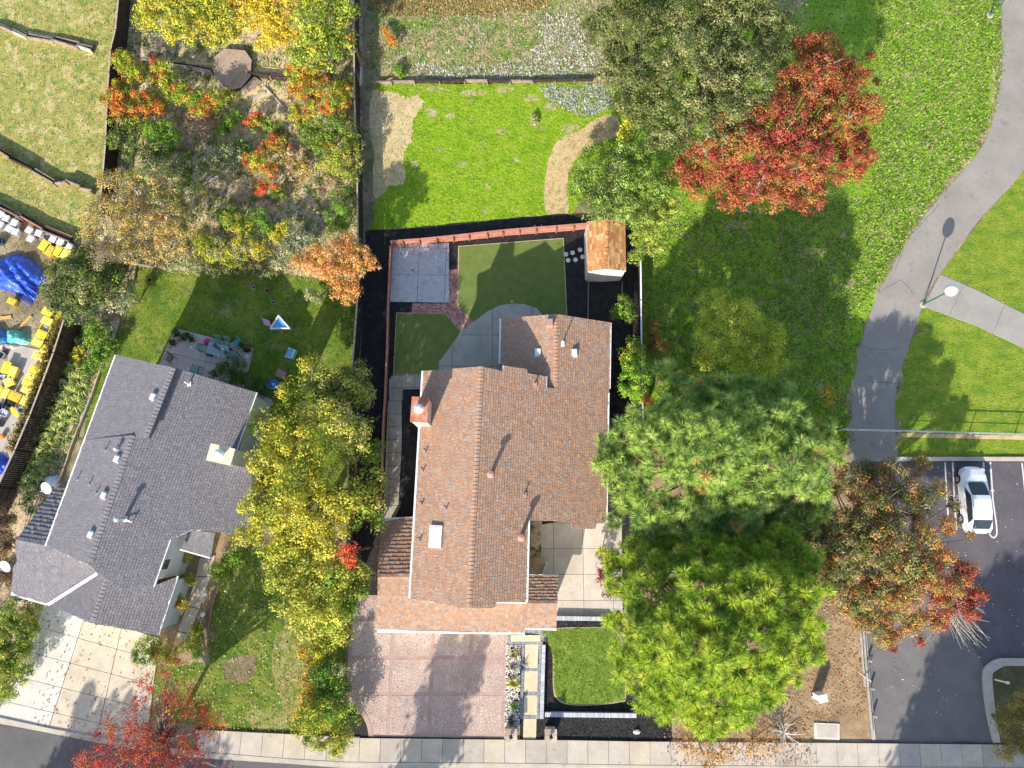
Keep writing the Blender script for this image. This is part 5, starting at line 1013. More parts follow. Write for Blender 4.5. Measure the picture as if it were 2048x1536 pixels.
for x, y in ((-.25, -.25), (-.25, .25), (.25, -.25), (.25, .25)): b = MB(); b.box((x, y, .13), (.12, .12, .26)); b.build('leg', bpy.data.materials['mint'], tc, local=True)
for s in (-1, 1): b = MB(); b.box((0, s*.32, .42), (.5, .09, .08)); b.build('armrest', bpy.data.materials['mint'], tc, local=True)
p = P3(564, 749); sb_ = empty('sandbox', (p[0], p[1], 0), 'brown lidded sandbox on the lawn above the blue toy bath', 'sandbox', rz=-.45); b = MB(); b.box((0, 0, .12), (.75, .6, .24)); b.build('tray', P('sand_brown', (.3, .17, .13)), sb_, local=True); b = MB(); b.box((0, 0, .27), (.7, .55, .06)); b.box((0, 0, .31), (.5, .36, .03)); b.build('lid', P('lid_brown', (.36, .23, .19)), sb_, local=True)
p = P3(548, 770); bt = empty('toy_bath', (p[0], p[1], 0), 'bright blue toy bath on the lawn below the brown sandbox', 'toy bath', rz=-.1); b = MB(); b.lathe((0, 0, 0), [(.3, .0), (.4, .25), (.45, .27), (.4, .24), (.3, .06), (0, .05)], 16, sx=1.1, sy=.75); b.build('tub', m_blue, bt, local=True); b = MB(); b.lathe((-.05, 0, .06), [(.15, 0), (.12, .14), (0, .16)], 10, sx=1.4); b.build('seat', P('sky_blue', (.35, .65, .85), .4), bt, local=True)
def pot(lbl, x, y, r=.16, mat=None, h=.26, leafc=None, cat='plant pot', g='plant pots round the terrace'):
    p = P3(x, y); root = empty('plant_pot', (p[0], p[1], 0), lbl, cat, g); b = MB(); b.lathe((p[0], p[1], 0), [(r*.7, 0), (r, h), (r*1.12, h), (r*1.12, h+.04), (r*.9, h+.04), (r*.88, h-.04), (0, h-.04)], 14); b.build('pot', mat or m_terra, root)
    b = MB(); b.lathe((p[0], p[1], h-.035), [(r*.86, 0), (0, .01)], 12); b.build('soil', m_mulch, root)
    if leafc:
        n = 10; v, c = leaves(np.array([[p[0], p[1], h+.2]])+RNG.normal(0, r*.7, (n, 3)), np.full(n, .14), pick([(leafc, 1), (tuple(k*.5 for k in leafc), 1)], n), 16, (.11, .07)); npmesh('leaves', v, np.arange(len(v)).reshape(-1, 4), c, LEAF, root)
gl, gd = (.12, .22, .05), (.06, .12, .04)
for a in (('terracotta pot at the left terrace corner', 349, 687, .24, None, .3, gd), ('clay pot of bushy leaves by the top left terrace edge', 358, 670, .2, None, .26, gd), ('teal pot behind the terracotta pots', 354, 664, .2, m_teal, .26, gl), ('clay pot of dark leaves left of the pink ball', 371, 677, .2, None, .26, gd), ('clay pot of green leaves on the upper terrace edge', 378, 672, .18, None, .26, gl), ('clay pot furthest right in the terrace corner group', 386, 680, .16, None, .22, gd),
          ('black round pot at the right terrace corner', 497, 700, .24, m_dark, .3, (.2, .16, .05)), ('small brown pot beside the black round pot', 485, 694, .14, P('brown_pot', (.2, .12, .08)), .2, gl)): pot(*a)
for a in (('round clay pot alone at the top left of the lawn', 303, 562, .17), ('orange ring shaped pot on the shaded lawn', 537, 583, .16), ('grey empty pot beside the orange pot', 510, 577, .12, m_galv), ('pale ring shaped dish on the lawn', 547, 605, .12, m_galv, .06)): pot(*a, g='pots dotted over the back lawn')
for lbl, x, y, r in (('white round lid on the terrace middle', 383, 695, .12), ('white round dish at the right terrace edge', 494, 713, .16), ('white round dish close to the grey roof edge', 377, 739, .1)):
    p = P3(x, y, .03); b = MB(); b.lathe(p, [(r, 0), (r, .05), (r*.8, .08), (0, .09)], 16); tag(b.build('dish', m_white), lbl, 'dish', 'white dishes on the terrace')
p = P3(417, 685); b = MB(); b.lathe((p[0], p[1], .3), [(.01, -.22)]+[(.24*math.sin(math.pi*i/8), -.22*math.cos(math.pi*i/8)) for i in range(1, 8)]+[(.01, .22)], 14); tag(b.build('pink_ball', P('hot_pink', (.75, .03, .3), .4), smooth=True), 'hot pink ball among the terrace chairs', 'ball')
def chair(lbl, x, y, rz, mat=None, frame=None):
    p = P3(x, y); root = empty('patio_chair', (p[0], p[1], .05), lbl, 'chair', 'slatted chairs on the terrace', rz); mt = mat or m_green; fr = frame or m_dark
    for k in range(5): b = MB(); b.box((-.2+k*.1, 0, .42), (.07, .48, .03)); b.build('seat_slat', mt, root, local=True)
    for k in range(5): b = MB(); b.box((-.2+k*.1, .32, .68), (.07, .05, .5), rx=-.3); b.build('back_slat', mt, root, local=True)
    for sx in (-1, 1):
        for y_ in (-.24, .24): b = MB(); b.tube((sx*.26, y_, 0), (sx*.26, y_, .62), .018, n=5); b.build('leg', fr, root, local=True)
        b = MB(); b.tube((sx*.26, -.28, .63), (sx*.26, .28, .63), .02, n=5); b.build('armrest', fr, root, local=True)
chair('green slatted chair left of the terrace table', 413, 700, 1.3); chair('green slatted chair behind the table, left one', 440, 687, -.2); chair('green slatted chair behind the table, right one', 459, 690, -.25); chair('green slatted chair right of the table', 468, 711, -1.8); chair('green slatted chair furthest right by the dark bush', 481, 721, -2.4)
chair('green slatted chair half under the grey roof edge', 398, 741, 2.9); chair('brown slatted chair at the bottom left of the terrace', 345, 720, -.5, m_wood); chair('teal chair near the black round pot', 478, 689, -.9, m_teal)
p = P3(443, 704); tb = empty('patio_table', (p[0], p[1], .05), 'glass topped table crowded with odds and ends on the terrace', 'table', rz=-.25); b = MB(); b.box((0, 0, .7), (1.5, .85, .03)); b.build('table_top', P('table_glass', (.3, .38, .36), .15), tb, local=True)
for x, y in ((-.65, -.35), (.65, -.35), (-.65, .35), (.65, .35)): b = MB(); b.tube((x, y, 0), (x, y, .7), .03, n=6); b.build('leg', m_dark, tb, local=True)
m_navy = P('navy_cloth', (.05, .08, .16)); b = MB(); b.tube(G(428, 689, .8), G(441, 700, .85), .13, .05, n=8); tag(b.build('folded_umbrella', m_navy), 'folded navy umbrella lying across the table edge', 'umbrella')
b = MB(); b.tube(G(413, 709, .3), G(424, 711, .35), .09, .12, n=7); tag(b.build('cloth_bag', m_navy), 'dark blue bag beside the table leg', 'bag')
for k, (x, y, c, s) in enumerate(((446, 699, (.6, .5, .52), .12), (452, 705, (.1, .09, .08), .14), (438, 711, (.62, .6, .5), .1), (457, 702, (.3, .42, .45), .1))):
    q = G(x, y, .79); b = MB(); b.box(q+np.array([0, 0, s*.4]), (s*2, s*1.2, s*.8), k); b.box(q+np.array([0, 0, s*.9]), (s, s*.6, s*.3), k+.4); tag(b.build('table_item', P('item%d' % k, c)), ('pinkish box on the terrace table', 'black box on the terrace table', 'pale tray at the front of the table', 'grey blue tin at the right of the table')[k], 'box', 'things on the terrace table')
# ================================================================== LEFT YARD: BINS, BUCKETS, TARPS
m_yel = [P('yellow_plastic', (.85, .68, .06), .45), P('pale_yellow_plastic', (.86, .74, .16), .45), P('amber_plastic', (.75, .5, .06), .45)]
def binobj(x, y, w_, l_, h, rz, mat, lbl, g, z=0.03, name='storage_bin', cat='bin', lid=True, content=None):
    p = P3(x, y); root = empty(name, (p[0], p[1], z), lbl, cat, g, rz); b = MB(); k = .86
    top = [(-w_/2, -l_/2), (w_/2, -l_/2), (w_/2, l_/2), (-w_/2, l_/2)]; bot = [(a*k, c*k) for a, c in top]
    vs = [(*q, 0) for q in bot]+[(*q, h) for q in top]; b.add(vs, [(3, 2, 1, 0), (0, 1, 5, 4), (1, 2, 6, 5), (2, 3, 7, 6), (3, 0, 4, 7)]+([(4, 5, 6, 7)] if lid else [])); b.build('tub', mat, root, local=True)
    if lid:
        b = MB(); b.box((0, 0, h+.02), (w_+.05, l_+.05, .05)); b.box((0, 0, h+.052), (w_*.78, l_*.78, .03)); b.box((0, 0, h+.075), (w_*.3, l_*.12, .02)); b.build('lid', mat, root, local=True)
        for s in (-1, 1): b = MB(); b.box((s*(w_/2+.03), 0, h*.85), (.04, l_*.3, .05)); b.build('handle', mat, root, local=True)
    else:
        b = MB()
        for a, c in zip(top, top[1:]+top[:1]): b.beam((*a, h+.02), (*c, h+.02), .05, .04)
        b.build('rim', mat, root, local=True); b = MB(); b.add([(x_*.95, y_*.95, h*.6) for x_, y_ in top], [(0, 1, 2, 3)])
        for j in range(7): b.box((random.uniform(-.3, .3)*w_, random.uniform(-.3, .3)*l_, h*.7), (w_*.25, l_*.2, .1), random.uniform(0, 3), rx=.3)
        b.build('contents', content or m_dark, root, local=True)
    return root
ya = -.4; YB = [
 (103, 627, .72, .5, ya, 0, 'yellow bin at the top end of the row along the dark fence'), (102, 645, .74, .5, ya, 1, 'second yellow bin from the top of the fence row'), (91, 672, .7, .55, ya, 0, 'fourth yellow bin down the fence row, just below the open one'), (83, 688, .72, .5, ya, 1, 'yellow bin beside the right end of the teal tarp'),
 (97, 702, .6, .45, .9, 0, 'tilted yellow bin wedged against the dark fence'), (84, 716, .8, .48, ya, 1, 'yellow bin at the top edge of the concrete pad'), (78, 742, .72, .45, ya, 0, 'top yellow bin of the tight stack of four by the fence'), (71, 755, .72, .45, ya, 1, 'second yellow bin of the tight stack of four by the fence'), (64, 768, .72, .45, ya, 0, 'third yellow bin of the tight stack of four by the fence'), (61, 782, .7, .45, ya, 1, 'bottom yellow bin of the tight stack of four by the fence'),
 (21, 738, .5, .8, -.25, 0, 'upper left yellow bin on the concrete pad, pink things on it'), (34, 747, .48, .78, -.25, 1, 'upright yellow bin right of the pink topped one'), (26, 766, .6, .6, .5, 1, 'yellow bin turned askew in the middle of the pad'), (6, 784, .6, .7, ya, 0, 'yellow bin at the left picture edge below the askew bin'), (18, 788, .5, .7, ya, 1, 'yellow bin between the edge bin and the amber bin'), (38, 795, .8, .6, ya, 2, 'wide amber bin with dry leaves on its lid'), (57, 803, .4, .6, ya, 1, 'narrow yellow bin at the fence end of the amber bin'),
 (32, 606, .6, .42, ya, 2, 'amber bin below the blue tarp')]
for x, y, w_, l_, rz, mi, lbl in YB: binobj(x, y, w_, l_, .42, rz, m_yel[mi], lbl, 'yellow storage bins in the left yard')
binobj(98, 659, .72, .5, .42, ya, m_yel[0], 'open yellow bin full of grey junk in the fence row', 'yellow storage bins in the left yard', lid=False, content=m_galv)
for x, y, rz, mi, lbl in ((97, 496, .4, 0, 'big yellow bin below the third white bucket group'), (108, 506, .4, 2, 'worn amber bin between two big yellow bins'), (124, 507, .4, 0, 'big yellow bin left of the last white bucket'), (138, 512, .4, 1, 'yellow bin half under the dark bush')): binobj(x, y, .62, .75, .45, rz-.9, m_yel[mi], lbl, 'yellow storage bins below the buckets')
m_buck = P('white_bucket', (.74, .75, .8), .4); WB = [(-2, 428, 'white bucket cut by the left edge, upper one'), (9, 433, 'second white bucket in the upper pair row'), (20, 441, 'third white bucket in the upper pair row'), (1, 448, 'white bucket cut by the left edge, lower one'), (8, 453, 'white bucket in the lower left pair'), (37, 450, 'white bucket alone above the bagged buckets'), (26, 462, 'white bucket under a wrinkled bag, left'), (39, 468, 'white bucket under a wrinkled bag, right'), (66, 465, 'large white bucket in the middle group'), (85, 471, 'white bucket right of the large one'), (69, 482, 'white bucket just above the yellow bins'),
 (113, 483, 'white bucket above the amber bin'), (128, 489, 'white bucket second from the right end'), (146, 498, 'last white bucket at the right end of the row')]
for x, y, lbl in WB: binobj(x, y, .43, .43, .42, -.42+random.uniform(-.15, .15), m_buck, lbl, 'white buckets along the timber wall', name='bucket', cat='bucket')
binobj(100, 476, .5, .4, .3, .3, m_galv, 'wire crate of bottles between the white buckets', None, name='crate', cat='crate', lid=False, content=m_wood)
binobj(3, 486, .55, .5, .35, .3, P('navy_crate', (.03, .07, .14)), 'dark blue crate at the left edge above the blue tarp', None, name='crate', cat='crate', lid=False, content=m_dark)
for x, y, c, lbl in ((11, 755, (.1, .08, .09), 'open crate of dark bottles left of the askew bin'), (24, 808, (.05, .04, .04), 'black crate below the amber bin'), (5, 812, (.04, .1, .3), 'blue crate at the left edge of the pad'), (14, 827, (.5, .5, .52), 'grey crate of white jars on the pad'), (4, 846, (.05, .07, .06), 'dark crate at the left edge of the pad'), (7, 712, (.35, .42, .4), 'grey green crate of cartons left of the pad'), (2, 678, (.04, .04, .03), 'black framed crate at the left edge above the teal tarp')):
    binobj(x, y, .55, .45, .35, ya, P('crate_mat_%d' % y, c), lbl, 'open crates in the left yard', name='crate', cat='crate', lid=False, content=m_buck if y in (827, 755) else m_dark)
p = P3(48, 821); b = MB(); b.lathe((p[0], p[1], .05), [(.12, 0), (.17, .35), (.19, .36), (.16, .34), (.1, .04), (0, .04)], 14); tag(b.build('blue_pail', P('pail_blue', (.12, .3, .5))), 'small blue pail against the dark fence', 'pail')
b = MB(); b.beam(G(20, 815, .3), G(36, 832, .3), .3, .05); tag(b.build('board', m_yel[0]), 'yellow lid leaning across the pad', 'lid'); b = MB(); b.beam(G(36, 657, .1), G(62, 632, .12), .16, .08); tag(b.build('plank', P('fresh_pine', (.65, .38, .12))), 'orange pine plank lying alone on the bare yard', 'plank'); b = MB(); b.beam(G(0, 636, .1), G(22, 633, .1), .2, .08); tag(b.build('plank', bpy.data.materials['fresh_pine']), 'short pine plank at the left picture edge', 'plank')
p = P3(8, 873); b = MB(); b.lathe((p[0], p[1], .05), [(.14, 0), (.2, .2), (.16, .3), (0, .32)], 9); tag(b.build('orange_bag', P('bag_orange', (.65, .25, .05))), 'small orange bag on the pad near the lower tarp', 'bag')
m_brass = P('brass_tan', (.55, .38, .15)); binobj(122, 634, .25, .6, .3, ya, m_yel[2], 'narrow amber trough at the top of the dark fence', None, name='trough', cat='trough')
def tarp(lbl, pts, mats, hmax, seed, name='tarp', crease=.2, lobes=9):
    """crumpled sheet draped over a heap, thick at the edge"""
    W_ = [np.array(p[:2]) for p in gp([tuple(p) for p in spline(pts, 5)])]; c = np.mean(W_, 0); rg = np.random.default_rng(seed); n = len(W_); m = 26; V = []; ph = rg.uniform(0, 6.28, 12); fx = rg.uniform(.8, 3.8, 12); fy = rg.uniform(.8, 3.8, 12)
    def hgt(p, t):
        s = sum(abs(math.sin(p[0]*fx[k]+p[1]*fy[k]*(1 if k % 2 else -1)+ph[k])) for k in range(12))/12; return hmax*(1-t**3)*(.45+s*.9)+crease*(s-.6)*(1-t**6)
    for i in range(m+1):
        t = i/m
        for j in range(n): p = c+(W_[j]-c)*t*(1+.03*math.sin(j*2.3+seed)*t); V.append((p[0], p[1], max(.02, hgt(p, t)*(1 if t < .97 else .2))))
    F = [(i*n+j, i*n+(j+1) % n, (i+1)*n+(j+1) % n, (i+1)*n+j) for i in range(m) for j in range(n)]; b = MB(); b.add(V, [f[::-1] for f in F]); b.add([(x, y, .0) for x, y, z in V[-n:]]+V[-n:], [(j, n+j, n+(j+1) % n, (j+1) % n) for j in range(n)]); o = b.build(name, mats); return tag(o, lbl, 'tarp', 'tarps in the left yard')
def tm(n_, a, b_): return M(n_, [a, b_], 1.2, grain=.12, bump=.9, wrinkle=2.6, rough=.4, spec=.5, dist=.25)
m_tb = tm('blue_tarp', (.012, .05, .42), (.03, .12, .6))
tarp('large crumpled blue tarp over a heap in the left yard', [(-40, 530), (4, 516), (35, 509), (62, 519), (80, 536), (93, 560), (80, 572), (76, 588), (66, 604), (50, 592), (25, 586), (-40, 560)], m_tb, .75, 3); tarp('blue and teal tarp at the left edge', [(-50, 660), (0, 657), (14, 664), (20, 680), (10, 688), (-10, 680), (-50, 684)], tm('cyan_tarp', (.04, .3, .5), (.02, .13, .5)), .5, 5); tarp('sea green plastic sheet bundled beside the teal tarp', [(14, 662), (38, 661), (55, 668), (62, 680), (54, 689), (36, 688), (18, 688)], tm('green_tarp', (.05, .42, .33), (.25, .6, .5)), .5, 6); tarp('blue tarp at the bottom left corner of the pad', [(-60, 900), (0, 905), (25, 925), (15, 940), (-5, 955), (-60, 990)], m_tb, .5, 8)
tarp('dark bundle of rags below the blue tarp corner', [(38, 590), (56, 588), (66, 604), (58, 612), (44, 606)], P('rag_dark', (.06, .06, .14)), .25, 9); tarp('red and white rag pile below the green plastic', [(0, 690), (20, 685), (42, 692), (30, 699), (4, 700)], M('rags', [(.3, .08, .1), (.6, .5, .48), (.2, .2, .26)], 3, grain=.3, bump=.5), .2, 12)
tarp('white plastic bag at the tail of the side bed', [(90, 955), (118, 950), (122, 965), (112, 974), (92, 968)], m_buck, .25, 10); tarp('small white bundle below the left hand roof corner', [(26, 1194), (42, 1197), (42, 1205), (28, 1204)], m_buck, .2, 11)
# garden lights beside the left walk
for x, y, lbl in ((415, 1186, 'white globe garden light, upper of the two by the left walk'), (411, 1227, 'white globe garden light, lower of the two by the left walk')):
    p = P3(x, y); root = empty('garden_light', (p[0], p[1], 0), lbl, 'garden light', 'white globe garden lights'); b = MB(); b.tube((p[0], p[1], 0), (p[0], p[1], .3), .03, n=6); b.build('post', m_dark, root); b = MB(); b.lathe((p[0], p[1], .44), [(.01, -.16)]+[(.17*math.sin(math.pi*i/7), -.16*math.cos(math.pi*i/7)) for i in range(1, 7)]+[(.01, .16)], 14); b.build('globe', m_white, root, smooth=True)
sheet('left_walk', [(431, 1109), (399, 1115), (392, 1155), (378, 1200), (357, 1262), (352, 1275), (372, 1278), (386, 1250), (398, 1218), (408, 1195), (422, 1150)], m_tar, .05, th=.06)
lwk = bpy.data.objects['left_walk']
for c in ([(431, 1110), (400, 1116), (393, 1152), (421, 1153)], [(420.5, 1154.5), (392.5, 1153.5), (378, 1200), (375, 1211), (399, 1217), (408, 1195)], [(398.5, 1218.5), (374.5, 1212.5), (357, 1262), (380, 1266), (386, 1250)], [(379.5, 1267.5), (356.5, 1263.5), (352, 1275), (372, 1278)]): q = MB(); q.prism(gp(c), 0, .07); q.build('slab', random.choice(m_drive), lwk)
plankwall('thin pinkish edging between the left walk bed and lawn', [(440, 1170), (432, 1190), (426, 1212), (421, 1240), (417, 1256)], [m_red_wood], .12, th=.06, rows=1, slack=.01, posts=False, L0=3)
# wheel hoops and the white hose reel in the bed
for k, y in enumerate((1218, 1227)):
    p = G(358, y, .25); b = MB(); b.lathe(p, [(.2, -.03), (.24, 0), (.2, .03), (.16, 0), (.2, -.03)], 16, sx=1, sy=.35); tag(b.build('hose_reel', m_white), ('upper white hoop beside the left entry bed', 'lower white hoop beside the left entry bed')[k], 'hoop', 'white hoops in the entry bed')
# ================================================================== TREES AND SHRUBS
def PXY(p):
    v = np.array(p, float)-np.array([0, 0, H]); k = v@np.array([0, _s, -_c]); return 1024+FOC*v[0]/k, 768-FOC*(v@np.array([0, _c, _s]))/k
GRN = [((.12, .2, .03), 3), ((.17, .26, .045), 3), ((.08, .13, .025), 2)]; BGR = [((.13, .26, .035), 3), ((.2, .33, .05), 3), ((.08, .16, .025), 2)]
YEL = [((.4, .37, .04), 4), ((.34, .34, .045), 3), ((.26, .3, .04), 2), ((.46, .41, .07), 1.5)]; YGR = [((.3, .32, .055), 3), ((.22, .27, .045), 3), ((.37, .36, .09), 2), ((.15, .21, .035), 1.6)]
OLV = [((.1, .125, .045), 3), ((.14, .165, .07), 3), ((.2, .21, .11), 1.6), ((.065, .085, .03), 2)]; RED = [((.3, .055, .05), 3), ((.34, .11, .06), 3), ((.25, .04, .045), 2.5), ((.34, .17, .06), 2.2), ((.2, .08, .03), 2), ((.13, .12, .03), 1)]
BER = [((.48, .11, .03), 3), ((.46, .19, .05), 3), ((.14, .22, .03), 4), ((.34, .3, .04), 2)]; BEG = [((.48, .12, .03), 1.4), ((.42, .23, .05), 1.2), ((.18, .28, .03), 4), ((.36, .38, .05), 3)]
RBR = [((.48, .06, .03), 3), ((.45, .1, .03), 2), ((.1, .18, .03), 1)]; SIL = [((.26, .29, .19), 3), ((.22, .26, .13), 2), ((.38, .38, .26), 1)]; BLU = [((.21, .24, .19), 3), ((.3, .33, .27), 2), ((.14, .18, .1), 1)]
TWG = [((.36, .27, .11), 3), ((.42, .3, .09), 2), ((.25, .24, .09), 2), ((.4, .36, .3), 1.5), ((.16, .15, .06), 1)]; MAU = [((.3, .2, .2), 2), ((.36, .28, .26), 2), ((.2, .16, .1), 1)]
ORG = [((.5, .26, .1), 4), ((.54, .34, .17), 3), ((.42, .19, .07), 2), ((.44, .33, .13), 1)]; DKG = [((.05, .1, .025), 3), ((.08, .14, .03), 2), ((.14, .2, .05), 1)]
SG = 'shrubs of the terraced garden'
def sh(lbl, lobes, pal, name='shrub', cat='shrub', group=SG, **k):
    k.setdefault('leaf', (.13, .085)); k.setdefault('cr', .36); return plant(name, lbl, cat, lobes, pal, group, **k)
# --- garden, top
plant('tree', 'yellow and green leaved tree at the top beside the two fences', 'tree', [(335, 15, 62, 4.2), (395, 35, 55, 4.6), (430, 62, 34, 3.8), (425, 5, 50, 4.8), (300, 40, 30, 3.8), (355, 62, 34, 4), (450, 30, 36, 4.4), (470, 70, 20, 3.6), (400, -40, 70, 5)], YEL+YGR, 'trees of the terraced garden', trunk=.12)
plant('tree', 'bright golden leaved tree at the top left of the long dark fence', 'tree', [(500, 12, 50, 4.2), (545, 45, 38, 4), (530, 86, 20, 3), (470, 45, 26, 3.8), (575, 70, 30, 3.6), (560, 0, 45, 4.6), (520, -40, 60, 5)], [((.48, .38, .04), 4), ((.4, .37, .05), 3), ((.46, .3, .05), 1)], 'trees of the terraced garden', trunk=.12)
plant('tree', 'green leaved tree hugging the top of the long dark fence', 'tree', [(640, 35, 52, 4.8), (640, 95, 46, 4), (685, 88, 32, 4), (605, 112, 30, 3.4), (685, 20, 34, 4.6), (650, -40, 60, 5)], [((.2, .28, .04), 4), ((.34, .38, .05), 3), ((.1, .16, .03), 2), ((.45, .23, .04), .2)], 'trees of the terraced garden', trunk=.12)
LS = [
 ('berry shrub with red tips against the top of the left fence', [(248, 125, 24, 1.7), (272, 150, 27, 1.8), (240, 172, 18, 1.6)], BEG), ('large orange berried shrub overhanging the left fence', [(262, 216, 40, 2), (300, 208, 30, 1.9), (228, 196, 19, 2.2), (205, 200, 10, 2)], BER),
 ('tall yellow green shrub with orange flecks, left of the deck', [(330, 150, 30, 2), (310, 128, 15, 2, RBR), (345, 178, 28, 1.9), (370, 192, 22, 1.8)], BEG), ('orange and green berried shrub just below the deck', [(402, 208, 28, 1.8), (430, 200, 24, 1.8), (455, 194, 17, 1.5), (410, 222, 14, 1.9, RBR)], BEG),
 ('bright green rounded shrub in the left of the garden', [(328, 272, 34, 1.8), (300, 262, 24, 1.6)], BGR), ('mauve twiggy shrub in the middle left of the garden', [(398, 252, 26, 1.2), (385, 235, 14, 1)], MAU), ('dull green shrub along the left fence', [(247, 245, 27, 1.8), (232, 282, 20, 1.8), (268, 262, 22, 1.6)], GRN+OLV),
 ('dark shrub below the bright green rounded one', [(270, 300, 26, 1.3), (310, 312, 26, 1.2), (350, 305, 22, 1)], DKG+SIL), ('silver grey spiky shrub above the fanned planks', [(440, 335, 33, 1.4), (460, 312, 25, 1.3)], SIL), ('dark green shrub touching the silver grey one', [(478, 292, 20, 1.2), (490, 308, 15, 1)], DKG),
 ('green low shrub on the sandy slope', [(460, 245, 16, .8), (445, 262, 15, .7), (470, 228, 12, .7)], BGR), ('scarlet berried shrub at the left end of the right terrace wall', [(608, 165, 34, 2.4), (585, 143, 18, 2.2), (640, 155, 28, 2.2), (595, 180, 18, 2)], RBR+BEG), ('mixed green shrub dotted red beside the long fence', [(662, 205, 36, 2.3), (690, 175, 22, 2.2), (630, 222, 22, 2.1), (664, 225, 13, 2.4, RBR), (628, 210, 10, 2.4, RBR)], BEG),
 ('small yellow shrub at the foot of the scarlet one', [(597, 238, 17, 1.3), (590, 215, 12, 1.2)], YEL), ('deep green bushy shrub in the middle of the fence side', [(640, 275, 36, 2), (680, 262, 36, 2.1), (620, 262, 22, 1.8), (655, 288, 9, 2.3, BER)], GRN), ('yellow green shrub spilling over the long fence', [(692, 320, 34, 2.2), (705, 285, 20, 2.1), (660, 335, 28, 1.9), (700, 350, 18, 2)], YGR),
 ('small red tipped shrub on the open sandy slope', [(513, 234, 12, 1, RBR), (498, 243, 10, .9, RBR), (510, 250, 14, .9)], BEG), ('small green shrub right of the red tipped one', [(545, 250, 19, 1.1), (556, 265, 13, 1)], GRN), ('fiery red berried shrub in the centre of the garden', [(552, 288, 21, 1.5), (526, 292, 10, 1.2), (572, 298, 12, 1.3)], RBR+BER), ('orange fringed shrub below the fiery red one', [(515, 325, 26, 1.3, BEG), (535, 345, 17, 1.3), (490, 312, 10, 1.2), (545, 330, 12, 1.4)], BER),
 ('low crimson shrub at the lower centre of the garden', [(527, 375, 17, 1, RBR), (550, 380, 12, 1), (560, 388, 16, .9, GRN)], BER), ('tan twiggy shrub in the middle right of the garden', [(580, 320, 24, 1.1), (606, 338, 22, 1.2, TWG), (595, 350, 18, 1)], MAU+TWG), ('fresh green shrub left of the lower fence', [(684, 385, 26, 1.8), (640, 372, 22, 1.5), (665, 360, 18, 1.5)], GRN+MAU),
 ('round green shrub low beside the fence above the orange tree', [(680, 430, 30, 2), (672, 455, 22, 1.8)], BGR), ('green shrub above the pale shrub row', [(455, 425, 24, 1.2), (440, 440, 18, 1.1)], GRN), ('chartreuse shrub in the pale shrub row', [(468, 445, 22, 1.4), (490, 462, 22, 1.4)], YEL+BGR), ('lime green shrub at the top of the pale shrub row', [(520, 440, 24, 1.4), (540, 462, 18, 1.3)], BGR),
 ('yellow cushion shrub right of the lime green one', [(568, 458, 20, 1.5), (555, 475, 18, 1.4)], YEL), ('blue grey shrub right of the yellow cushion', [(600, 470, 27, 1.6), (625, 478, 22, 1.5), (590, 500, 22, 1.3)], BLU), ('silver shrub tucked above the orange tree', [(575, 505, 24, 1.4), (560, 525, 20, 1.2)], SIL), ('yellow flecked shrub above the back lawn', [(490, 490, 27, 1.5), (520, 498, 22, 1.4)], YEL+SIL),
 ('grey green shrub in the middle of the back lawn edge', [(440, 500, 27, 1.5), (465, 515, 22, 1.3)], SIL+YEL), ('golden green shrub left in the back lawn edge', [(408, 485, 24, 1.5), (415, 512, 22, 1.3)], YEL+GRN), ('silver shrub at the left end of the back lawn edge', [(365, 522, 22, 1.1), (392, 532, 20, 1.1), (340, 528, 15, 1)], SIL), ('olive shrub at the rim of the back lawn', [(430, 538, 20, 1), (460, 542, 18, 1), (490, 540, 20, 1)], OLV),
 ('green shrub left of the white edging board', [(520, 540, 16, .9), (545, 548, 12, .8)], OLV+SIL), ('whitish shrub below the orange tree', [(622, 590, 15, .8), (638, 596, 12, .8)], SIL)]
for lbl, lb, pal in LS: sh(lbl, lb, pal)
plant('tree', 'half bare russet and gold tree beside the lower left fence', 'tree', [(245, 380, 48, 3.4), (305, 372, 55, 3.6, TWG+GRN), (370, 400, 46, 3, TWG+GRN), (268, 445, 55, 3.8), (338, 455, 55, 3.6), (208, 430, 40, 3.2), (185, 478, 32, 3), (380, 345, 36, 2.4, DKG), (255, 500, 34, 3.2), (320, 500, 34, 3)], TWG, 'trees of the terraced garden', trunk=.13, bark=PALE, dens=.62, cover=1.4, nb=26, twigs=70, leaf=(.12, .08), cr=.42)
plant('tree', 'apricot orange leaved tree at the corner of the back lawn', 'tree', [(675, 528, 46, 4), (718, 520, 32, 4), (640, 520, 36, 3.8), (690, 572, 34, 3.4), (608, 528, 24, 3.6), (690, 490, 28, 3.8), (748, 530, 15, 3.8), (700, 598, 16, 3)], ORG, 'trees of the terraced garden', trunk=.12, cr=.4, leaf=(.12, .09))
plant('tree', 'dark green bushy tree between the yellow bins and back lawn', 'tree', [(140, 560, 48, 3.6), (190, 558, 46, 3.6), (118, 590, 34, 3.2), (180, 608, 34, 3), (220, 585, 36, 3), (165, 518, 28, 3.2, BGR), (230, 555, 28, 3, GRN), (145, 620, 26, 2.6)], DKG+OLV+[((.4, .38, .2), .8)], None, trunk=.14)
sh('blue grey shrub between dark tree and back lawn', [(256, 590, 20, 1.8), (248, 612, 15, 1.5), (262, 572, 14, 1.8)], BLU, group=None); sh('green shrub under the left end of the white edging', [(225, 545, 22, 1.6), (245, 535, 15, 1.4)], DKG, group=None)
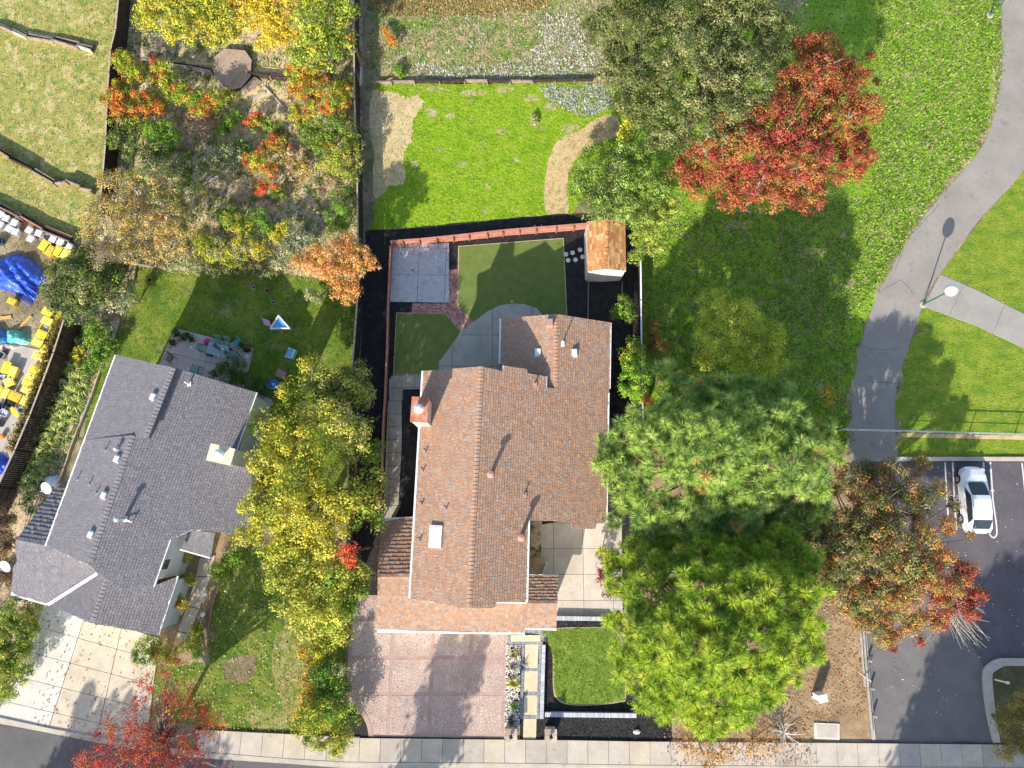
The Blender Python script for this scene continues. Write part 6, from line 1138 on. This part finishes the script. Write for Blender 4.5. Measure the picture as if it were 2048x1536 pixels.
# --- beside the grey house
sh('fresh green ground shrub at the top of the side bed', [(195, 660, 23, .8), (212, 690, 22, .8), (180, 680, 15, .7)], BGR, group='plants of the side bed'); sh('fresh green ground shrub lower in the side bed', [(195, 722, 22, .8), (205, 705, 18, .8), (175, 740, 14, .7)], BGR, group='plants of the side bed'); sh('golden sprig beside the dark fence wall', [(158, 700, 10, .7), (153, 715, 8, .6)], YEL, group='plants of the side bed')
AG = [(155, 692), (135, 716), (150, 738), (128, 752), (160, 760), (122, 782), (146, 786), (168, 778), (108, 806), (132, 812), (155, 806), (98, 832), (120, 838), (140, 832), (88, 862), (112, 866), (76, 888), (100, 892), (70, 916), (92, 920), (58, 942), (80, 948), (52, 968)]
ordn = ['topmost', 'second', 'third', 'fourth', 'fifth', 'sixth', 'seventh', 'eighth', 'ninth', 'tenth', 'eleventh', 'twelfth', 'thirteenth', 'fourteenth', 'fifteenth', 'sixteenth', 'seventeenth', 'eighteenth', 'nineteenth', 'twentieth', 'twenty-first', 'twenty-second', 'lowest']
for k, (x, y) in enumerate(AG): rosette('strap_leaf_plant', f'{ordn[k]} strap leaved clump counting down the side bed', 'plant', x, y, .8*random.uniform(.85, 1.15), (.34, .42, .08), 60, 'strap leaved clumps in the side bed', .026, .55, (.6, .62, .25))
plant('shrub', 'dry brown thicket left of the grey garage roof', 'shrub', [(8, 1045, 34, 2), (15, 1095, 34, 2), (2, 1145, 34, 2), (-30, 1090, 50, 2.4), (22, 1165, 14, 1)], [((.2, .13, .09), 3), ((.28, .2, .15), 2), ((.12, .08, .05), 1)], None, cr=.4, leaf=(.14, .05))
plant('shrub', 'big clipped green hedge at the left edge of the driveway', 'hedge', [(25, 1235, 45, 2), (5, 1290, 50, 2.2), (48, 1260, 30, 1.8), (30, 1320, 36, 2), (5, 1355, 40, 1.8), (66, 1228, 22, 1.4), (58, 1290, 24, 1.4), (42, 1345, 24, 1.4), (-60, 1300, 60, 2.4), (18, 1382, 20, 1.2)], [((.16, .25, .035), 3), ((.26, .33, .06), 3), ((.34, .34, .08), 1), ((.1, .16, .025), 2)], None, cr=.34, leaf=(.12, .08))
for lbl, x, y, r, p in (('small round green bush by the grey porch, upper', 470, 1116, 20, BGR), ('small round green bush by the grey porch, lower', 442, 1140, 24, GRN), ('dark bushy plant under the porch roof corner', 375, 1112, 13, YGR), ('upper reddish green plant against the grey wall', 379, 1160, 14, YGR), ('wider reddish green plant against the grey wall', 362, 1203, 19, YGR+BER[:1]), ('grassy yellow bush below the lower globe light', 392, 1262, 17, YEL+GRN), ('spiky yellow green bush at the end of the left walk', 384, 1293, 24, YEL+BGR), ('dark green bush at the right edge of the left driveway', 296, 1302, 30, GRN), ('russet tinted bush between the driveway and spiky bush', 335, 1308, 26, YGR+[((.4, .12, .05), 2)]),
    ('dark leafy bush at the corner of the terrace', 466, 745, 30, DKG), ('small leafy bush on the terrace by the roof edge', 440, 736, 10, DKG), ('low bush by the grey roof corner at the terrace', 426, 748, 9, DKG), ('shaded bush under the roof corner by the lawn', 520, 772, 22, DKG)): sh(lbl, [(x, y, r, .9), (x+r*.4, y+r*.3, r*.6, .8)], p, group='bushes round the grey house', leaf=(.11, .075), cr=.3)
for lbl, x, y, r in (('small vine clump on the long fence beside the lawn, upper', 702, 622, 15), ('small vine clump on the long fence beside the lawn, lower', 697, 672, 17)): sh(lbl, [(x, y, r, 1.3), (x-4, y+r, r*.8, 1)], GRN, group='vines on the long fence')
# --- the tall yellow trees between the houses
YG = 'tall yellowing trees between the houses'
plant('tree', 'dull green and yellow tree, topmost between the two houses', 'tree', [(680, 785, 54, 5.6), (640, 760, 42, 5.4), (618, 742, 28, 5, YEL), (715, 795, 30, 5.4), (700, 752, 38, 5.4), (590, 790, 38, 4.8, YEL+GRN), (735, 775, 12, 5)], YGR+OLV, YG, trunk=.16)
plant('tree', 'pale golden green tree in front of the topmost one', 'tree', [(660, 848, 52, 7), (700, 878, 42, 6.8), (622, 828, 28, 6.4), (722, 862, 28, 6.4), (690, 915, 24, 6)], YGR+[((.46, .44, .16), 4)], YG, trunk=.15)
plant('tree', 'largest bright yellow tree leaning over the grey roof', 'tree', [(538, 850, 38, 5, YGR), (590, 880, 50, 7), (552, 930, 52, 7), (630, 935, 50, 7.5), (600, 1000, 66, 8), (530, 1010, 46, 7), (680, 1000, 52, 7.2), (560, 1060, 56, 7), (497, 1075, 30, 6), (725, 1020, 42, 6, GRN+YGR), (648, 1060, 50, 7), (738, 900, 30, 5.4, GRN), (738, 965, 36, 5.6, GRN+YGR), (760, 1040, 20, 5, GRN)], YEL+YGR[:2], YG, trunk=.24, nb=24)
plant('tree', 'lowest yellow green tree, beside the ribbed brown roof', 'tree', [(580, 1125, 50, 6), (640, 1115, 54, 6.4), (690, 1155, 44, 6), (595, 1190, 54, 6), (655, 1210, 54, 6), (718, 1140, 24, 5.4), (560, 1165, 32, 5.6), (618, 1240, 38, 5), (680, 1245, 36, 5), (708, 1195, 30, 5.4, BGR), (600, 1095, 44, 6.4, YEL), (730, 1165, 14, 5)], YGR+[((.42, .4, .07), 3), ((.2, .3, .05), 2)], YG, trunk=.2, nb=20)
plant('tree', 'spray of red leaves poking out of the yellow trees', 'tree', [(682, 1100, 20, 7), (700, 1118, 16, 7), (705, 1095, 12, 6.8)], [((.6, .1, .06), 3), ((.55, .2, .1), 1)], None, trunk=.06)
for lbl, lb, p in (('golden ochre strip of shrubs along the left lawn edge', [(610, 1300, 15, .6), (617, 1330, 16, .6), (618, 1365, 17, .6), (613, 1400, 17, .6), (600, 1435, 16, .5)], [((.45, .3, .05), 3), ((.4, .34, .06), 2), ((.2, .24, .04), 1)]), ('green shrub at the upper left of the pink driveway', [(650, 1290, 24, 1.4), (672, 1280, 18, 1.4), (640, 1310, 18, 1.2)], GRN+YEL), ('pale leaved sprig over the pink driveway', [(683, 1340, 16, 1.6), (668, 1335, 11, 1.5)], SIL),
    ('deep green shrub left of the pink driveway', [(650, 1345, 28, 1.5), (680, 1372, 24, 1.5), (655, 1385, 26, 1.4)], DKG+BGR), ('yellow green shrub at the driveway corner', [(625, 1428, 32, 1.8, YEL+BGR), (660, 1420, 32, 1.8), (695, 1430, 26, 1.5), (600, 1450, 18, 1.4)], BGR+YGR), ('shrub spilling onto the pavement left of the driveway', [(640, 1470, 30, 1.6), (680, 1478, 28, 1.6), (612, 1475, 20, 1.2), (672, 1500, 18, 1.3)], GRN+YEL)): sh(lbl, lb, p, group='shrubs along the pink driveway')
plant('tree', 'sparse scarlet tree standing over the left pavement', 'tree', [(245, 1500, 58, 4.6), (330, 1510, 62, 5), (195, 1528, 40, 4.2), (385, 1505, 40, 4.6), (290, 1560, 80, 5.4), (300, 1455, 46, 4.6), (225, 1452, 24, 4), (365, 1400, 42, 4.6), (300, 1375, 30, 4.2), (402, 1425, 36, 4.4), (338, 1340, 22, 4, [((.4, .32, .2), 1), ((.55, .1, .04), 1)]), (430, 1450, 24, 4, [((.58, .2, .04), 1)]), (268, 1415, 22, 4), (165, 1520, 18, 4), (200, 1470, 14, 4)],
      [((.46, .05, .035), 4), ((.45, .11, .05), 3), ((.34, .04, .035), 2), ((.45, .2, .06), 1.3)], None, trunk=.16, bark=M('grey_bark', [(.2, .16, .13), (.32, .27, .23)], 3, bump=.4), base=(350, 1462), nb=60, twigs=90, dens=.34, cover=1.0, cr=.42, leaf=(.12, .08), zmin=-.1)
# --- main yard
sh('feathery small green tree beside the right fence', [(1245, 612, 20, 1.9), (1235, 628, 15, 1.6), (1258, 630, 14, 1.6), (1250, 600, 12, 1.8)], BGR+GRN, name='small_tree', cat='tree', group=None); plant('shrub', 'dense bright green hedge shrub beside the wing roof', 'hedge', [(1262, 703, 27, 2.3, BGR+YGR), (1272, 730, 28, 2.4), (1270, 765, 33, 2.4), (1268, 785, 26, 2.2)], [((.2, .36, .04), 4), ((.28, .42, .06), 3), ((.12, .24, .03), 2)], None, cr=.34, leaf=(.12, .085)); sh('green weed clump by the thin edging at the pine', [(1262, 960, 14, .6), (1250, 985, 12, .5)], BGR, group=None)
sh('rusty orange shrub half under the pine, near the roof', [(1290, 800, 14, 2), (1300, 812, 12, 2)], [((.55, .2, .05), 2), ((.35, .3, .06), 1)], group=None)
for lbl, lb in (('upper burgundy leaved plant at the courtyard edge', [(1200, 1108, 11, .9), (1210, 1122, 10, 1)]), ('lower burgundy leaved plant at the courtyard edge', [(1206, 1160, 15, 1), (1216, 1186, 13, .9), (1200, 1142, 9, .8)])): sh(lbl, lb, [((.2, .03, .05), 3), ((.3, .08, .09), 1), ((.12, .03, .03), 1)], group='burgundy plants', dens=.8)
for lbl, x, y, r, c, n, c2 in (('spiky yellow green yucca in the white rocks', 1027, 1364, .55, (.34, .34, .06), 46, (.55, .5, .15)), ('blue grey agave leaning over the cream walk', 1044, 1332, .5, (.16, .22, .26), 26, None), ('russet spiky clump at the top of the white rocks', 1030, 1308, .5, (.3, .2, .08), 30, (.2, .24, .06)), ('small green spiky clump low in the white rocks', 1027, 1411, .38, (.12, .24, .04), 24, (.3, .38, .06)), ('dark spiky clump just above the left pillar', 1022, 1440, .4, (.09, .1, .1), 26, None), ('bare dark spiky clump under the russet one', 1026, 1332, .35, (.16, .12, .09), 24, None)): rosette('spiky_plant', lbl, 'plant', x, y, r, c, n, 'spiky plants in the rock bed', .028, .6, c2, z0=.06)
# --- field and grove
sh('tiny orange shrub in the ashy field, upper', [(774, 66, 9, .6), (770, 58, 6, .5)], [((.55, .2, .05), 2), ((.3, .25, .06), 1)], group='orange shrubs in the ashy field'); sh('tiny orange shrub in the ashy field, lower', [(786, 86, 11, .7), (780, 78, 7, .6)], [((.55, .2, .05), 2), ((.3, .25, .06), 1)], group='orange shrubs in the ashy field'); sh('bright green weed bush by the red plank end', [(797, 140, 11, .4), (803, 150, 9, .4)], BGR, group=None); sh('small grey weed in the bright lawn', [(1069, 235, 7, .3), (1070, 245, 6, .3)], SIL, group=None)
OK_ = 'olive green oaks'
plant('oak_tree', 'dark olive oak at the left of the grove', 'tree', [(1205, 60, 42, 5), (1228, 135, 42, 5), (1262, 185, 46, 6), (1245, 20, 46, 6), (1300, 60, 60, 7.4), (1315, 145, 66, 8), (1290, 225, 46, 7), (1300, -40, 80, 7)], OLV+[((.1, .13, .05), 3)], OK_, trunk=.28, cr=.5, leaf=(.15, .1), nb=22)
plant('oak_tree', 'great silver olive oak filling the middle of the grove', 'tree', [(1400, 40, 70, 10.5), (1490, 50, 70, 10.5), (1545, 110, 42, 9.1), (1400, 140, 78, 11), (1490, 150, 66, 11), (1370, 230, 66, 10.1), (1455, 225, 66, 10.5), (1330, 290, 40, 8.5), (1440, 285, 42, 9.5), (1510, 210, 34, 9.9), (1560, 60, 40, 8.5), (1450, -40, 90, 10.5)], OLV+[((.22, .235, .125), 2), ((.15, .18, .08), 2)], OK_, trunk=.34, cr=.5, leaf=(.15, .1), nb=30, twigs=24)
plant('tree', 'lemon yellow sprig between oak and green bush', 'tree', [(1268, 215, 17, 4.6), (1262, 245, 20, 4.4), (1250, 270, 17, 4.2)], [((.44, .46, .04), 3), ((.3, .38, .05), 2)], None, trunk=.06)
plant('tree', 'bare grey crown among the oaks at the top right', 'tree', [(1570, 20, 34, 6.4), (1590, -8, 24, 6.4)], [((.45, .42, .36), 2), ((.35, .33, .27), 1)], None, trunk=.1, bark=PALE, dens=.3, twigs=40)
plant('tree', 'broad green bush tree behind the shed', 'tree', [(1195, 330, 42, 3.8), (1255, 325, 44, 4.2), (1178, 380, 40, 3.4), (1240, 388, 52, 4.2), (1300, 368, 40, 4.4), (1158, 352, 20, 2.6), (1195, 418, 30, 3), (1265, 420, 38, 3.8)], [((.14, .22, .05), 4), ((.2, .3, .08), 3), ((.07, .12, .03), 2), ((.28, .36, .12), 1)], None, trunk=.16, cr=.44, leaf=(.13, .09))
plant('tree', 'pale yellow green tree trailing past the shed roof', 'tree', [(1305, 440, 38, 3.4), (1285, 480, 28, 3), (1275, 512, 18, 2.6), (1340, 420, 26, 3.4), (1310, 500, 16, 2)], [((.28, .36, .08), 3), ((.4, .42, .12), 2), ((.16, .24, .05), 2)], None, trunk=.1, cr=.36, leaf=(.11, .08), dens=.8)
plant('tree', 'wide crimson and coral tree beside the park grass', 'tree', [(1640, 110, 46, 8.6), (1600, 175, 54, 9.6), (1556, 245, 58, 10), (1660, 195, 50, 9.2), (1496, 300, 54, 10), (1430, 312, 46, 9.2), (1600, 310, 62, 9.8), (1675, 290, 42, 8.2), (1382, 300, 22, 8.2), (1465, 368, 52, 8.6), (1398, 368, 38, 8), (1540, 382, 46, 8.4), (1618, 385, 42, 8.2), (1700, 225, 32, 8.2), (1740, 112, 12, 7.8), (1752, 160, 10, 7.6), (1698, 345, 28, 7.8), (1690, 130, 24, 8.2), (1480, 405, 20, 7.6), (1650, 250, 50, 9.2), (1560, 320, 50, 9.6), (1720, 280, 24, 8.2), (1510, 250, 34, 10.2), (1600, 100, 24, 8.6), (1700, 160, 40, 9), (1730, 220, 34, 9), (1715, 310, 36, 8.6), (1370, 350, 34, 8), (1640, 150, 40, 10), (1450, 250, 30, 10), (1640, 350, 44, 9), (1580, 400, 30, 8)], RED, None, trunk=.26, cr=.44, leaf=(.14, .09), dens=.95, cover=1.6, nb=34, twigs=60, bark=PALE)
plant('tree', 'low spreading olive green tree in the shade north of the pines', 'tree', [(1430, 615, 40, 5.4), (1482, 645, 48, 6), (1540, 680, 36, 5.6), (1440, 690, 44, 6), (1500, 718, 44, 5.6), (1408, 725, 22, 5), (1550, 728, 26, 5.4), (1395, 660, 16, 5)], [((.36, .44, .06), 4), ((.46, .5, .1), 3), ((.24, .32, .04), 2)], None, trunk=.14, cr=.42, leaf=(.12, .08))
for lbl, lb, p in (('brown leafed low shrub right of the fence', [(1308, 660, 17, .7), (1325, 690, 14, .6), (1300, 690, 11, .6)], [((.22, .12, .06), 2), ((.3, .18, .08), 1)]), ('yellow orange sprig between park path and pines', [(1655, 785, 13, .7), (1662, 800, 10, .6)], YEL+BER[1:2]), ('bright grass clump among the brown shrubs', [(1352, 640, 11, .4), (1360, 700, 10, .4)], BGR), ('olive weeds at the foot of the spreading tree', [(1375, 740, 14, .5), (1395, 750, 10, .5)], YGR)): sh(lbl, lb, p, group='low growth north of the pines')
PN1 = [((.26, .38, .1), 4), ((.33, .45, .14), 3), ((.18, .29, .08), 2.5), ((.38, .49, .17), 1.5), ((.4, .28, .12), .15)]; PN2 = [((.27, .39, .05), 4), ((.34, .44, .06), 3), ((.19, .3, .05), 2.5), ((.4, .46, .08), 1.2)]
PNB = [((.17, .27, .09), 2), ((.22, .33, .11), 1)]
pine('pine_tree', 'upper of the two big pines, bluish at its top edge', [(1355, 775, 34, 6.4), (1400, 805, 48, 8), (1290, 850, 48, 8.4), (1228, 885, 38, 7.6), (1250, 955, 46, 8), (1330, 900, 66, 10.6), (1420, 900, 76, 12), (1500, 850, 64, 10.6), (1575, 850, 56, 10.4), (1636, 872, 36, 9.2), (1580, 925, 66, 11), (1500, 975, 58, 10), (1615, 965, 46, 9), (1300, 1010, 46, 8.6), (1375, 1025, 50, 8.6), (1425, 1055, 30, 8), (1480, 785, 38, 8), (1540, 1010, 50, 7), (1250, 1010, 24, 7.4), (1450, 960, 60, 10), (1400, 980, 50, 9.6), (1450, 1030, 40, 8), (1230, 1040, 20, 7), (1350, 840, 50, 9), (1550, 790, 40, 8), (1660, 910, 26, 9), (1300, 1050, 36, 8), (1380, 1070, 34, 7.6), (1480, 1040, 44, 8.4), (1560, 1050, 40, 7), (1610, 1030, 34, 7), (1215, 930, 30, 8), (1430, 790, 40, 7.4), (1330, 740, 20, 6.4), (1420, 1075, 40, 7.2), (1500, 1080, 40, 7.4), (1570, 1085, 36, 7), (1340, 1075, 36, 7.2), (1630, 1000, 34, 7.6)], (1345, 927), PN1+PNB)
pine('pine_tree', 'lower of the two big pines, yellow green and dense', [(1280, 1115, 46, 8), (1400, 1110, 56, 8.6), (1500, 1120, 56, 8.6), (1590, 1125, 50, 8.4), (1300, 1195, 56, 10), (1400, 1200, 66, 12), (1500, 1195, 66, 12), (1588, 1200, 54, 10.6), (1305, 1285, 58, 11), (1400, 1300, 76, 12.6), (1500, 1295, 76, 12), (1598, 1285, 46, 9.6), (1258, 1320, 40, 9), (1335, 1375, 56, 10), (1430, 1395, 66, 10.4), (1515, 1365, 54, 10), (1395, 1430, 40, 9), (1330, 1415, 34, 8.6), (1230, 1240, 24, 9), (1560, 1340, 40, 9), (1430, 1445, 30, 8.4), (1350, 1140, 50, 9), (1450, 1150, 56, 10), (1550, 1150, 46, 9.4), (1220, 1120, 24, 8), (1640, 1180, 24, 9.6), (1450, 1250, 60, 12), (1350, 1250, 56, 11.4), (1550, 1250, 50, 11), (1620, 1240, 34, 10), (1290, 1240, 40, 10), (1470, 1340, 56, 11.6), (1370, 1350, 50, 11), (1280, 1400, 28, 8.6), (1480, 1420, 36, 9), (1440, 1090, 46, 8), (1540, 1095, 44, 8), (1350, 1095, 40, 7.6), (1240, 1170, 30, 8.6)], (1337, 1219), PN2)
LQ = [((.15, .17, .055), 4), ((.22, .215, .1), 3), ((.09, .11, .035), 3), ((.33, .18, .075), 2.4), ((.36, .26, .14), 1.4), ((.3, .11, .05), 1.2)]; LR = [((.29, .045, .045), 3), ((.3, .09, .06), 2), ((.3, .16, .08), 1.5)]; LO = [((.36, .17, .06), 3), ((.32, .23, .075), 2), ((.18, .17, .05), 2)]
plant('tree', 'autumn coloured tree between pines and car park, red at its right tip', 'tree', [(1690, 965, 38, 6, LQ), (1775, 955, 38, 6), (1735, 1000, 42, 6.4, LO), (1825, 1000, 42, 6.4), (1760, 1035, 48, 7), (1685, 1055, 42, 6.6), (1640, 1090, 40, 6.4, OLV), (1700, 1110, 50, 7, OLV+LQ), (1785, 1105, 50, 7.6), (1845, 1085, 40, 7, LO), (1655, 1155, 42, 6, OLV+LQ), (1730, 1175, 46, 6.4), (1800, 1180, 42, 7, LO), (1858, 1155, 34, 6.8, LO+LR), (1925, 1138, 28, 6, LR), (1952, 1185, 22, 5.6, LR), (1885, 1205, 28, 6, LR+LO), (1755, 1235, 32, 5.4, LO+OLV), (1790, 1268, 16, 5, LR+LO), (1840, 1280, 12, 5, LR), (1785, 1300, 10, 4.8, LR), (1895, 1050, 24, 6, LO), (1905, 1010, 15, 5.6), (1840, 930, 20, 5.6, LO), (1940, 1070, 10, 5.4, LO), (1600, 1130, 24, 6, OLV), (1740, 1080, 50, 7), (1820, 1140, 46, 7), (1690, 1200, 34, 6, OLV+LQ), (1650, 1040, 30, 6), (1820, 1240, 30, 5.6, LO), (1770, 1200, 44, 6.4), (1880, 1110, 26, 6.4, LO), (1730, 940, 24, 5.6), (1870, 1240, 26, 5.4, LR+LO), (1615, 1060, 30, 6), (1880, 980, 18, 6, LO), (1900, 1170, 34, 6.2, LR+LO), (1930, 1220, 24, 5.6, LR), (1720, 1230, 34, 5.4, LO+OLV), (1765, 1270, 24, 5.2, LO), (1950, 1230, 12, 5.4, LR)], LQ, None, trunk=.26, cr=.42, leaf=(.13, .085), dens=1.0, cover=1.8, bark=PALE, nb=50, twigs=110)
b = MB()
for i in range(60):
    f = G(1880+random.uniform(-20, 20), 1200+random.uniform(-15, 15), 5.8); e = G(1930+random.uniform(-30, 55), 1255+random.uniform(-45, 45), 5.2+random.uniform(-.6, .6)); m_ = (f+e)/2+rdir(1)[0]*.3; b.tube(f, m_, .03, .02, 4, cap=False); b.tube(m_, e, .02, .008, 3, cap=False)
o = b.build('bare_twigs', PALE); tr_ = [q for q in bpy.data.objects if q.get('label', '').startswith('autumn coloured tree between')][0]; o.location -= tr_.location; o.parent = tr_
plant('shrub', 'brown olive bush hanging over the kerbed island', 'shrub', [(2012, 1440, 28, 3), (2045, 1495, 40, 3.4), (2050, 1420, 34, 3.4), (2010, 1500, 24, 2.6), (2085, 1460, 50, 4)], [((.24, .2, .06), 3), ((.15, .15, .05), 3), ((.35, .28, .12), 1.5)], None, dens=.7, twigs=30, leaf=(.15, .05), cr=.42)
for lbl, lb, dn in (('tawny leaved low branch over the pavement below the pine', [(1375, 1490, 24, 2.2), (1415, 1510, 28, 2.2), (1452, 1500, 24, 2)], .45), ('bare brown twiggy shrub at the foot of the pine', [(1490, 1480, 30, 1.2), (1520, 1495, 28, 1.2), (1560, 1490, 22, 1)], .16)): sh(lbl, lb, [((.42, .24, .06), 3), ((.35, .2, .08), 2), ((.2, .13, .07), 1)], group='twiggy growth below the pine', dens=dn, twigs=30)
b = MB(); c0 = G(1568, 1466, .1)
for i in range(26):
    a_ = random.uniform(0, 6.28); e = c0+np.array([math.cos(a_), math.sin(a_)*.7, random.uniform(.1, .5)])*random.uniform(.5, 1.6); m_ = (c0+e)/2+rdir(1)[0]*.2; b.tube(c0, m_, .03, .022, 4, cap=False); b.tube(m_, e, .022, .008, 3, cap=False)
tag(b.build('dead_branch', P('bleached_wood', (.66, .6, .54))), 'bleached bare branch lying on the leafy dirt', 'branch')
# --- unseen trees across the road, shaped so their shade falls into the picture
def shade(name, label, tip, h, targets, pal, k=1.84, group='unseen trees across the road', leafs=(.4, .3), dens=.8, trunk=.3):
    base = G(*tip)[:2]-SH*h; lb = []
    for px, py, r in targets:
        t = G(px, py)[:2]; z = max(r*.8, np.linalg.norm(t-base)/np.linalg.norm(SH)); p3 = np.array([*(t-SH*z), z]); x, y = PXY(p3); lb.append((x, y, r/mpp(x, y, z), z))
    V, C, ce = crown(lb, pal, cr=.8, leaf=leafs, dens=dens, cover=2.2, zmin=-.8); root = empty(name, (base[0], base[1], 0), label, 'tree', group); npmesh('crown', V, np.arange(len(V)).reshape(-1, 4), C, LEAF, root); wood(root, (base[0], base[1], 0), ce, trunk, BARK, 1, top=(base[0], base[1], h*.8))
shade('tall_tree', 'slim tall unseen tree across the road, south of the pink driveway', (912, 1200), 13, [(910, 1215, .5), (903, 1245, .55), (895, 1285, .65), (936, 1285, .5), (925, 1320, .7), (968, 1280, .3), (958, 1315, .45), (885, 1330, .8), (940, 1355, .7), (910, 1365, 1.1), (880, 1395, 1.2), (900, 1430, 1.3), (860, 1450, 1.4), (885, 1480, 1.3), (845, 1510, 1.5), (815, 1560, 1.6), (800, 1620, 1.6)], DKG)
shade('tall_tree', 'tall unseen tree across the road, south of the left driveway', (180, 1375), 12, [(178, 1385, .4), (172, 1410, .6), (215, 1430, .9), (260, 1440, 1.1), (230, 1480, 1.7), (300, 1480, 1.8), (170, 1490, 1.2), (360, 1500, 1.6), (150, 1530, 1.6), (260, 1540, 2), (380, 1545, 2), (120, 1570, 1.8), (330, 1590, 2)], DKG)
shade('tall_tree', 'great dense unseen tree across the road, south of the car park', (1960, 1170), 17, [(1945, 1215, 1.2), (1985, 1230, 1.8), (1930, 1265, 1.3), (1970, 1290, 2), (2020, 1290, 2.6), (1915, 1310, 1.5), (1955, 1340, 2), (1895, 1355, 1.5), (2040, 1230, 2.4), (2060, 1290, 3), (1920, 1230, .9), (2000, 1190, 1.6), (1940, 1390, 2.2), (2010, 1370, 3), (1877, 1400, 1.5), (1930, 1440, 2.6), (1862, 1440, 1.5), (1990, 1450, 3.4), (1845, 1485, 1.6), (1910, 1500, 2.8), (1835, 1530, 1.7), (1900, 1570, 3), (1990, 1550, 3.6), (1820, 1590, 2), (2060, 1430, 3.2)], DKG, dens=1.0, trunk=.5)
print('LEAVES', NLEAF[0])
